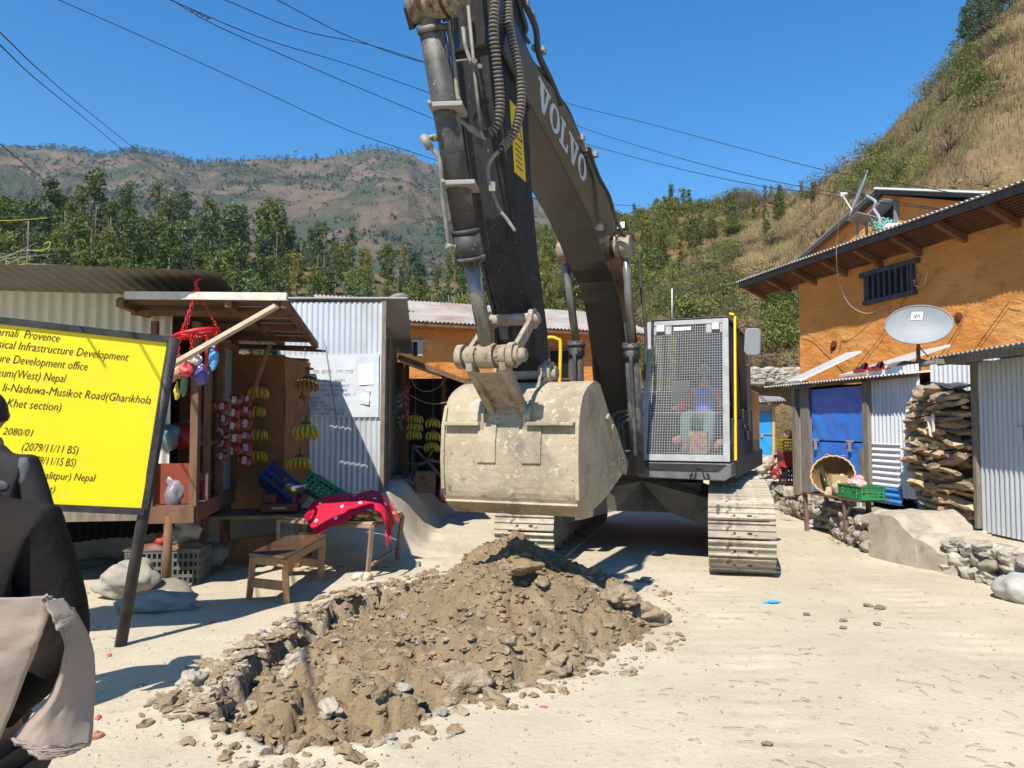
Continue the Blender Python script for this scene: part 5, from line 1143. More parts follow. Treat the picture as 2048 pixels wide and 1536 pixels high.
# things on the shed roof
def panel(name, q, th, m, label, cat):
    t = thing(name, label, cat, tuple(q[0])); nrm = (q[1] - q[0]).cross(q[3] - q[0]).normalized(); b = MB(); b.prism(q, nrm * th); b.build('frame', m, t)
    b = MB(); c = sum(q, Vector()) / 4; b.quad(*[c + (p - c) * .92 - nrm * .002 for p in q]); b.quad(*[c + (p - c) * .92 + nrm * (th + .002) for p in q]); b.build('panel_face', mat('panel_grey', (0.50, 0.48, 0.44), (0.42, 0.40, 0.36), scale=3, rough=.5), t); return t
PF = mat('panel_frame', (0.60, 0.59, 0.56), rough=.5)
panel('solar_panel', [A(-.1, .15, 2.38), A(.35, .15, 2.38), A(.62, -.85, 2.88), A(.17, -.85, 2.88)], .035, PF, 'small framed solar panel tilted over the far end of the shed roof', 'solar panel')
panel('solar_panel', [A(1.35, .05, 2.40), A(2.15, .0, 2.42), A(2.65, -.9, 2.78), A(1.9, -.9, 2.74)], .035, PF, 'wide pale solar panel leaning beside the shoes on the shed roof', 'solar panel')
for k, (px, py, lab) in enumerate([(1722, 738, 'black and red shoe on the shed roof, the far one of two'), (1753, 736, 'red and black shoe on the shed roof, nearer the big dish')]):
    p = SA(px, py + 5, .0); sh = thing('shoe', lab, 'shoe', tuple(p)); b = MB()
    dirx = SU
    b.grid(lambda i, j: p + dirx * (.27 * (i - .5)) + SN * (.045 * math.cos(math.pi * j) * (1 - .4 * abs(i - .5) ** 2)) + Vector((0, 0, .02 + (.05 + .06 * ss(.55, .2, 1 - i) * 1.0) * math.sin(math.pi * j))), 14, 8); b.build('upper', mat('shoe_%d' % k, (0.02, 0.02, 0.025), (0.38, 0.025, 0.03), scale=9, rough=.7, lo=.48, hi=.52), sh)
    b = MB(); b.box(p + Vector((0, 0, .01)), (.28, .09, .025), rz=math.atan2(SU.y, SU.x)); b.build('sole', mat('sole_red', (0.35, 0.03, 0.03), rough=.7), sh)
b = MB(); b.tube([A(1.9 + .14 * k, -.25 + .05 * math.sin(k), 2.50 + .02 * math.sin(k * 2)) for k in range(10)], [.05, .07, .06, .075, .06, .07, .05, .06, .05, .03], 8); tag(b.build('log', mat('log_grey', (0.24, 0.2, 0.15), (0.15, 0.12, 0.09), scale=5, bump=.5)), 'gnarled grey log lying along the shed roof below the big dish', 'log')
# ---- firewood
FW_ = mat('firewood', (0.58, 0.42, 0.24), (0.42, 0.29, 0.16), scale=5, rough=0.9, bump=0.5, bscale=24, c3=(0.24, 0.17, 0.105), c3scale=2.5, rnd_amt=0.22)
FWB = mat('firewood_bark', (0.32, 0.235, 0.155), (0.22, 0.16, 0.11), scale=6, rough=0.95, bump=0.5, rnd_amt=0.2)
r = random.Random(12); protos = []
for k in range(10):
    b = MB(); n_ = 5; h0 = .052 * r.uniform(.8, 1.15); L_ = r.uniform(.5, .75); secs = []
    for i in range(6):
        f_ = i / 5; c = Vector((L_ * (f_ - 1), .03 * math.sin(f_ * 3 + k), .02 * math.sin(f_ * 4 + k * 2)))
        secs.append([c + Vector((r.uniform(-.03, .03) if i in (0, 5) else 0, 1.25 * h0 * math.cos(w * 2 * math.pi / n_ + k) * r.uniform(.75, 1.25), h0 * .64 * math.sin(w * 2 * math.pi / n_ + k) * r.uniform(.75, 1.25))) for w in range(n_)])
    vs = [p for s_ in secs for p in s_]; fs = [(i * n_ + j, i * n_ + (j + 1) % n_, (i + 1) * n_ + (j + 1) % n_, (i + 1) * n_ + j) for i in range(5) for j in range(n_)] + [tuple(range(n_))[::-1], tuple(range(5 * n_, 6 * n_))]
    b.add(vs, fs, 0 if k % 4 else 1); b.s = [False] * len(b.s); o = b.build('firewood_piece', [FW_, FWB], origin=(0, 0, 0)); protos.append(o)
WDIR = Vector((-.95, -.32, 0)).normalized()     # the cut ends look to the road and the camera
cnt = 0; first = [True] * 10
WP0 = Vector((5.52, 10.45, .46)); WP1 = Vector((5.40, 8.98, .46)); 
lab_w = 'split log in the big firewood stack beside the tin sheds'
rows = 24
WAX = (WP0 - WP1).normalized()
for row in range(rows):
    z = .49 + row * .0665; lft = -.02 + .20 * ss(12, 0, row)
    for layer in range(2):
        f_ = lft - r.uniform(0, .12)
        while f_ < .56 and cnt < 290:
            i = r.randrange(10); base = WP0.lerp(WP1, f_); L_ = .62
            o = protos[i] if first[i] else copy_tree(protos[i]); first[i] = False
            o.location = Vector((base.x + .17 * layer + r.uniform(-.06, .06) - .10 * math.sin(row / rows * 3.1), base.y, z + r.uniform(-.02, .02) + .03 * layer))
            o.rotation_euler = (r.uniform(-.5, .5), r.gauss(0, .09), math.atan2(WAX.y, WAX.x) + r.gauss(.12, .16)); s_ = r.uniform(.8, 1.25); o.scale = (s_ * .95, s_, s_ * .95)
            tag(o, lab_w, 'firewood', 'split logs of the firewood stack'); cnt += 1; f_ += r.uniform(.10, .22) * (1 if layer == 0 else 1.6)
    for k in range(3 if cnt < 285 else 0):
        cnt += 1; i = r.randrange(10); o = copy_tree(protos[i]); f_ = lft + r.uniform(-.02, .5); base = WP0.lerp(WP1, f_); o.location = Vector((base.x + r.uniform(-.06, .0), base.y, z + r.uniform(-.02, .02))); o.rotation_euler = (r.uniform(-.5, .5), r.gauss(0, .1), math.pi + r.gauss(0.3, .3)); o.scale = (.6, 1, 1); tag(o, lab_w, 'firewood', 'split logs of the firewood stack')
b = MB(); b.para((5.62, 10.5, .42), (.05, 0, 0), (-.12, -1.45, 0), (0, 0, 1.5)); tag(b.build('backing_sheet', DARKW), 'dark sheet added behind the stacked firewood to close its gaps', 'board')  # added dark sheet, so the gaps between the logs read as dark
for k, (px, py, sx_, lab) in enumerate([(1848, 785, .13, 'round grey log end on top of the firewood, far side'), (1888, 800, .15, 'cracked log end on top of the firewood, in the middle'), (1868, 778, .09, 'small log end wedged on top of the firewood stack')]):
    p = onplane(px, py, Vector((5.35, 9.8, 0)), Vector((-.9, -.43, 0)).normalized()); b = MB(); b.rock(p, (.17, sx_ * .8, sx_ * .7), 70 + k, 3, .35, 0, .3); tag(b.build('log', mat('log_end', (0.33, 0.255, 0.17), (0.22, 0.165, 0.11), scale=9, bump=.6, bscale=24)), lab, 'log')
b = MB(); tp_ = onplane(1900, 774, Vector((5.4, 9.6, 0)), Vector((-.9, -.43, 0)).normalized())
b.grid(lambda i, j: tp_ + Vector((.25 * (i - .5) + .35 * j, -1.25 * (i - .45), .05 * math.sin(i * 9) * (1 - j) + .04 * fbm(i * 4, j * 3, 2, 2) + .03 * j + .02)), 26, 10); tag(b.build('tarpaulin', mat('tarp_black', (0.035, 0.036, 0.04), (0.06, 0.06, 0.065), scale=6, rough=.45)), 'black tarpaulin scrap over the top of the firewood', 'tarpaulin')
b = MB(); rp = onplane(1866, 858, Vector((5.2, 9.8, 0)), Vector((-.9, -.43, 0)).normalized())
b.grid(lambda i, j: rp + Vector((-.03 - .02 * math.sin(i * 7), -.10 + .16 * i * (1 - .3 * j), .18 - .30 * j * (1 - .5 * abs(i - .6)) + .02 * math.sin(5 * i))), 10, 10); tag(b.build('rag', mat('rag_cream', (0.62, 0.52, 0.40), (0.5, 0.42, 0.33), scale=12)), 'cream rag caught on the front of the firewood', 'rag')
# ---- near tin shed at the picture edge
ns = thing('tin_shed', 'grey corrugated tin shed at the right edge with overhanging roof', 'shed', (6.2, 7.5, .4))
b = MB(); b.corr((5.42, 8.92, .42), (0.02, -4.2, 0), (0, 0, 1.95), .085, .012, 0); b.corr((5.43, 8.93, .42), (2.2, .2, 0), (0, 0, 1.95), .085, .012, 0); b.build('wall', mat('side_tin', (0.50, 0.52, 0.53), (0.42, 0.435, 0.445), scale=2, rough=.45, metal=.2, stretch=(1, 1, .4)), ns)
b = MB(); b.corr((4.98, 9.2, 2.44), (0.02, -5.2, .02), (2.5, .2, .05), .085, .013, 0); b.build('roof', TIND, ns)
b = MB(); b.beam((5.06, 9.1, 2.38), (5.06, 4.5, 2.38), .05, .07); b.beam((5.40, 8.98, .45), (5.40, 8.98, 2.38), .06, .06); b.beam((4.9, 8.9, 2.38), (5.6, 8.95, 2.36), .05, .06); b.build('beam', WOOD, ns)
b = MB(); nx_ = [(4.5, 3.2), (5.41, 8.15)]
b.prism([Vector((5.395, 8.28, 1.42)), Vector((5.395, 8.14, 1.42)), Vector((5.395, 8.14, 1.62)), Vector((5.395, 8.28, 1.62))], (-.004, 0, 0)); tag(b.build('notice', mat('notice_grey', (0.48, 0.48, 0.46), (0.2, 0.2, 0.2), scale=25, lo=.6, hi=.7)), 'small faded notice stuck on the near tin shed', 'notice')
# ---- terrace: dry stone walls, concrete, steps
def stone_wall(name, y0, y1, h, label, seed, cap=.0):
    r = random.Random(seed); b = MB(); y = y0; L_ = y1 - y0; rows_ = max(3, int(h / .13))
    for row in range(rows_):
        y = y0 + r.uniform(-.1, .1)
        while y < y1:
            s = r.uniform(.07, .15) * (1.35 if row == 0 else 1) * (1.05 if seed == 5 else 1); x = wallx(y); z = gz(x - .3, y, False) + (row + .45) * h / rows_
            dx = wallx(y + .1) - wallx(y - .1)
            b.rock((x + .06 + r.uniform(-.04, .05) + .03 * row / rows_, y + s, z + r.uniform(-.015, .015)), (.13, s * 1.05, h / rows_ * .62 * r.uniform(.85, 1.2)), seed=seed * 91 + row * 37 + int(y * 50), sub=2, rough=.55, flat=(row % 2 == 0), mi=r.choice((0, 0, 0, 1, 2)), rz=-dx * 2); y += s * 1.9
    b.grid(lambda i, j: (wallx(y0 + L_ * i) + .10 + .06 * fbm(y0 * 3 + L_ * i * 4, j * 5, seed, 2) * .3, y0 + L_ * i, gz(wallx(y0 + L_ * i) - .3, y0 + L_ * i, False) - .1 + (h + .08) * j), int(L_ * 8), 8, 3)
    b.grid(lambda i, j: (wallx(y0 + L_ * i) + .06 + .7 * j + .04 * fbm(i * 20, j, seed, 2), y0 + L_ * i, gz(wallx(y0 + L_ * i) - .3, y0 + L_ * i, False) + h - .02 + .025 * fbm(i * 14, j * 4, seed, 2)), int(L_ * 10), 6, 3)
    return b.build(name, [STONE, PALE, mat('brown_stone', (0.27, 0.225, 0.17), (0.2, 0.165, 0.125), scale=6, bump=.5), mat('wall_earth', (0.33, 0.285, 0.215), (0.24, 0.205, 0.155), scale=5, bump=.6, bscale=14)], label=label, cat='stone wall')
stone_wall('stone_wall', 9.95, 15.7, .44, 'rough grey fieldstone retaining wall behind the outdoor selling table', 3)
stone_wall('stone_wall', 5.4, 8.55, .40, 'rough fieldstone retaining wall below the near tin shed', 5)
b = MB()
def lump(p, d, seed, m): 
    m.grid(lambda i, j: p, 1, 1)
x0 = 4.52
def rough_block(b, corners, z0, z1f, seed, amp=.035, n_=26):
    """worn block: soft-edged, uneven top and sides over a four-cornered plan"""
    a_, c_, e_, f_ = [Vector(p) for p in corners]
    def P_(i, j, k):
        q = a_.lerp(c_, i).lerp(f_.lerp(e_, i), j); z = z0 + (z1f(i, j) - z0) * k; w = Vector((fbm(q.x * 3, q.y * 3 + z * 3, seed, 3), fbm(q.x * 3 + 9, q.y * 3 + z * 3, seed, 3), fbm(q.x * 3, q.y * 3, seed + 5 + z * 2, 3))) * amp
        ed = min(i, 1 - i, j, 1 - j); z -= .05 * k * ss(.10, 0, ed)
        return Vector((q.x, q.y, z)) + w
    b.grid(lambda i, j: P_(i, j, 1), n_, n_)
    for fn in (lambda i, j: P_(i, 0, j), lambda i, j: P_(1, i, j), lambda i, j: P_(1 - i, 1, j), lambda i, j: P_(0, 1 - i, j)): b.grid(fn, n_, 12)
rough_block(b, [(4.48, 9.75, 0), (4.66, 8.98, 0), (5.6, 9.0, 0), (5.5, 9.95, 0)], -.08, lambda i, j: .58 - .22 * ss(.55, 1, i), 3)
rough_block(b, [(4.64, 9.0, 0), (4.82, 8.50, 0), (5.7, 8.55, 0), (5.6, 8.95, 0)], -.08, lambda i, j: .36 - .12 * i + .12 * j, 6, .05)
cb_ = b.build('concrete_step', CONC, label='worn concrete block and step between the two fieldstone walls', cat='step')
b = MB(); b.rock((4.80, 7.30, .10), (.26, .22, .17), 5, 3, .25); tag(b.build('boulder', mat('boulder_grey', (0.42, 0.40, 0.355), (0.34, 0.32, 0.28), scale=5, bump=.35, c3=(0.36, 0.39, 0.35), c3scale=2)), 'smooth pale boulder at the foot of the near fieldstone wall', 'boulder')
# weeds along the walls
for k, (px, py, z, s, lab) in enumerate([(1722, 1090, 0, .42, 'dry green weed at the foot of the wall beside the concrete block'), (1885, 1030, .45, .5, 'leafy green plant at the foot of the firewood stack'), (1870, 985, .5, .36, 'small leafy plant between white tin wall and firewood'), (1655, 1045, .05, .24, 'little weed under the outdoor table'), (1550, 1000, .2, .2, 'green weed growing out of the fieldstone wall, far end'), (1880, 1135, 0, .22, 'dry weed under the concrete step edge'), (1835, 1115, 0, .17, 'tiny weed at the concrete block corner'), (1575, 1030, .1, .2, 'weed growing low in the fieldstone wall left of table')]):
    p = G(px, py, z); place(SP, (('green' if k in (1, 2, 4) else 'olive'), k % 2), p, (s * .5, s * .5, s * .42), k, lab, 'weed', None)['group'] = ''
# ---- selling table
tb = thing('selling_table', 'rough wooden table on thin legs in front of the fieldstone wall', 'table', (4.65, 11.4, 0))
TA, TB = Vector((4.52, 12.0, .60)), Vector((4.66, 10.35, .62)); td_ = (TB - TA).normalized(); tn = Vector((-td_.y, td_.x, 0)); tn = -tn if tn.x < 0 else tn
b = MB()
for k in range(4): b.beam(TA + tn * (.02 + k * .11), TB + tn * (.02 + k * .11) + Vector((0, 0, .004 * k)), .10, .025)
b.build('top', WOODB, tb)
for f_ in (.0, .72):
    for o_ in (.02, .36):
        p = TA.lerp(TB, f_) + tn * o_; b = MB(); b.beam(p - Vector((0, 0, .02)), Vector((p.x + .02, p.y, gz(p.x, p.y) - .03)), .055, .055)
        if f_ > .5 and o_ < .1: b.beam(p - Vector((0, 0, .30)), p + td_ * .22 - Vector((0, 0, .02)), .035, .03)
        b.build('leg', mat('leg_rust', (0.20, 0.13, 0.10), (0.14, 0.09, 0.07), scale=8), tb)
bc_ = TA.lerp(TB, .30) + tn * .22; t = thing('basket', 'round woven bamboo basket tipped on its side on the selling table', 'basket', tuple(bc_))
ax = Vector((-.42, -.80, .42)).normalized(); cen = bc_ + Vector((0, 0, .275)); b = MB(); N_ = 40; vs = []; a_ = ax.cross(Vector((0, 0, 1))).normalized(); u_ = a_.cross(ax)
for i in range(15):
    rr = .14 + .165 * (i / 14) ** .7
    for j in range(N_):
        w = 2 * math.pi * j / N_; k_ = 1 + .02 * (1 if (i + j) % 2 else -1); vs.append(cen + ax * (-.26 + .30 * i / 14) + (a_ * math.cos(w) + u_ * math.sin(w)) * rr * k_)
b.add(vs, [(i * N_ + j, i * N_ + (j + 1) % N_, (i + 1) * N_ + (j + 1) % N_, (i + 1) * N_ + j) for i in range(14) for j in range(N_)] + [tuple(range(N_))], 0)
b.build('weave', mat('bamboo', (0.28, 0.165, 0.072), (0.17, 0.098, 0.045), scale=30, rough=.7, bump=.8, bscale=60), t)
b = MB(); b.tube(vs[14 * N_:] + [vs[14 * N_]], .016, 7); b.build('rim', mat('bamboo_rim', (0.45, 0.32, 0.15), rough=.6), t)
def crate(name, c, d, rz, m, label, wall=.012, nx_=6, nz_=4, rim=.03, tilt=None, group=None):
    """slatted open plastic crate: floor, four lattice sides, rim"""
    t = thing(name, label, 'crate', tuple(c), group); c = Vector(c); M = Matrix.Rotation(rz, 3, 'Z'); M = M @ tilt if tilt is not None else M
    P = lambda x, y, z: c + M @ Vector((x, y, z)); X, Y, Z = [M @ Vector(v) for v in ((1, 0, 0), (0, 1, 0), (0, 0, 1))]; L_, W_, H_ = d
    b = MB(); b.para(P(-L_ / 2, -W_ / 2, 0), X * L_, Y * W_, Z * wall)
    for s in (-1, 1):
        for n__, ln, ou, oth in ((nx_, L_, X, Y * (s * W_ / 2)), (max(3, int(nx_ * W_ / L_)), W_, Y, X * (s * L_ / 2))):
            th = oth.normalized() * wall
            for k in range(n__ + 1): w_ = .03 if k in (0, n__) else .018; b.para(c + M @ Vector((0, 0, 0)) + ou * (-ln / 2 + (ln - w_) * k / n__) + oth - th * (.5 + .5), ou * w_, th, Z * H_)
            for k in range(nz_ + 1):
                hh = rim if k in (0, nz_) else H_ / nz_ * .35; b.para(c + ou * (-ln / 2) + oth - th * 1.15 + Z * ((H_ - hh) * k / nz_), ou * ln, th * 1.3, Z * hh)
    b.build('lattice', m, t); b = MB()
    for s in (-1, 1):
        b.para(P(-L_ / 2 - .012, s * W_ / 2 - .012, H_), X * (L_ + .024), Y * .024, Z * .014); b.para(P(s * L_ / 2 - .012, -W_ / 2 + .012, H_ + .001), X * .024, Y * (W_ - .024), Z * .012)
    b.build('rim', m, t); return t
def plastic(n, c): return mat('plastic_' + n, c, tuple(x * .75 for x in c), scale=6, rough=.42, spec=.45)
crate('crate', tuple(TA.lerp(TB, .83) + tn * .16 + Vector((0, 0, .02))), (.60, .34, .17), math.atan2(td_.y, td_.x), plastic('green', (0.035, 0.25, 0.085)), 'green plastic crate on the selling table beside the basket', nz_=3, nx_=8)
p = TA.lerp(TB, .42) + tn * .10; b = MB(); b.rock(p + Vector((0, 0, .05)), (.12, .09, .075), 3, 2, .3); tag(b.build('stone', mat('tan_stone', (0.45, 0.36, 0.24), (0.36, 0.28, 0.18), scale=6)), 'tan stone lying on the table in front of the basket', 'stone')
p = TA.lerp(TB, .52) + tn * .18; b = MB(); b.rock(p + Vector((0, 0, .11)), (.13, .12, .16), 6, 3, .5); tag(b.build('sack', mat('brown_paper', (0.40, 0.30, 0.19), (0.5, 0.4, 0.28), scale=8, bump=.4)), 'crumpled brown paper sack on the table beside the green crate', 'sack')
p = TA.lerp(TB, .62) + tn * .26; b = MB(); b.rock(p + Vector((0, 0, .2)), (.19, .12, .10), 9, 3, .6, 0, math.atan2(td_.y, td_.x)); tag(b.build('plastic_bag', mat('pink_bag', (0.50, 0.10, 0.15), (0.66, 0.50, 0.46), scale=11, rough=.35)), 'pink and white plastic bag between basket and green crate', 'bag')
p = TA.lerp(TB, .56) + tn * .10; b = MB(); b.box(p + Vector((0, 0, .16)), (.02, .25, .30), rz=.5); tag(b.build('carton_flap', mat('carton', (0.50, 0.36, 0.20), rough=.85)), 'pale carton flap standing behind the paper sack', 'carton')
b = MB(); b.cyl(TA.lerp(TB, .2) + tn * .12 + Vector((0, 0, .42)), TA.lerp(TB, .36) + tn * .08 + Vector((0, 0, .06)), .028, 8); tag(b.build('bottle', mat('dark_glass', (0.03, 0.045, 0.02), rough=.2)), 'dark green bottle leaning in front of the bamboo basket', 'bottle')
# ---- crates and person at the far end of the terrace
cx, cy = 5.40, 15.0; cz_ = gz(cx, cy, False)
def up(px, py): return Q(px, py, 15.0)
zt_ = up(1575, 966).z; crate('crate', (5.42, 15.0, zt_), (.36, .34, .30), .1, plastic('black', (0.012, 0.014, 0.02)), 'black plastic crate at the bottom of the crate pile by the shed', nz_=3)
crate('crate', (5.37, 15.0, zt_ + .315), (.33, .32, .28), .05, plastic('red', (0.50, 0.06, 0.055)), 'red plastic crate in the middle of the crate pile', nz_=6, nx_=9)
crate('crate', (5.38, 15.0, zt_ + .61), (.34, .32, .22), .0, plastic('yellow', (0.75, 0.55, 0.01)), 'yellow plastic crate on top of the crate pile', nz_=3)
# ---- blue shed and wall farther up the road
fs_ = thing('tin_shed', 'small distant tin shed with a bright blue door up the road', 'shed', tuple(Q(1527, 915, 26)))
P = lambda px, py, d=0.0: Q(px, py, 26) + Vector((0, d, 0))
b = MB(); b.para(P(1498, 917, .06), P(1552, 917) - P(1498, 917), Vector((0, 2.2, 0)), P(1498, 808) - P(1498, 917)); b.build('wall', TIND, fs_)
b = MB(); b.prism([P(1500, 913), P(1543, 913), P(1543, 826), P(1500, 826)], (0, .05, 0)); dd = b.build('door', mat('door_blue', (0.02, 0.24, 0.62), (0.03, 0.30, 0.68), scale=1.5, rough=.45), fs_)
b = MB(); b.box(P(1523, 868, -.03), (.7, .03, .03)); b.box(P(1523, 871, -.03), (.08, .04, .12)); b.build('latch', mat('latch_steel', (0.45, 0.44, 0.42)), dd)
b = MB(); b.prism([P(1544, 915), P(1550, 915), P(1550, 812), P(1544, 812)], (0, .04, 0)); b.build('post', WOODL, fs_)
b = MB(); b.corr(P(1492, 806, -.5), P(1562, 802) - P(1492, 806), (0, 2.8, .25), .1, .02); b.prism([P(1522, 797, -.4), P(1562, 799, -.4), P(1560, 803, -.4), P(1522, 802, -.4)], (0, .5, .1)); b.build('roof', TIND, fs_)
b = MB(); r = random.Random(4)
for k in range(170):
    px = r.uniform(1500, 1606); py = r.uniform(738, 768); p = Q(px, py, 29.5); s = r.uniform(.08, .2); b.rock(p, (s * 1.5, .2, s * .7), k, 1, .4, r.choice((0, 1)))
b.build('stone_wall', [STONE, PALE], label='old dry stone wall up on the bank behind the digger mirror', cat='stone wall')
b = MB(); b.para(Q(1496, 925, 29.9), Q(1610, 925, 29.9) - Q(1496, 925, 29.9), Vector((0, 3, .6)), Q(1496, 770, 29.9) - Q(1496, 925, 29.9)); b.build('earth_bank', DRYM, kind='structure')
b = MB(); r = random.Random(6)
for k in range(60):
    px = r.uniform(1490, 1560); py = r.uniform(920, 945) - (px - 1490) * .1; p = Q(px, py, 20); s = r.uniform(.05, .17); b.rock((p.x, p.y + r.uniform(-2, 3), p.z), (s * 1.3, s, s * .8), k, 1, .4)
b.build('rubble', PALE, kind='stuff', label='pale stones heaped beside the road by the blue door', cat='rubble')
# ================================================================ left side of the street
# ---- yellow notice board on black posts
BTR, BBR = Q(338, 684, 5.90), Q(284, 1018, 5.82); BTL = Q(0, 646, 5.52)
bu_ = (BTR - BTL).normalized(); bv_ = (BBR - BTR); BH = bv_.length; bv_.normalize(); bnn = bu_.cross(bv_).normalized()
if bnn.y > 0: bnn = -bnn
BWID = 1.98
def BP(u, v, d=0.0): return BTR - bu_ * u + bv_ * v + bnn * d      # u leftwards from the right edge, v down
board = thing('notice_board', 'large yellow notice board with black hand lettering on leaning black posts', 'notice board', tuple(BP(BWID / 2, 2.3)))
b = MB(); b.prism([BP(0, 0), BP(BWID, 0), BP(BWID, BH), BP(0, BH)], bnn * -.012); b.build('panel', mat('board_yellow', (0.78, 0.62, 0.004), (0.72, 0.56, 0.006), scale=1.4, specks=(((0.62, 0.50, 0.05), 7, .6, .75), ((0.5, 0.42, 0.09), 60, .70, .76)), rough=0.45, bump=0.02, spec=0.4), board)
BLKP = mat('board_black', (0.018, 0.017, 0.017), (0.045, 0.042, 0.04), scale=9, rough=0.5, bump=0.2, bscale=30, c3=(0.16, 0.15, 0.14), c3scale=16, c3lo=.68, c3hi=.74)
b = MB()
for u, v, u2, v2 in ((-.02, -.018, BWID + .04, -.018), (-.02, BH + .018, BWID + .04, BH + .018), (BWID + .02, 0, BWID + .02, BH)): b.beam(BP(u, v, .004), BP(u2, v2, .004), .05, .035, up=tuple(bnn))
b.build('frame', BLKP, board)
for u in (-.03, BWID + .02):
    top = BP(u, -.03, -.005); ft = G(241, 1293) if u < 0 else BP(u, 2.28); d_ = (ft - top); b = MB(); b.tube([top, top + d_ * 1.02], .043, 10); b.beam(BP(u - .0 + .012, 0, .0), BP(u + .012, BH, .0), .045, .04, up=tuple(bnn)); b.build('post', BLKP, board)
INK = mat('ink_brown', (0.045, 0.03, 0.012), rough=0.6)
lb = MB()
# (text, right end px, base line px at that end, cap height px)
LINES = [('Karnali  Provence', (118, 684), 20), ('Physical Infrastructure Development', (256, 722), 20), ('Infrastructure Development office', (174, 741), 20), ('Rukum(West) Nepal', (131, 765), 20), ('li-Naduwa-Musikot Road(Gharikhola', (301, 808), 20),
         ('nKhet section)', (121, 822), 20), ('2080/01', (65, 873), 17), ('(2079/11/11 BS)', (155, 908), 19), ('(2079/11/15 BS)', (150, 933), 19), ('(Lalitpur) Nepal', (190, 963), 18), ('t)', (109, 985), 17)]
WIDTHS = [(0, 118), (0, 256), (0, 174), (0, 131), (0, 301), (0, 121), (16, 65), (72, 155), (72, 150), (95, 190), (95, 109)]
for (tx, (ex, ey), ch), (wx0, _) in zip(LINES, WIDTHS):
    vs, fs, wd = text_mesh(tx, 1.0, .22, bold=-0.004)
    end = onplane(ex, ey, BTR, bnn); sz = ch / F * 5.8 * 1.18
    # fit: the visible tail of the line must span the photo's width
    vis = {'Karnali  Provence': ('rnali  Provence', 118), 'Physical Infrastructure Development': ('ical Infrastructure Development', 256), 'Infrastructure Development office': ('re Development office', 174), 'Rukum(West) Nepal': ('um(West) Nepal', 131), 'li-Naduwa-Musikot Road(Gharikhola': ('li-Naduwa-Musikot Road(Gharikhola', 301), 'nKhet section)': ('nKhet section)', 121), '2080/01': ('080/01', 52), '(2079/11/11 BS)': ('9/11/11 BS)', 82), '(2079/11/15 BS)': ('/11/15 BS)', 66), '(Lalitpur) Nepal': ('litpur) Nepal', 95), 't)': ('t)', 12)}[tx]
    _, _, wv = text_mesh(vis[0], 1.0, .22); st = onplane(ex - vis[1], ey, BTR, bnn); kx = (end - st).length / wv
    lb.add([end + bu_ * ((p.x - wd) * kx) - bv_ * (p.y * sz) + bnn * .003 for p in vs], fs)
lb.build('lettering', INK, board)
# ---- the shop hut with awning
SD = Vector((-.17, 1, 0)).normalized(); SE = Vector((1, .17, 0)).normalized()       # street direction, outwards to the road
hut = thing('shop_hut', 'corrugated tin shop hut with brown plank awning behind the yellow board', 'hut', (-4.2, 8.6, 0))
c0 = Vector((-3.56, 8.02, 0))
b = MB(); b.corr(c0 + Vector((0, 0, .74)) - SE * 5, SE * 5, Vector((0, 0, 2.36)), .112, .017, 0, seed=1); b.para(c0 + Vector((0, 0, .75)) - SE * 5 + SD * .1, SE * 4.9, SD * 3.2, Vector((0, 0, .04)), 1)
b.para(c0 + Vector((0, 0, .78)) - SE * 5 + SD * 3.3, SE * 4.9, SD * .05, Vector((0, 0, 2.2)), 1); b.corr(c0 + Vector((0, 0, .12)) - SE * 5 + SD * 2.2, SE * 4.6, Vector((0, 0, .62)), .1, .012, 1)
b.build('wall', [mat('cream_tin', (0.66, 0.63, 0.555), (0.58, 0.55, 0.48), scale=2.0, rough=.5, c3=(0.46, 0.42, 0.35), c3scale=1.1, stretch=(1, 1, .4)), DARK], hut)
b = MB(); b.corr(Q(430, 541, 7.0) - SE * 6.5 + Vector((0, 0, -.0)), SE * 6.5 , SD * 4.5 + Vector((0, 0, -.22)), .112, .006); b.build('roof', mat('dull_roof_tin', (0.21, 0.195, 0.165), (0.16, 0.148, 0.125), scale=2, rough=.65), hut)
b = MB(); b.beam(c0 - SE * 5 + Vector((0, -.02, .74)), c0 + Vector((0, -.02, .74)), .08, .14); b.build('sill_beam', WOOD, hut)
# awning
N0, N1, F1, F0 = Q(330, 598, 7.25), Q(570, 601, 7.0), Q(632, 686, 10.5), Q(475, 690, 10.8)
N0 = Vector((-3.75, N0.y, N0.z)); F0 = Vector((-4.1, 10.6, F1.z + .05))
b = MB()
for k in range(9):
    a_, c_ = k / 9 + .004, (k + 1) / 9 - .004
    b.prism([N0.lerp(F0, a_), N1.lerp(F1, a_), N1.lerp(F1, c_), N0.lerp(F0, c_)], (0, 0, .018))
aw = b.build('awning', mat('awning_board', (0.135, 0.10, 0.07), (0.088, 0.065, 0.047), scale=3, rough=.85, stretch=(1, 3, 1)), hut)
b = MB(); dz = Vector((0, 0, -.035))
b.beam(N1 + dz, F1 + dz, .07, .07); b.beam(N1.lerp(N0, .33) + dz, F1.lerp(F0, .33) + dz, .06, .06); b.beam(N0.lerp(N1, .02) + dz, F0 + dz, .07, .07)
for f_ in (.12, .42, .72, 1.0): b.beam(N0.lerp(F0, f_) + dz * 2, N1.lerp(F1, f_) + dz * 2, .06, .05)
b.beam(F1 + Vector((.1, .1, -.1)), F0 + Vector((0, .1, -.08)), .10, .03); b.beam(F1 + Vector((-.15, .15, -.22)), F0 + Vector((0, .15, -.2)), .12, .03); b.beam(F1 + Vector((-.1, .2, -.34)), F0 + Vector((0, .2, -.34)), .13, .03); b.beam(F1 + Vector((-.05, .22, -.47)), F0 + Vector((0, .22, -.47)), .10, .03)
b.build('awning_beam', WOODB, aw)
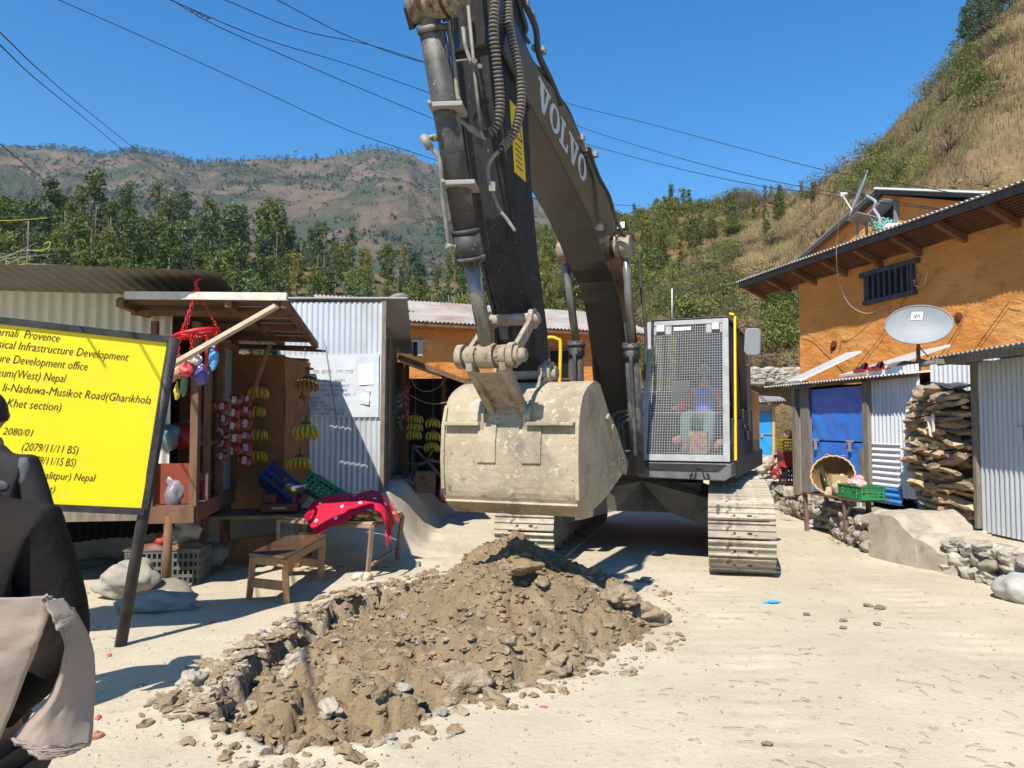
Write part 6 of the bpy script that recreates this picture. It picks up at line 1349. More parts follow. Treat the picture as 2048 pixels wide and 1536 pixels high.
b = MB(); b.beam(N0 + Vector((.1, -.03, .03)), N1 + Vector((.03, -.03, .03)), .04, .07); b.build('fascia', mat('fascia_white', (0.62, 0.58, 0.50), (0.48, 0.43, 0.35), scale=6, rough=.7), aw)
b = MB(); b.beam(Q(318, 745, 6.95), Q(553, 612, 6.92), .035, .10, up=(0, 1, 0)); b.build('brace', mat('brace_wood', (0.60, 0.51, 0.37), (0.47, 0.38, 0.26), scale=5, rough=.75, stretch=(1, 3, 3)), aw)
b = MB(); b.beam(Q(540, 690, 8.4), Q(497, 812, 8.6), .03, .03); b.build('prop', WOODB, aw)
# display box on stilts
kc = Vector((-3.17, 7.72, 0)); kl = kc - SE * .42; kr = kc + SD * 2.0
b = MB()
b.beam(kl + Vector((0, 0, .76)), kc + SE * .01 + Vector((0, 0, .76)), .07, .17); b.beam(kc + Vector((0, 0, .765)), kr + Vector((0, 0, .765)), .07, .17)
b.para(kl + Vector((0, 0, .82)), kc - kl, SD * 2, Vector((0, 0, .03)))
for p, h0, w_ in ((kc, 2.68, .075), (kc + SD * .55, 2.68, .06), (kl + Vector((0.02, 0, 0)), 2.68, .06), (kc + SD * 1.2, 2.7, .07), (kr, 2.72, .08)): b.beam(p + Vector((0, 0, .84)), p + Vector((0, 0, h0)), w_, w_)
b.beam(kc + Vector((0, 0, 2.6)), kr + Vector((0, 0, 2.6)), .06, .08); b.beam(kc + SD * .02 + Vector((0, 0, 1.45)), kc + SD * 1.2 + Vector((0, 0, 1.45)), .03, .04)
b.build('display_frame', mat('shop_wood', (0.19, 0.10, 0.055), (0.115, 0.064, 0.04), scale=5, rough=.75, bump=.25, stretch=(3, 3, .6)), hut)
for p in (kl.lerp(kc, .45), kr - SE * .05, kc + SD * 1.0 - SE * .1):
    b = MB(); b.tube([Vector((p.x, p.y, .75)), Vector((p.x - .01, p.y, gz(p.x, p.y) - .05))], .045, 8); b.build('leg', WOODB, hut)
b = MB(); p = kl.lerp(kc, .45); b.rock((p.x, p.y - .05, .02), (.26, .2, .12), 3, 2, .25); b.build('footing', mat('footing_earth', (0.25, 0.215, 0.165), (0.19, 0.165, 0.125), scale=6, bump=.4), hut)
b = MB(); b.para(kl + Vector((.02, .04, .86)), (kc - kl) * .85, SD * .02, Vector((0, 0, .40))); b.build('red_panel', mat('red_board', (0.26, 0.055, 0.028), (0.2, 0.045, 0.025), scale=4), hut)
b = MB(); b.corr(kr - SD * .75 + Vector((0, 0, .86)), SD * .6, Vector((0, 0, 1.75)), .09, .012, 0); b.build('tin_panel', mat('blue_tin', (0.22, 0.27, 0.29), (0.16, 0.19, 0.21), scale=3, rough=.5, metal=.2), hut)
# goods: bags on the shelves behind the frame
r = random.Random(9); cols = [('bag_white', (0.24, 0.22, 0.25)), ('bag_lilac', (0.35, 0.27, 0.36)), ('bag_teal', (0.12, 0.24, 0.25)), ('bag_blue', (0.10, 0.2, 0.42)), ('bag_red', (0.45, 0.04, 0.04)), ('bag_tan', (0.42, 0.30, 0.18))]
gl_ = ['crinkled white bag', 'lilac plastic bag', 'teal plastic bag', 'pale blue plastic bag', 'red snack bag', 'tan paper bag']
where = ['low in the display box beside the corner post', 'in the display box behind the second post', 'high on the shelf of the display box', 'against the back of the display box']
n = 0
for k, wh in enumerate(where):
    for i in range(3):
        j = (k * 2 + i) % 6; p = kc + SD * (.2 + .42 * k) - SE * (.22 + .05 * i) + Vector((0, 0, .98 + (i % 2) * .02 + (.55 if i == 2 else 0)))
        p += SD * (.12 * i - .1); b = MB(); b.rock(p, (.10, .13, .15), n + 3, 2, .4, 0, r.uniform(0, 3)); tag(b.build('plastic_bag', mat(cols[j][0], cols[j][1], tuple(x * .7 for x in cols[j][1]), scale=14, rough=.3)), gl_[j] + ' ' + wh, 'bag'); n += 1
# red hanging rack with chains
rc = Q(392, 668, 7.15); rk = thing('hanging_rack', 'red plastic ring rack hanging on chains under the awning', 'hanging rack', tuple(rc)); REDP = plastic('bright_red', (0.62, 0.015, 0.02))
til = lambda w, rr, dz=0: rc + Vector((math.cos(w) * rr, math.sin(w) * rr * .95, .04 * math.cos(w) + dz))
b = MB(); b.tube([til(w * math.pi / 14, .205) for w in range(29)], .014, 7); b.tube([til(w * math.pi / 14, .17, .015) for w in range(29)], .008, 6)
for w in range(4): b.tube([til(w * math.pi / 4, .2), til(w * math.pi / 4 + math.pi, .2)], .008, 5)
b.build('ring', REDP, rk)
hook = rc + Vector((0, 0, .42)); b = MB()
def chain(p, q, b, n_):
    for i in range(n_):
        c = p.lerp(q, (i + .5) / n_); d = (q - p) / n_ * .62; s = d.cross(Vector((1, .3, 0)) if i % 2 else Vector((.3, 1, 0))).normalized() * .012
        b.tube([c - d, c - d * .6 + s, c + d * .6 + s, c + d, c + d * .6 - s, c - d * .6 - s, c - d], .0042, 5, 0, False)
for w in (.4, 2.5, 4.4): chain(til(w, .2), hook, b, 13)
b.tube([hook, hook + Vector((0, 0, .12)), Vector((hook.x, hook.y, 2.78))], .006, 6); b.tube(smooth_path([hook + Vector((-.05, 0, -.06)), hook + Vector((0, 0, .02)), hook + Vector((.03, 0, -.03)), hook + Vector((-.02, 0, .06)), hook + Vector((.04, 0, .10))]), .010, 6)
hp = []
for w in range(9): q = til(w * .698, .19); e = q + Vector((0, 0, -.20 - .06 * (w % 3))); chain(q, e, b, 7); hp.append(e)
b.build('chain', REDP, rk)
PK = [(372, 742, (.06, .04, .07), (0.60, 0.03, 0.03), 'shiny red bag of sweets hanging from the red rack', 'red_sweets'), (403, 752, (.075, .045, .085), (0.045, 0.03, 0.20), 'clear bag of dark purple sweets under the red rack', 'purple_sweets'), (427, 718, (.04, .03, .10), (0.05, 0.28, 0.62), 'blue wrapped bottle in clear bag under the red rack', 'blue_pack'),
      (352, 742, (.075, .045, .09), (0.40, 0.22, 0.14), 'brown bag of biscuits hanging by the black post', 'biscuit_bag'), (390, 718, (.06, .04, .06), (0.5, 0.45, 0.40), 'clear empty looking bag in the middle of the red rack', 'clear_bag'), (354, 783, (.028, .02, .075), (0.42, 0.34, 0.02), 'narrow yellow packet hanging lowest beside the black post', 'yellow_packet'), (367, 772, (.03, .025, .10), (0.07, 0.13, 0.05), 'narrow dark green packet hanging below the red rack', 'green_packet')]
for k, (px, py, d, c, lab, mn_) in enumerate(PK):
    p = Q(px, py, 7.1 + .04 * (k % 3)); b = MB(); b.rock(p, d, 80 + k, 3, .35); b.rock(p + Vector((0, 0, d[2] * 1.05)), (d[0] * .4, d[1] * .4, d[2] * .35), k, 1, .3)
    tag(b.build('sweet_bag', mat(mn_, c, tuple(min(1, x * 1.6 + .05) for x in c), scale=34, rough=.15, spec=.8, bump=.6, bscale=60)), lab, 'packet')
# strips of noodle packets
PKR = mat('packet_red', (0.30, 0.010, 0.012), (0.10, 0.006, 0.008), scale=14, rough=.3, spec=.6, bump=.3, bscale=30); PKW = mat('packet_label', (0.36, 0.35, 0.35), (0.05, 0.045, 0.045), scale=38, rough=.35, lo=.55, hi=.6); PKG = mat('packet_green', (0.10, 0.22, 0.03), rough=.35)  # packet colours darkened to stand in for the awning's shade
for s_, (px, y0_, n_, Y, lab) in enumerate([(468, 800, 5, 8.35, 'middle strip of red noodle packets, the one with white labels in front'), (445, 812, 5, 8.6, 'rear strip of red noodle packets beside the corner of the display box'), (490, 796, 6, 8.75, 'strip of red noodle packets nearest the banana wall')]):
    st = thing('packet_strip', lab, 'packets', tuple(Q(px, y0_ + n_ * 26, Y)), 'strips of red noodle packets')
    rr_ = random.Random(s_)
    for k in range(n_):
        c = Q(px + rr_.uniform(-3, 3), y0_ + k * 25, Y); rz = rr_.uniform(-.4, .4) + (s_ - 1) * .3; M = Matrix.Rotation(rz, 3, 'Z'); b = MB(); w_, h_ = .080 * rr_.uniform(.85, 1.1), .056 * rr_.uniform(.85, 1.1); M = M @ Matrix.Rotation(rr_.uniform(-.3, .3), 3, 'Y') @ Matrix.Rotation(rr_.uniform(-.35, .2), 3, 'X')
        b.grid(lambda i, j: c + M @ Vector((w_ * (2 * i - 1), -.028 * (math.sin(math.pi * i) * math.sin(math.pi * j)) ** .9, h_ * (2 * j - 1))), 10, 8, 0); b.grid(lambda i, j: c + M @ Vector((w_ * (2 * i - 1), .028 * (math.sin(math.pi * i) * math.sin(math.pi * j)) ** .5, h_ * (2 * j - 1))), 10, 8, 0)
        b.grid(lambda i, j: c + M @ Vector((w_ * (-.25 + .6 * i), -.031 + .002 * (i - .5), h_ * (-.75 + 1.4 * j))), 2, 2, 1)
        b.grid(lambda i, j: c + M @ Vector((w_ * (-.9 + .22 * i), -.019, h_ * (-.2 + .7 * j))), 2, 2, 2)
        b.build('packet', [PKR, PKW, PKG], st)
# mud wall with bananas
b = MB(); 
def mw(o, u, v, n_, m_): b.grid(lambda i, j: o + u * i + v * j + u.cross(v).normalized() * .03 * fbm((o + u * i + v * j).x * 2, (o + u * i).y * 2 + j * 3, j * 2, 3), n_, m_)
o_ = Vector((-4.3, 9.95, .5)); mw(o_, Vector((1.36, 0, 0)), Vector((0, 0, 2.05)), 24, 30); mw(o_ + Vector((1.36, 0, 0)), Vector((.10, .9, 0)), Vector((0, 0, 2.02)), 14, 30); b.quad(o_ + Vector((0, 0, 2.03)), o_ + Vector((1.36, 0, 2.03)), o_ + Vector((1.45, .9, 2.03)), o_ + Vector((0, .9, 2.03)))
b.build('mud_wall', mat('brown_mud', (0.30, 0.135, 0.058), (0.20, 0.092, 0.044), scale=2, rough=.95, bump=.7, bscale=9, c3=(0.44, 0.20, 0.075), c3scale=.9), label='short brown mud wall behind the hanging bananas', cat='wall')
BAN = mat('banana_yellow', (0.56, 0.36, 0.03), (0.42, 0.30, 0.04), scale=9, rough=.5, c3=(0.12, 0.07, 0.02), c3scale=12, c3lo=.62, c3hi=.72); BANG = mat('banana_green', (0.52, 0.40, 0.05), (0.40, 0.34, 0.05), scale=9, rough=.5, c3=(0.10, 0.07, 0.02), c3scale=14, c3lo=.64, c3hi=.7); BANB = mat('banana_brown', (0.30, 0.17, 0.03), (0.18, 0.09, 0.025), scale=8, rough=.55)
STK = mat('banana_stalk', (0.10, 0.075, 0.03), rough=.8); ban_me = {}
def bunch(p, s, n_, m, label, spread=1.9, face=0.0):
    t = thing('banana_bunch', label, 'bananas', tuple(p)); key = m.name
    if key not in ban_me:
        b = MB(); pts = [(0.005, 0, 0), (.035, 0, -.03), (.055, 0, -.075), (.058, 0, -.12), (.045, 0, -.16), (.03, 0, -.18)]; b.tube(smooth_path(pts, 2), [.006, .010, .015, .0175, .0185, .018, .0175, .016, .013, .008, .005], 7); o = b.build('banana', m, origin=(0, 0, 0)); ban_me[key] = o.data; bpy.data.objects.remove(o)
    for k in range(n_):
        o = bpy.data.objects.new('banana', ban_me[key]); col.objects.link(o); o.parent = t; f_ = (k + .5) / n_ - .5; row = k % 2
        o.rotation_euler = (f_ * .5, R(14 - 22 * row) , -math.pi / 2 + face + f_ * spread * .8); o.location = (f_ * .17 * s, -.028 * row, -.05 * abs(f_) * s); o.scale = (s, s * 1.05, s * (.86 - .1 * row))
    b = MB(); b.rock(p + Vector((0, .01, .012)), (.06 * s, .03, .022), 3, 1, .3); b.tube([p, p + Vector((0, 0, .11))], .010, 6); b.build('stalk', STK, t); return t
def stringto(p, z1, label):
    b = MB(); b.tube([p, Vector((p.x, p.y, z1))], .003, 4); tag(b.build('string', mat('string_grey', (0.25, 0.23, 0.2), rough=.9)), label, 'string')
for k, (px, py, n_, m, s, lab) in enumerate([(519, 772, 11, BANG, .95, 'topmost green yellow banana bunch on the brown mud wall'), (514, 812, 8, BANG, .85, 'second banana bunch from the top on the brown mud wall'), (520, 858, 7, BANG, .8, 'third small banana bunch down the brown mud wall'), (514, 900, 12, BAN, .95, 'lowest spread banana bunch in front of the mud wall')]):
    bunch(Q(px, py, 9.72), s, n_, m, lab, 2.4)
stringto(Q(518, 765, 9.74), 2.7, 'string holding the banana bunches on the mud wall')
for k, (px, py, n_, m, s, lab) in enumerate([(615, 756, 12, BANB, 1.0, 'brownish banana bunch hanging highest before the painted sign'), (604, 796, 2, BANB, .75, 'pair of overripe bananas hanging before the painted sign'), (612, 848, 12, BANG, 1.15, 'greenish banana bunch hanging below the painted sign'), (600, 913, 13, BAN, 1.1, 'lowest ripe yellow banana bunch above the blue crate')]):
    bunch(Q(px, py, 9.5), s, n_, m, lab, 2.3)
stringto(Q(607, 910, 9.5), 2.72, 'string carrying the bananas in front of the painted sign')
# ---- tin shed with the painted sign
t2 = thing('tin_shed', 'silvery corrugated tin shed with a faded white painted sign', 'shed', (-2.6, 12.5, .7))
TX0, TX1, TY = -3.35, -1.86, 11.0
ZT = 3.42
b = MB(); b.corr((TX0, TY, .62), (TX1 - TX0, 0, 0), (0, 0, 1.24), .078, .0095, 0, .012, 1, 3); b.corr((TX0, TY - .012, 1.72), (TX1 - TX0, 0, 0), (0, 0, ZT - 1.74), .078, .0095, 0, .012, 1, 5)
b.para((TX1 - .02, TY + .03, .5), (-.28, 3.4, 0), (-.03, 0, 0), (0, 0, 2.7), 1); b.para((TX0, TY + .05, .6), (.02, 3, 0), (.02, 0, 0), (0, 0, 2.7), 1)
b.build('wall', [TIN, WOOD], t2)
b = MB(); b.beam((TX1 + .01, TY - .01, .45), (TX1 + .03, TY - .01, ZT), .07, .06); b.beam((TX1 - .02, TY + .35, .45), (TX1 - .02, TY + .35, 3.1), .06, .06); b.beam((TX1 - .08, TY + 1.0, .4), (TX1 - .08, TY + 1.0, 3.0), .06, .06); b.build('post', WOOD, t2)
b = MB(); b.prism([Vector((TX0 - .05, TY - .06, ZT + .03)), Vector((-1.50, TY - .06, ZT + .03)), Vector((-1.87, 14.5, 2.98)), Vector((-3.7, 14.5, 2.98))], (0, 0, .02)); b.build('roof', mat('shed_roof_grey', (0.42, 0.43, 0.43), (0.34, 0.34, 0.335), scale=1.5, rough=.55), t2)
# painted sign
SG = lambda px, py, d=0.0: Q(px, py, TY - .035 - d)
sg = thing('painted_sign', 'faded white painted sign with rows of lettering on the tin shed', 'sign', tuple(SG(665, 835)))
b = MB(); b.prism([SG(574, 835), SG(573, 712), SG(758, 707), SG(757, 834)], (0, .012, 0)); b.build('panel', mat('sign_white', (0.60, 0.62, 0.63), (0.52, 0.54, 0.56), scale=3, rough=.6, c3=(0.42, 0.45, 0.48), c3scale=1.6, stretch=(1, 1, 2)), sg)
b = MB(); r = random.Random(31)
def script(x0, x1, y, h, mi):
    """faded head-line script: a bar with hanging strokes"""
    x = x0
    while x < x1:
        w_ = min(r.uniform(12, 34), x1 - x); b.quad(SG(x, y, .002), SG(x + w_, y, .002), SG(x + w_, y - h * .14, .002), SG(x, y - h * .14, .002), mi)
        xx_ = x + 1
        while xx_ < x + w_ - 1:
            hh = h * r.uniform(.5, 1); b.quad(SG(xx_, y, .002), SG(xx_, y + hh, .002), SG(xx_ + .9, y + hh, .002), SG(xx_ + .9, y, .002), mi)
            if r.random() < .6: b.quad(SG(xx_, y + hh * .5, .002), SG(xx_, y + hh * .68, .002), SG(xx_ + 3, y + hh * .68, .002), SG(xx_ + 3, y + hh * .5, .002), mi)
            xx_ += r.uniform(2.2, 4.2)
        x += w_ + r.uniform(3, 8)
script(626, 708, 741, 7, 1)
for y, x0, x1 in ((760, 584, 690), (770, 584, 700), (779, 582, 695), (788, 646, 712), (795, 581, 640), (803, 581, 652), (810, 581, 660), (818, 581, 690), (826, 581, 690)): script(x0, x1, y, 5, 0)
b.build('lettering', [mat('sign_ink', (0.13, 0.15, 0.19), rough=.7), mat('sign_ink_faded', (0.34, 0.28, 0.27), rough=.7)], sg)
PAP = mat('paper_white', (0.80, 0.80, 0.79), (0.74, 0.74, 0.74), scale=14, rough=.7)
for k, (q, lab) in enumerate([([(717, 728), (748, 727), (748, 769), (718, 770)], 'large white paper notice on the painted sign'), ([(724, 780), (740, 777), (738, 810), (720, 808)], 'small curled white paper below the large notice')]):
    b = MB(); P_ = [SG(*c, .006) for c in q]; b.grid(lambda i, j: P_[3].lerp(P_[2], i).lerp(P_[0].lerp(P_[1], i), j) + Vector((0, -.004 - (.02 * math.sin(j * 4 + i) ** 2 if k else .004 * math.sin(i * 5)), 0)), 8, 10); tag(b.build('paper_notice', PAP), lab, 'paper')
b = MB(); b.tube([SG(648, 680, .03), SG(677, 862, .03)], .004, 4); tag(b.build('loose_wire', mat('wire_dark', (0.06, 0.06, 0.065))), 'thin dark wire hanging down across the painted sign', 'wire')
# ---- second fruit shop in the shade behind
s2 = thing('fruit_shop', 'dark open fruit shop under a lean-to roof behind the tin shed', 'shop', Q(850, 990, 14.2))
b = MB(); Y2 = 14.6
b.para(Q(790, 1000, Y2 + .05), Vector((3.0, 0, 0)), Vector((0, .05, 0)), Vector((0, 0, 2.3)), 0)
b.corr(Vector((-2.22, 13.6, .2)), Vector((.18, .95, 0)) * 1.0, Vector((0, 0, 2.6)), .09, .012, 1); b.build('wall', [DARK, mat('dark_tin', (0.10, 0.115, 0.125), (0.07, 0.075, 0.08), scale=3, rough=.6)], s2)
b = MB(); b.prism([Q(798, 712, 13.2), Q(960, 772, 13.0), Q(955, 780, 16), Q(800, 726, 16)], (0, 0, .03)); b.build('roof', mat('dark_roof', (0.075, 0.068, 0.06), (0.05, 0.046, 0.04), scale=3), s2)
b = MB(); b.beam(Q(797, 714, 13.18), Q(962, 774, 12.98), .05, .08); b.beam(Q(806, 985, 14.0), Q(806, 735, 14.0), .1, .08); b.beam(Q(812, 985, 14.3), Q(814, 730, 14.3), .08, .08); b.beam(Q(886, 990, 14.5), Q(888, 745, 14.5), .08, .08); b.build('post', WOODB, s2)
for k, (px, py, n_, lab) in enumerate([(830, 829, 10, 'top banana bunch on the first string of the dark shop'), (829, 845, 10, 'middle banana bunch on the first string of the dark shop'), (829, 860, 11, 'bottom banana bunch on the first string of the dark shop'), (866, 836, 9, 'top banana bunch on the second string, next to the bucket'), (866, 862, 9, 'middle banana bunch on the second string, next to the bucket'), (864, 884, 11, 'bottom banana bunch on the second string, next to the bucket')]):
    bunch(Q(px, py, 13.5), 1.0, n_, BANG, lab, 2.4)
stringto(Q(831, 850, 13.5), 2.55, 'string with bananas in the dark shop, farther from bucket'); stringto(Q(866, 882, 13.5), 2.5, 'string with bananas in the dark shop, nearer the bucket')
b = MB(); b.tube(smooth_path([Q(x, y, 13.4) for x, y in [(822, 755), (832, 775), (855, 783), (880, 772), (894, 748)]]), .006, 5); b.tube(smooth_path([Q(x, y, 13.4) for x, y in [(820, 790), (845, 803), (870, 808), (900, 803)]]), .006, 5); tag(b.build('cord', mat('cord_pale', (0.40, 0.38, 0.34))), 'pale cords slung across the opening of the dark fruit shop', 'cord')
for k, (px, y0_, y1_, c1, c2, lab) in enumerate([(800, 775, 862, (0.03, 0.16, 0.07), (0.45, 0.45, 0.38), 'string of green and white sachets at the dark shop entrance'), (813, 770, 842, (0.42, 0.05, 0.09), (0.5, 0.22, 0.2), 'string of pink red sachets at the dark shop entrance'), (789, 790, 830, (0.35, 0.37, 0.36), (0.05, 0.18, 0.12), 'short string of pale sachets on the tin shed corner')]):
    b = MB(); r = random.Random(k)
    for i in range(70):
        p = Q(px + r.gauss(0, 3.5), r.uniform(y0_, y1_), 13.2); leafquad(b, p, .07, r, r.randrange(2), .8)
    tag(b.build('sachet_string', [mat('sachet_a%d' % k, c1, rough=.3), mat('sachet_b%d' % k, c2, rough=.3)]), lab, 'sachets')
b = MB(); Pq = lambda x, y, d=0: Q(x, y, 13.4 + d)
for a_, c_ in [((824, 975), (826, 892)), ((826, 892), (866, 897)), ((866, 897), (852, 922)), ((826, 892), (890, 962)), ((835, 930), (866, 918)), ((806, 972), (815, 925)), ((808, 925), (832, 928)), ((830, 928), (838, 972)), ((852, 920), (895, 926))]: b.beam(Pq(*a_), Pq(*c_, .2), .045, .045)
tag(b.build('wooden_trestle', mat('trestle_wood', (0.13, 0.11, 0.095), (0.09, 0.075, 0.065), scale=6)), 'crossed grey wooden trestle in the dark fruit shop', 'trestle')
bx = Q(850, 985, 13.1); b = MB(); b.box(bx + Vector((0, 0, .18)), (.34, .3, .36), rz=.15); t = b.build('cardboard_box', mat('cardboard', (0.20, 0.12, 0.062), (0.16, 0.095, 0.05), scale=5, rough=.9), bev=.008, label='brown cardboard box on the ground in front of the trestle', cat='box')
b = MB(); b.box(bx + Vector((-.02, -.155, .26)), (.08, .005, .07), rz=.15); b.box(bx + Vector((.0, -.155, .17)), (.12, .005, .02), rz=.15); b.build('print', mat('print_brown', (0.09, 0.045, 0.025)), t)
b = MB(); b.rock(Q(893, 985, 12.5) + Vector((0, 0, .02)), (.14, .10, .20), 4, 2, .25); tag(b.build('sack', mat('maroon_sack', (0.07, 0.02, 0.03), (0.11, 0.04, 0.05), scale=9)), 'dark maroon sack on the ground beside the bucket', 'sack')
# ---- long orange house across the road
LA, LB = Q(676, 632, 18.3), Q(1300, 667, 21.7); LA.z = LB.z = 4.22; le = (LB - LA).normalized(); ln_ = Vector((-le.y, le.x, 0))
lh = thing('long_house', 'long orange mud house with pale tin roof behind the digger', 'house', tuple(LA.lerp(LB, .5) - Vector((0, 0, 3.7))))
LP_ = lambda px, py, o=.5: onplane(px, py, LA + ln_ * o, ln_)
b = MB(); o_ = LA + ln_ * .5 - Vector((0, 0, 3.8)); u_ = le * (LB - LA).length
b.grid(lambda i, j: o_ + u_ * i + Vector((0, 0, 3.9 * j)) + ln_ * .03 * fbm(i * 12, j * 5, 2, 3), 80, 30); b.para(o_ + ln_ * .1, u_, ln_ * 4, Vector((0, 0, 3.85))); b.build('wall', MUDO, lh)
b = MB(); b.corr(LA - le * .2, u_ + le * .4, ln_ * 2.9 + Vector((0, 0, .98)), .11, .02); rf = b.build('roof', mat('pale_roof_tin', (0.36, 0.325, 0.29), (0.29, 0.24, 0.205), scale=1.2, rough=.6, c3=(0.25, 0.15, 0.105), c3scale=.5, c3lo=.5, c3hi=.65), lh)
b = MB(); b.beam(LA + Vector((0, 0, -.07)) + ln_ * .06, LB + Vector((0, 0, -.07)) + ln_ * .06, .06, .10)
for k in range(14): p = LA.lerp(LB, (k + .5) / 14); b.beam(p + ln_ * .05 + Vector((0, 0, -.04)), p + ln_ * .6 + Vector((0, 0, .12)), .08, .08)
b.build('rafter', WOODB, rf)
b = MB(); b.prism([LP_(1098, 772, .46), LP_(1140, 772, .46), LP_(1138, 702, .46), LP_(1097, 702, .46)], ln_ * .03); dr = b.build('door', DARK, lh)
b = MB(); b.beam(LP_(1096, 775, .44), LP_(1096, 698, .44), .1, .08, up=tuple(ln_)); b.beam(LP_(1141, 775, .44), LP_(1140, 698, .44), .1, .08, up=tuple(ln_)); b.beam(LP_(1090, 698, .44), LP_(1146, 698, .44), .1, .1, up=tuple(ln_))
b.beam(LP_(1085, 758, .40), LP_(1150, 758, .40), .05, .05, up=tuple(ln_)); b.beam(LP_(1085, 768, .40), LP_(1150, 768, .40), .05, .05, up=tuple(ln_))
b.build('frame', WOODB, dr)
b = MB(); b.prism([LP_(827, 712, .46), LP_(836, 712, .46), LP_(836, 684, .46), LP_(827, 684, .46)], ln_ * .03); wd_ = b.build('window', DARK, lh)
b = MB(); b.beam(LP_(840, 712, .43), LP_(840, 683, .43), .13, .06, up=tuple(ln_)); b.beam(LP_(822, 682, .43), LP_(852, 682, .43), .05, .06, up=tuple(ln_)); b.build('shutter', mat('shutter_grey', (0.34, 0.33, 0.32), rough=.7), wd_)
b = MB(); q = LA + ln_ * 2.2 + Vector((0, 0, .85)); b.tube([Q(x, y, 20.0) for x, y in [(775, 600), (785, 597), (795, 594), (805, 592), (816, 594)]], [.05, .09, .10, .09, .05], 8); tag(b.build('log', mat('log_grey', (0.24, 0.2, 0.15), (0.15, 0.12, 0.09))), 'grey branch lying on the pale roof of the long house', 'log')
# ---- counter, scale, crates
ct = thing('shop_counter', 'dark plank counter carrying the scale in front of the banana wall', 'counter', (-3.2, 9.2, 0))
b = MB()
for k in range(4): b.beam(Vector((-3.62 - .0, 8.75 + k * .2, .60)), Vector((-2.35 + .04 * k, 8.95 + k * .2, .60)), .19, .035)
b.build('top', mat('counter_wood', (0.17, 0.115, 0.07), (0.11, 0.078, 0.05), scale=5, rough=.75, stretch=(.6, 3, 3)), ct)
for x, y in ((-3.5, 8.85), (-2.5, 9.05), (-3.5, 9.4), (-2.5, 9.6)): b = MB(); b.beam((x, y, .6), (x, y, gz(x, y) - .03), .06, .06); b.build('leg', WOODB, ct)
p = Q(566, 1022, 9.08); p.z = .62; s_ = thing('weighing_scale', 'red counter scale with a steel bowl on the plank counter', 'scale', tuple(p))
b = MB(); b.box(p + Vector((-.03, 0, .06)), (.44, .2, .10), rz=.1); b.box(p + Vector((.14, -.02, .14)), (.06, .08, .16), rz=.1); b.box(p + Vector((-.16, .02, .16)), (.16, .12, .12), rz=.1); b.build('base', mat('scale_red', (0.13, 0.022, 0.02), (0.09, 0.018, 0.018), scale=8, rough=.5), s_, bev=.015)
b = MB(); b.box(p + Vector((-.02, -.105, .06)), (.16, .006, .022), rz=.1); b.build('dial_strip', mat('strip_pale', (0.35, 0.32, 0.3)), s_)
b = MB(); b.lathe([(.03, .22), (.105, .225), (.125, .30), (.128, .33), (.118, .33), (.095, .24), (.0, .235)], p + Vector((.15, -.02, 0)), 26); b.build('bowl', mat('bowl_steel', (0.55, 0.54, 0.53), rough=.25, metal=.9), s_)
TL = Matrix.Rotation(R(38), 3, 'Y') @ Matrix.Rotation(R(-35), 3, 'X')
crate('crate', tuple(Q(548, 985, 9.55)), (.48, .34, .22), -.1, plastic('navy', (0.012, 0.045, 0.25)), 'empty navy blue plastic crate tipped up behind the scale', nx_=3, nz_=2, tilt=TL)
TL2 = Matrix.Rotation(R(30), 3, 'Y') @ Matrix.Rotation(R(-24), 3, 'X')
gc = Q(645, 1003, 9.55); crate('crate', tuple(gc), (.60, .36, .20), -.1, plastic('leaf_green', (0.025, 0.22, 0.07)), 'green plastic crate tilted behind the red shawl', nx_=8, nz_=3, tilt=TL2)
b = MB(); MM = Matrix.Rotation(-.1, 3, 'Z') @ TL2
b.grid(lambda i, j: gc + MM @ Vector((.62 * (i - .45), .30 * (j - .4), .215 + .02 * math.sin(i * 7 + j * 3))), 14, 6); tag(b.build('newspaper', mat('newsprint', (0.40, 0.37, 0.38), (0.20, 0.16, 0.18), scale=24, rough=.8, c3=(0.35, 0.08, 0.11), c3scale=7, c3lo=.6, c3hi=.66)), 'printed newspaper sheet lining the tilted green crate', 'newspaper')
# ---- metal legged table under the shawl
mt = thing('metal_table', 'thin legged steel table half covered by the red shawl', 'table', (-2, 9.1, 0)); ZT2 = .575
FL_, FR_, BR_, BL_ = Vector((-2.66, 8.85, ZT2)), Vector((-1.50, 8.32, ZT2)), Vector((-1.32, 9.35, ZT2)), Vector((-2.48, 9.88, ZT2))
b = MB(); b.prism([FL_, FR_, BR_, BL_], (0, 0, .025)); b.build('top', mat('table_board', (0.45, 0.34, 0.20), (0.33, 0.24, 0.14), scale=5, rough=.7, stretch=(.7, 3, 1)), mt)
LEGM = mat('leg_steel', (0.33, 0.22, 0.14), (0.24, 0.16, 0.11), scale=12, rough=.6)
b = MB()
for a_, c_ in ((FL_, FR_), (FR_, BR_), (BR_, BL_), (BL_, FL_)): b.beam(a_ - Vector((0, 0, .02)), c_ - Vector((0, 0, .02)), .035, .035)
b.build('frame', LEGM, mt)
for p, f_ in ((FR_, (-1.56, 8.40)), (BR_, (-1.40, 9.45)), (FL_, (-2.66, 8.9)), (BL_, (-2.48, 9.85))): b = MB(); b.beam(p - Vector((0, 0, .02)), Vector((f_[0], f_[1], gz(*f_) - .02)), .042, .042); b.build('leg', LEGM, mt)
b = MB(); b.beam(Vector((-1.53, 8.5, .12)), Vector((-1.42, 9.35, .14)), .03, .03); b.build('stretcher', LEGM, mt)
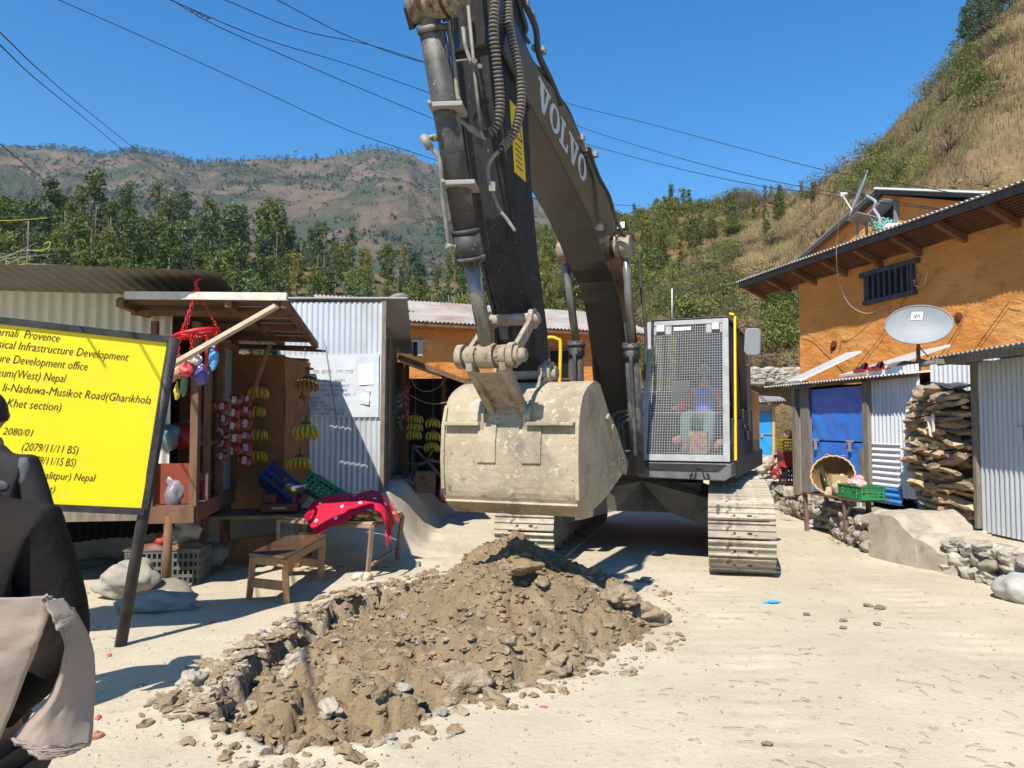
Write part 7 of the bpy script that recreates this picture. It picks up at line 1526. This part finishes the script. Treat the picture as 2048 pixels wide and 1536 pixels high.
b = MB(); p = G(725, 1160); b.rock(p + Vector((-.05, 0, .03)), (.07, .06, .055), 4, 3, .35); b.rock(p + Vector((.04, .02, .03)), (.065, .055, .05), 8, 3, .35); tag(b.build('stone', mat('white_stone', (0.50, 0.46, 0.38), (0.4, 0.36, 0.29), scale=9, bump=.5)), 'whitish lumpy stone propping the front leg of the steel table', 'stone')
r = random.Random(1); b = MB()
for k in range(26): b.rock(Q(712 + 50 * r.random(), 1032 + r.uniform(-8, 8), 8.45 + .2 * r.random()), (.06, .045, .03), k, 1, .3, 0, r.uniform(0, 3))
tag(b.build('snack_bag', mat('golden_snack', (0.55, 0.37, 0.17), (0.62, 0.46, 0.26), scale=16, rough=.25, spec=.7, bump=.6, bscale=40)), 'bag of golden puffed snacks under the red shawl', 'bag')
# shawl
def curve(pts):
    P_ = [Q(x, y, d) for x, y, d in pts]; return lambda t: smooth_at(P_, t)
def smooth_at(P_, t):
    k = len(P_) - 1; x = min(t * k, k - 1e-6); i = int(x); f_ = x - i; p0, p1, p2, p3 = P_[max(i - 1, 0)], P_[i], P_[i + 1], P_[min(i + 2, k)]
    return 0.5 * ((2 * p1) + (p2 - p0) * f_ + (2 * p0 - 5 * p1 + 4 * p2 - p3) * f_ * f_ + (3 * p1 - p0 - 3 * p2 + p3) * f_ ** 3)
c_f = curve([(633, 1070, 8.28), (660, 1057, 8.30), (690, 1042, 8.30), (712, 1028, 8.30), (735, 1020, 8.32), (757, 1022, 8.32), (770, 1048, 8.28), (774, 1080, 8.28)])
c_m = curve([(618, 1050, 8.42), (645, 1028, 8.42), (680, 1012, 8.44), (710, 1006, 8.45), (740, 1001, 8.45), (764, 1008, 8.45), (778, 1036, 8.42), (781, 1068, 8.4)])
c_r = curve([(606, 1031, 8.72), (630, 1002, 8.75), (668, 989, 8.8), (712, 986, 8.85), (742, 980, 8.85), (765, 990, 8.8), (781, 1018, 8.75), (787, 1050, 8.7)])
c_b = curve([(608, 1034, 9.05), (635, 1012, 9.1), (670, 1003, 9.15), (712, 1000, 9.2), (745, 996, 9.2), (768, 1006, 9.1), (786, 1030, 9.0), (790, 1052, 8.9)])
def shawl(i, j):
    p = smooth_at([c_f(i), c_m(i), c_r(i), c_b(i)], j); return p + Vector((0, -.012 * fbm(i * 9, j * 3, 1, 2), .016 * fbm(i * 11 + j * 2, j * 4, 4, 3)))
b = MB(); b.grid(shawl, 70, 30); SHR = mat('shawl_red', (0.55, 0.006, 0.035), (0.47, 0.005, 0.03), scale=6, rough=.8, bump=.15, bscale=90)
shw = b.build('shawl', SHR, label='bright red shawl with white buttons thrown over the steel table', cat='shawl')
b = MB()
for i, j in ((.08, .30), (.17, .52), (.27, .68), (.30, .30), (.42, .55), (.48, .28), (.55, .62), (.62, .40), (.66, .72), (.76, .45), (.36, .86), (.88, .5), (.22, .15)):
    p = shawl(i, j); n_ = (shawl(i + .01, j) - p).cross(shawl(i, j + .02) - p).normalized(); n_ = -n_ if n_.y > 0 else n_; b.lathe([(.0, .006), (.012, .006), (.02, .003), (.021, 0)], p + n_ * .002, 10, n_)
b.build('button', mat('button_white', (0.72, 0.62, 0.6), rough=.5), shw)
b = MB(); r = random.Random(3)
for k in range(18): p = c_f(.90 + .10 * k / 17) if k % 2 else c_m(.93 + .07 * k / 17); b.tube([p, p + Vector((r.uniform(-.02, .02), -.01, -.05)), p + Vector((r.uniform(-.02, .02), -.01, -.11))], .004, 4)
for k in range(14): p = c_r(.80 + .15 * k / 13); b.tube([p, p + Vector((.04, 0, .01)), p + Vector((.08, -.02, -.04 + r.uniform(-.02, .02)))], .004, 4)
b.build('fringe', mat('fringe_red', (0.48, 0.05, 0.06), rough=.9), shw)
# ---- bench
bn = thing('bench', 'low wooden bench with dark polished seat in front of the shawl table', 'bench', (-2.26, 7.85, 0)); BWD = mat('bench_wood', (0.40, 0.225, 0.10), (0.30, 0.165, 0.075), scale=6, rough=.5, bump=.15, bscale=30, stretch=(3, 3, .6), spec=.4)
s0_, s1_, s2_, s3_ = G(498, 1112, .45), G(568, 1119, .45), G(652, 1072, .45), G(588, 1069, .45)
b = MB(); b.prism([s0_, s1_, s2_, s3_], (0, 0, .028)); b.build('seat', mat('seat_brown', (0.085, 0.045, 0.025), (0.13, 0.075, 0.042), scale=7, rough=.22, spec=.55, stretch=(3, .7, 1)), bn, bev=.006)
ftp = [G(498, 1197), G(574, 1206), G(641, 1160), G(578, 1150)]; sp = [s0_, s1_, s2_, s3_]; cn = sum(sp, Vector()) / 4; tpp = [p.lerp(cn, .10) - Vector((0, 0, .002)) for p in sp]
for t_, f_ in zip(tpp, ftp): f2 = Vector((f_.x, f_.y, gz(f_.x, f_.y) - .01)); b = MB(); b.beam(t_, f2, .055, .055); b.build('leg', BWD, bn, bev=.004)
b = MB()
for i in range(4): b.beam(tpp[i] - Vector((0, 0, .04)), tpp[(i + 1) % 4] - Vector((0, 0, .04)), .03, .075)
b.build('apron', BWD, bn, bev=.003)
for i, j in ((0, 1), (3, 2)): b = MB(); b.beam(tpp[i].lerp(ftp[i], .62), tpp[j].lerp(ftp[j], .62), .028, .085); b.build('stretcher', BWD, bn, bev=.003)
# ---- under the hut: crate, bags, stones
crate('crate', (-3.62, 8.22, gz(-3.6, 8.2) + .0), (.74, .46, .36), 0.12, plastic('grey', (0.16, 0.155, 0.125)), 'grey slatted plastic crate under the shop hut', nx_=14, nz_=4)
for k, (px, py, d, c, lab) in enumerate([(330, 1080, (.10, .10, .08), (0.32, 0.045, 0.02), 'red carton end on the grey crate under the hut'), (352, 1072, (.13, .10, .10), (0.28, 0.27, 0.24), 'crumpled silvery bag on the grey crate'), (372, 1060, (.14, .09, .11), (0.42, 0.36, 0.30), 'upright whitish packet on the grey crate under the hut'), (372, 1092, (.20, .12, .06), (0.26, 0.13, 0.055), 'flat brown carton lying on the grey crate'), (312, 1098, (.18, .12, .07), (0.18, 0.06, 0.04), 'dark red bundle at the far end of the grey crate')]):
    p = Q(px, py, 8.15); b = MB(); b.rock(p, d, 20 + k, 2, .35); tag(b.build('packet', mat('under_%d' % k, c, tuple(x * .5 for x in c), scale=11, rough=.5)), lab, 'packet')
b = MB(); b.rock(Q(422, 1115, 8.7) + Vector((0, 0, .03)), (.19, .16, .15), 5, 3, .2); b.tube([Q(415, 1090, 8.7), Q(420, 1072, 8.7)], [.07, .03], 7); tag(b.build('sack', mat('grey_sack', (0.20, 0.185, 0.155), (0.15, 0.14, 0.118), scale=10, bump=.4)), 'tied greyish sack on the ground beside the grey crate', 'sack')
b = MB(); b.beam(Q(447, 1115, 9.0), Q(562, 1098, 9.4), .05, .38, up=(0, 0, 1)); b.beam(Q(447, 1122, 8.95), Q(447, 1060, 8.95), .08, .05, up=(0, 1, 0)); tag(b.build('plank_box', WOODB), 'low brown plank box below the counter', 'box')
for k, (px, py, d, lab, m) in enumerate([(238, 1200, (.27, .22, .19), 'big rounded grey boulder behind the board post', STONE), (305, 1228, (.30, .15, .10), 'flat grey boulder lying beside the board post', mat('slate_boulder', (0.26, 0.26, 0.245), (0.2, 0.2, 0.185), scale=4, bump=.4)), (322, 1200, (.06, .05, .04), 'small pale stone between the two grey boulders', PALE)]):
    q = G(px, py); b = MB(); b.rock(q + Vector((0, .12, d[2] * .75)), d, 33 + k, 3, .38, 0, .15); tag(b.build('boulder' if k < 2 else 'stone', m), lab, 'boulder' if k < 2 else 'stone')
# litter
LIT = [(1545, 1207, (.07, .035, .012), (0.02, 0.30, 0.68), 'crumpled blue and white wrapper on the road near the track', 'litter_blue'), (187, 1478, (.045, .02, .018), (0.45, 0.20, 0.10), 'orange brown scrap on the ground by the beige jacket', 'litter_tan'), (218, 1313, (.03, .015, .004), (0.40, 0.06, 0.09), 'red petal on the ground below the board post', 'litter_red'), (577, 1236, (.03, .015, .004), (0.42, 0.06, 0.09), 'red petal on the ground below the bench', 'litter_red'), (425, 1245, (.025, .012, .004), (0.42, 0.06, 0.09), 'red petal in the sun left of the bench', 'litter_red'), (197, 1437, (.03, .014, .005), (0.40, 0.06, 0.1), 'dark pink petal near the bottom left', 'litter_red'), (1088, 1416, (.02, .012, .004), (0.45, 0.08, 0.08), 'small red scrap in front of the heap', 'litter_red'), (855, 1158, (.05, .03, .015), (0.55, 0.38, 0.40), 'pinkish rag scrap at the far edge of the trench', 'litter_pink'), (527, 1270, (.035, .025, .02), (0.16, 0.16, 0.18), 'dark grey stone chip above the trench edge', 'litter_grey'), (772, 1135, (.05, .02, .004), (0.40, 0.06, 0.08), 'red petals near the foot of the steel table', 'litter_red')]
for k, (px, py, d, c, lab, m) in enumerate(LIT): q = G(px, py); q.z = gz(q.x, q.y); b = MB(); b.rock(q + Vector((0, 0, d[2])), d, 60 + k, 2, .6, 0, k); tag(b.build('scrap', mat(m, c, tuple(min(1, x * 1.4 + .04) for x in c), scale=30, rough=.6)), lab, 'litter')
for k, (px, py, s) in enumerate([(1737, 1212, .04), (1760, 1217, .05), (1613, 1231, .028), (1686, 1243, .03), (1687, 1258, .028), (1755, 1250, .032), (1535, 1494, .026)]):
    q = G(px, py); b = MB(); b.rock((q.x, q.y, gz(q.x, q.y) + .012), (s, s * .8, s * .4), k, 2, .5); tag(b.build('dung_clod', mat('dung', (0.15, 0.12, 0.085), (0.22, 0.18, 0.13), scale=18)), ['dark clod on the pale road, uppermost pair, far one', 'dark clod on the pale road, uppermost pair, wide one', 'lone small dark clod nearest the blue wrapper', 'upper dark clod of the middle pair on the road', 'lower dark clod of the middle pair on the road', 'grey clod right of the middle pair on the road', 'brown clod near the bottom edge of the road'][k], 'clod')
# ---- overhead cables
CAB = mat('cable_black', (0.02, 0.02, 0.022), rough=.6)
W = [([(118, 0, 14), (300, 80, 15), (520, 180, 16), (700, 262, 17), (870, 320, 18), (1060, 395, 20), (1280, 412, 24)], 'long sagging cable running behind the boom to the far slope'),
     ([(335, -5, 13), (430, 50, 13.5), (600, 125, 15), (740, 185, 16.5), (872, 240, 18)], 'cable with a knot of wire, second from lower left'), ([(450, 0, 13), (600, 60, 14), (740, 90, 16), (860, 128, 17)], 'cable entering at the top, middle one of the left group'), ([(340, 0, 12.5), (520, 75, 14), (700, 130, 16), (862, 187, 18)], 'lower cable reaching the arm at mid height'),
     ([(555, 0, 13), (680, 65, 14.5), (790, 108, 16), (852, 126, 17)], 'rightmost of the cables entering at the top'), ([(0, 65, 8), (90, 150, 12), (210, 250, 20), (400, 398, 42), (560, 500, 60)], 'upper of two cables dropping from the far left to the wood'), ([(0, 90, 8), (80, 165, 12), (200, 262, 20), (330, 372, 36), (470, 480, 55)], 'lower of two cables dropping from the far left to the wood'),
     ([(0, 288, 9), (45, 325, 12), (90, 362, 16), (140, 405, 22)], 'short cable at the left edge above the wood'), ([(1060, 170, 22), (1130, 205, 22), (1300, 248, 21), (1480, 296, 20), (1640, 338, 19), (1760, 360, 18), (1900, 385, 16), (2060, 425, 13)], 'topmost cable crossing the sky to the orange house'),
     ([(1080, 215, 24), (1150, 250, 23), (1320, 305, 22), (1490, 350, 20), (1640, 380, 19), (1800, 405, 17), (1985, 435, 15)], 'middle cable crossing the sky to the orange house'), ([(1100, 262, 25), (1180, 290, 24), (1340, 333, 22), (1500, 368, 20), (1640, 388, 19), (1800, 410, 17), (1975, 432, 15)], 'lowest cable crossing the sky to the orange house')]
for pl, lab in W:
    P_ = [Q(*q) for q in pl]
    if pl[0][0] < 1000: P_.insert(0, P_[0] + (P_[0] - P_[1]) * 1.5)
    b = MB(); b.tube(smooth_path(P_, 5), .0085 if pl[0][2] < 20 else .010, 5); tag(b.build('power_cable', CAB), lab, 'cable', 'overhead cables')
b = MB(); r = random.Random(3); b.tube([Q(380 + k * 5, 18 + k * 2.4 + (3 if k % 2 else -2), 13.1) for k in range(9)], .014, 5); tag(b.build('wire_knot', CAB), 'twisted knot of wire on the overhead cable', 'wire')
b = MB(); b.tube(smooth_path([Q(x, y, 12) for x, y in [(-20, 442, ), (40, 440), (95, 436)]]), .006, 6); b.tube(smooth_path([Q(x, y, 12) for x, y in [(55, 500), (80, 502), (98, 495), (100, 484), (88, 488)]]), .009, 6); tag(b.build('yellow_cord', mat('cord_yellow', (0.34, 0.32, 0.05))), 'yellow cord ends hanging at the left edge above the hut', 'cord')
b = MB(); r = random.Random(5)
for k in range(26):
    p = Q(-30, 560, 10) + Vector((r.uniform(-.3, .2), 0, r.uniform(-.3, .2))); a = r.uniform(-.3, 1.2); l = r.uniform(.5, 1.3); b.tube([p, p + Vector((l * .5 * math.cos(a), r.uniform(-.2, .2), l * .5 * math.sin(a) * .5)), p + Vector((l * math.cos(a), r.uniform(-.3, .3), l * math.sin(a) * .35))], [.008, .006, .003], 4)
tag(b.build('dry_twigs', mat('twig_grey', (0.30, 0.25, 0.2))), 'spray of bare pale twigs behind the hut roof at the left edge', 'twigs')
# ================================================================ people
def skinned(name, pts, edges, m, parent, sub=2, label=None):
    """one continuous surface grown round a joint skeleton; pts: [(place, radius or (rx, ry))]"""
    me = bpy.data.meshes.new(name); o0 = Vector(parent['_o']); me.from_pydata([tuple(Vector(p) - o0) for p, _ in pts], edges, []); me.materials.append(m)
    ob = bpy.data.objects.new(name, me); col.objects.link(ob); ob.parent = parent; ob['_o'] = tuple(o0)
    ob.modifiers.new('skin', 'SKIN').use_smooth_shade = True
    sv = me.skin_vertices[0].data
    for i, (_, r_) in enumerate(pts): sv[i].radius = r_ if isinstance(r_, tuple) else (r_, r_); sv[i].use_root = (i == 0)
    s = ob.modifiers.new('smooth', 'SUBSURF'); s.levels = sub; s.render_levels = sub
    if label: ob['label'] = label
    return ob
SKIN = mat('skin', (0.34, 0.18, 0.105), (0.29, 0.15, 0.088), scale=9, rough=.55)
HAIR = mat('hair_black', (0.012, 0.010, 0.009), (0.025, 0.02, 0.018), scale=30, rough=.6)
JKD = mat('jacket_charcoal', (0.016, 0.014, 0.014), (0.026, 0.023, 0.022), scale=6, rough=.8, bump=.3, bscale=7, bdist=.03); TRD = mat('trousers_dark', (0.020, 0.019, 0.020), (0.03, 0.028, 0.028), scale=5, rough=.85)
def head(p, c, face, parent, s=1.0):
    """head with brow, eyes, nose, mouth, chin, ears as one surface, plus hair cap; face: where it looks"""
    f = Vector(face); f.z = 0; f.normalize(); sd = Vector((f.y, -f.x, 0)); b = MB(); vs, fs = ICO[3]; out = []
    for q in vs:
        x, y, z = q.x * .076, q.y * .096, q.z * .118
        if q.z < 0: x *= 1 + .32 * q.z; y *= 1 + .16 * q.z
        if q.y > .2: y += .022 * math.exp(-((q.x / .16) ** 2 + ((q.z + .12) / .22) ** 2)) + .008 * math.exp(-((q.z + .62) / .15) ** 2 - (q.x / .4) ** 2) - .010 * math.exp(-(((abs(q.x) - .36) / .16) ** 2 + ((q.z - .10) / .12) ** 2)) + .006 * math.exp(-((q.z + .40) / .07) ** 2 - (q.x / .28) ** 2)
        if abs(q.x) > .8: x += math.copysign(.018 * math.exp(-((q.y + .02) / .22) ** 2 - ((q.z + .05) / .26) ** 2), q.x)
        out.append(c + sd * x * s + f * y * s + Vector((0, 0, z * s)))
    b.add(out, fs, 0, True); b.build('head', SKIN, parent)
    b = MB()
    out = []
    for q in vs:
        k = 1.09; x, y, z = q.x * .079 * k, q.y * .097 * k, q.z * .121 * k; lim = -.25 + .75 * ss(-.1, .75, q.y)
        if q.z < lim: x *= .88; y *= .86; z = lim * .121 + (z - lim * .121) * .25
        out.append(c + sd * x * s + f * (y - .006) * s + Vector((0, 0, z * s)))
    b.add(out, fs, 0, True); b.build('hair', HAIR, parent)
    b = MB()
    for q in (-1, 1): b.rock(c + sd * q * .029 * s + f * .083 * s + Vector((0, 0, .012 * s)), (.011, .008, .007), 1, 1, 0)
    b.build('eye', mat('eye_dark', (0.05, 0.035, 0.03), rough=.2), parent)
def hand(b_pts, b_edges, base, root, d, side, curl=.4, s=1.0):
    """palm and five fingers grown out of the wrist"""
    d = Vector(d).normalized(); side = Vector(side).normalized(); n = d.cross(side); k = len(b_pts)
    b_pts.append((base + d * .045 * s, (.030 * s, .018 * s))); b_edges.append((root, k))
    b_pts.append((base + d * .085 * s, (.034 * s, .014 * s))); b_edges.append((k, k + 1))
    for i, (o_, L_) in enumerate(((-.028, .062), (-.009, .075), (.010, .070), (.027, .055))):
        j = len(b_pts); p0 = base + d * .098 * s + side * o_ * s; b_pts.append((p0, .0085 * s)); b_edges.append((k + 1, j))
        dd = (d + n * curl * .6).normalized(); b_pts.append((p0 + dd * L_ * .5 * s, .008 * s)); dd2 = (d + n * curl * 1.6).normalized(); b_pts.append((p0 + dd * L_ * .5 * s + dd2 * L_ * .5 * s, .0065 * s)); b_edges += [(j, j + 1), (j + 1, j + 2)]
    j = len(b_pts); q = base + d * .04 * s - side * .03 * s; b_pts.append((q, .011 * s)); b_pts.append((q + (d * .6 - side).normalized() * .04 * s + n * .01, .009 * s)); b_edges += [(k, j), (j, j + 1)]
# man in the dark jacket before the yellow board, seen from behind
pA = thing('person', 'man in a black jacket with grey shoulder patches before the yellow board', 'person', (-2.83, 4.2, 0))
X, Y = -2.83, 4.2; L = lambda x, y, z: Vector((X + x, Y + y, z))
bp_, be_ = [(L(0, 0, 1.30), .11), (L(0, 0, 1.50), .06), (L(0, .02, 1.60), .055)], [(0, 1), (1, 2)]
for s in (-1, 1):
    k = len(bp_); bp_ += [(L(.20 * s, .0, 1.40), .05), (L(.30 * s, -.01, 1.12), .042), (L(.31 * s, .10, .86), .028)]; be_ += [(0, k), (k, k + 1), (k + 1, k + 2)]; hand(bp_, be_, bp_[k + 2][0], k + 2, (0, .2, -1), (-s, 0, 0))
k = len(bp_); bp_ += [(L(0, 0, .95), .12)]; be_ += [(0, k)]
for s in (-1, 1): j = len(bp_); bp_ += [(L(.10 * s, 0, .88), .085), (L(.11 * s, .01, .48), .058), (L(.12 * s, 0, .09), .04), (L(.13 * s, .14, .04), .035)]; be_ += [(k, j), (j, j + 1), (j + 1, j + 2), (j + 2, j + 3)]
skinned('body', bp_, be_, SKIN, pA); head(None, L(-.02, .01, 1.70), (-.55, .8, 0), pA, 1.0)
jp, je = [(L(0, 0, .92), (.19, .13)), (L(0, 0, 1.15), (.19, .14)), (L(0, 0, 1.36), (.20, .135)), (L(0, 0, 1.48), (.10, .095)), (L(0, .01, 1.56), (.066, .07))], [(0, 1), (1, 2), (2, 3), (3, 4)]
for s in (-1, 1): k = len(jp); jp += [(L(.20 * s, 0, 1.42), .085), (L(.30 * s, -.01, 1.13), .072), (L(.31 * s, .09, .88), .052)]; je += [(2, k), (k, k + 1), (k + 1, k + 2)]
jk = skinned('jacket', jp, je, JKD, pA)
tp2, te2 = [(L(0, 0, .95), (.16, .12))], []
for s in (-1, 1): k = len(tp2); tp2 += [(L(.10 * s, 0, .82), .10), (L(.11 * s, .01, .48), .075), (L(.12 * s, 0, .10), .065)]; te2 += [(0, k), (k, k + 1), (k + 1, k + 2)]
skinned('trousers', tp2, te2, TRD, pA)
b = MB()
for s in (-1, 1): b.rock(L(.13 * s, .06, .05), (.05, .14, .055), 3 + s, 2, .08)
b.build('shoe', BLK, pA)
b = MB(); b.rock(L(.205, -.052, 1.40), (.045, .035, .08), 4, 2, .15); b.rock(L(.10, -.115, 1.33), (.07, .02, .03), 6, 2, .15); b.build('shoulder_patch', mat('patch_grey', (0.085, 0.088, 0.10), (0.06, 0.062, 0.07), scale=9, rough=.7), jk)
# nearest person, cut by the picture edge, with a beige jacket over the arm
X, Y = -1.37, 1.92
pB = thing('person', 'nearest person in a dark brown jacket carrying a beige jacket, cut by the edge', 'person', (X, Y, 0))
JKB = mat('jacket_brown', spec=.08, c1=(0.016, 0.0135, 0.012), c2=(0.024, 0.02, 0.0175), scale=4, rough=.9, bump=.3, bscale=5, bdist=.05)  # brown cloth, darkened further to stand in for shade on the person
bp_, be_ = [(L(0, 0, 1.25), .11), (L(0, 0, 1.48), .055), (L(0, .02, 1.56), .055)], [(0, 1), (1, 2)]
for s in (-1, 1):
    k = len(bp_); bp_ += [(L(.19 * s, .0, 1.36), .05), (L(.25 * s, .03, 1.08), .042), (L(.16 * s, -.10, .98), .028)]; be_ += [(0, k), (k, k + 1), (k + 1, k + 2)]; hand(bp_, be_, bp_[k + 2][0], k + 2, (-s, -.3, -.1), (0, 0, 1))
k = len(bp_); bp_ += [(L(0, 0, .92), .12)]; be_ += [(0, k)]
for s in (-1, 1): j = len(bp_); bp_ += [(L(.10 * s, 0, .85), .085), (L(.11 * s, .01, .47), .058), (L(.12 * s, 0, .09), .04), (L(.13 * s, .14, .04), .035)]; be_ += [(k, j), (j, j + 1), (j + 1, j + 2), (j + 2, j + 3)]
skinned('body', bp_, be_, SKIN, pB); head(None, L(-.04, .02, 1.67), (-.2, .95, 0), pB, 1.0)
jp, je = [(L(0, 0, .84), (.21, .15)), (L(0, 0, 1.10), (.21, .15)), (L(0, 0, 1.33), (.20, .14)), (L(-.01, 0, 1.47), (.11, .10)), (L(-.02, .01, 1.54), (.072, .075))], [(0, 1), (1, 2), (2, 3), (3, 4)]
for s in (-1, 1): k = len(jp); jp += [(L(.19 * s, 0, 1.385), .092), (L(.255 * s, .03, 1.10), .080), (L(.17 * s, -.09, .99), .058)]; je += [(2, k), (k, k + 1), (k + 1, k + 2)]
skinned('jacket', jp, je, JKB, pB)
tp2, te2 = [(L(0, 0, .92), (.19, .14))], []
for s in (-1, 1): k = len(tp2); tp2 += [(L(.11 * s, 0, .80), .115), (L(.12 * s, .01, .47), .08), (L(.12 * s, 0, .10), .068)]; te2 += [(0, k), (k, k + 1), (k + 1, k + 2)]
skinned('trousers', tp2, te2, TRD, pB)
b = MB()
for s in (-1, 1): b.rock(L(.13 * s, .06, .05), (.05, .14, .055), 3 + s, 2, .08)
b.build('shoe', BLK, pB)
BEI = mat('beige_cloth', (0.30, 0.235, 0.19), (0.26, 0.205, 0.165), scale=5, rough=.85, bump=.12, bscale=9, bdist=.04)
def drape(lft, rgt, amp, b, d0):
    P0 = [Q(x, y, d) for x, y, d in lft]; P1 = [Q(x, y, d) for x, y, d in rgt]
    b.grid(lambda i, j: smooth_at(P0, j).lerp(smooth_at(P1, j), i) + Vector((0, -.035 * math.sin(math.pi * i) + amp * fbm(i * 3 + d0, j * 4, d0, 3), 0)), 22, 34)
b = MB()
drape([(-190, 1186, 1.72), (-200, 1300, 1.72), (-190, 1420, 1.74), (-180, 1530, 1.74)], [(104, 1192, 1.70), (84, 1268, 1.69), (56, 1340, 1.70), (-5, 1492, 1.72)], .010, b, 1.0)
drape([(104, 1194, 1.72), (128, 1290, 1.74), (98, 1390, 1.75), (18, 1478, 1.74)], [(150, 1215, 1.78), (188, 1300, 1.84), (190, 1400, 1.84), (180, 1492, 1.80)], .010, b, 4.0)
drape([(88, 1190, 1.67), (104, 1226, 1.665), (118, 1262, 1.665)], [(128, 1196, 1.70), (150, 1225, 1.70), (160, 1238, 1.71)], .008, b, 6.0)
drape([(18, 1478, 1.735), (60, 1498, 1.735)], [(180, 1488, 1.795), (150, 1506, 1.77)], .01, b, 8.0)
bj = b.build('beige_jacket', BEI, label='beige jacket slung over the arm of the nearest person', cat='jacket'); sm = bj.modifiers.new('thickness', 'SOLIDIFY'); sm.thickness = .006; sm.offset = 1
# driver in the cab
cxx = (xl0 + xr0) / 2 + .02; pC = thing('person', 'driver in a blue jacket with red sleeves seated behind the cab mesh', 'person', tuple(E_(cxx, .1, 1.6))); C_ = lambda x, t, z: E_(cxx + x, t, z)
bp_, be_ = [(C_(0, .12, 1.72), .11), (C_(0, .02, 2.02), .11), (C_(0, .03, 2.22), .055), (C_(0, .05, 2.30), .05)], [(0, 1), (1, 2), (2, 3)]
for s in (-1, 1):
    k = len(bp_); bp_ += [(C_(.19 * s, .03, 2.12), .05), (C_(.30 * s, .15, 1.88), .042), (C_(.31 * s, .44, 1.88), .03)]; be_ += [(1, k), (k, k + 1), (k + 1, k + 2)]; hand(bp_, be_, bp_[k + 2][0], k + 2, tuple(FW), tuple(WX * s), .9)
    j = len(bp_); bp_ += [(C_(.10 * s, .30, 1.70), .075), (C_(.15 * s, .62, 1.76), .06), (C_(.14 * s, .75, 1.36), .045), (C_(.14 * s, .88, 1.30), .04)]; be_ += [(0, j), (j, j + 1), (j + 1, j + 2), (j + 2, j + 3)]
skinned('body', bp_, be_, SKIN, pC); head(None, C_(0, .06, 2.40), tuple(FW), pC)
skinned('jacket', [(C_(0, .12, 1.74), (.17, .13)), (C_(0, .04, 2.0), (.18, .13)), (C_(0, .03, 2.18), (.10, .09))], [(0, 1), (1, 2)], mat('jacket_blue', (0.03, 0.16, 0.70), (0.025, 0.12, 0.58), scale=7, rough=.7), pC)
for s in (-1, 1): skinned('sleeve', [(C_(.17 * s, .03, 2.12), .08), (C_(.30 * s, .15, 1.89), .075), (C_(.31 * s, .40, 1.88), .058)], [(0, 1), (1, 2)], mat('sleeve_red', (0.70, 0.03, 0.09), (0.58, 0.025, 0.07), scale=7, rough=.7), pC)
skinned('trousers', [(C_(0, .14, 1.72), (.16, .12)), (C_(-.10, .32, 1.71), .10), (C_(-.15, .62, 1.77), .085), (C_(-.14, .74, 1.40), .07), (C_(.10, .32, 1.71), .10), (C_(.15, .62, 1.77), .085), (C_(.14, .74, 1.40), .07)], [(0, 1), (1, 2), (2, 3), (0, 4), (4, 5), (5, 6)], mat('trousers_sage', (0.20, 0.30, 0.27), (0.16, 0.24, 0.22), scale=7, rough=.8), pC)
# woman sitting behind the crates
pD = thing('person', 'woman in a patterned red skirt sitting half hidden behind the crate pile', 'person', tuple(Q(1562, 962, 15.35))); D_ = lambda x, y, d=15.45: Q(x, y, d)
bp_ = [(D_(1566, 940), .11), (D_(1570, 908), .11), (D_(1573, 890), .05), (D_(1575, 882), .05), (D_(1560, 897), .045), (D_(1551, 912, 15.3), .038), (D_(1544, 924, 15.05), .028), (D_(1580, 897), .045), (D_(1586, 915, 15.5), .038), (D_(1580, 930, 15.3), .03), (D_(1552, 935, 15.1), .07), (D_(1549, 960, 15.0), .045)]
be_ = [(0, 1), (1, 2), (2, 3), (1, 4), (4, 5), (5, 6), (1, 7), (7, 8), (8, 9), (0, 10), (10, 11)]; hand(bp_, be_, bp_[6][0], 6, (-.7, -.5, -.3), (0, 1, 0)); skinned('body', bp_, be_, SKIN, pD); head(None, D_(1576, 872), (-.8, .3, 0), pD, .95)
skinned('blouse', [(D_(1567, 938), (.15, .12)), (D_(1570, 908), (.155, .12)), (D_(1573, 893), (.08, .07)), (D_(1560, 898), .065), (D_(1553, 910, 15.32), .058)], [(0, 1), (1, 2), (1, 3), (3, 4)], mat('blouse_grey', (0.10, 0.105, 0.14), (0.07, 0.075, 0.1), scale=9), pD)
skinned('skirt', [(D_(1566, 940), (.17, .15)), (D_(1555, 936, 15.15), (.14, .12)), (D_(1550, 956, 15.02), (.12, .10))], [(0, 1), (1, 2)], mat('skirt_pattern', (0.33, 0.015, 0.025), (0.03, 0.012, 0.02), scale=9, rough=.8, c3=(0.62, 0.5, 0.46), c3scale=13, c3lo=.6, c3hi=.63), pD)
# ================================================================ air
b = MB(); b.box((-60, 440, 120), (1500, 1010, 262)); hz_ = b.build('haze', [], kind='stuff')
hm = bpy.data.materials.new('air'); hm.use_nodes = True; hn = hm.node_tree; hn.nodes.remove(hn.nodes['Principled BSDF'])
pv = hn.nodes.new('ShaderNodeVolumePrincipled'); pv.inputs['Color'].default_value = (0.80, 0.88, 1.0, 1); pv.inputs['Density'].default_value = 0.00024; pv.inputs['Anisotropy'].default_value = 0.2
hn.links.new(pv.outputs[0], hn.nodes['Material Output'].inputs['Volume']); hz_.data.materials.append(hm)
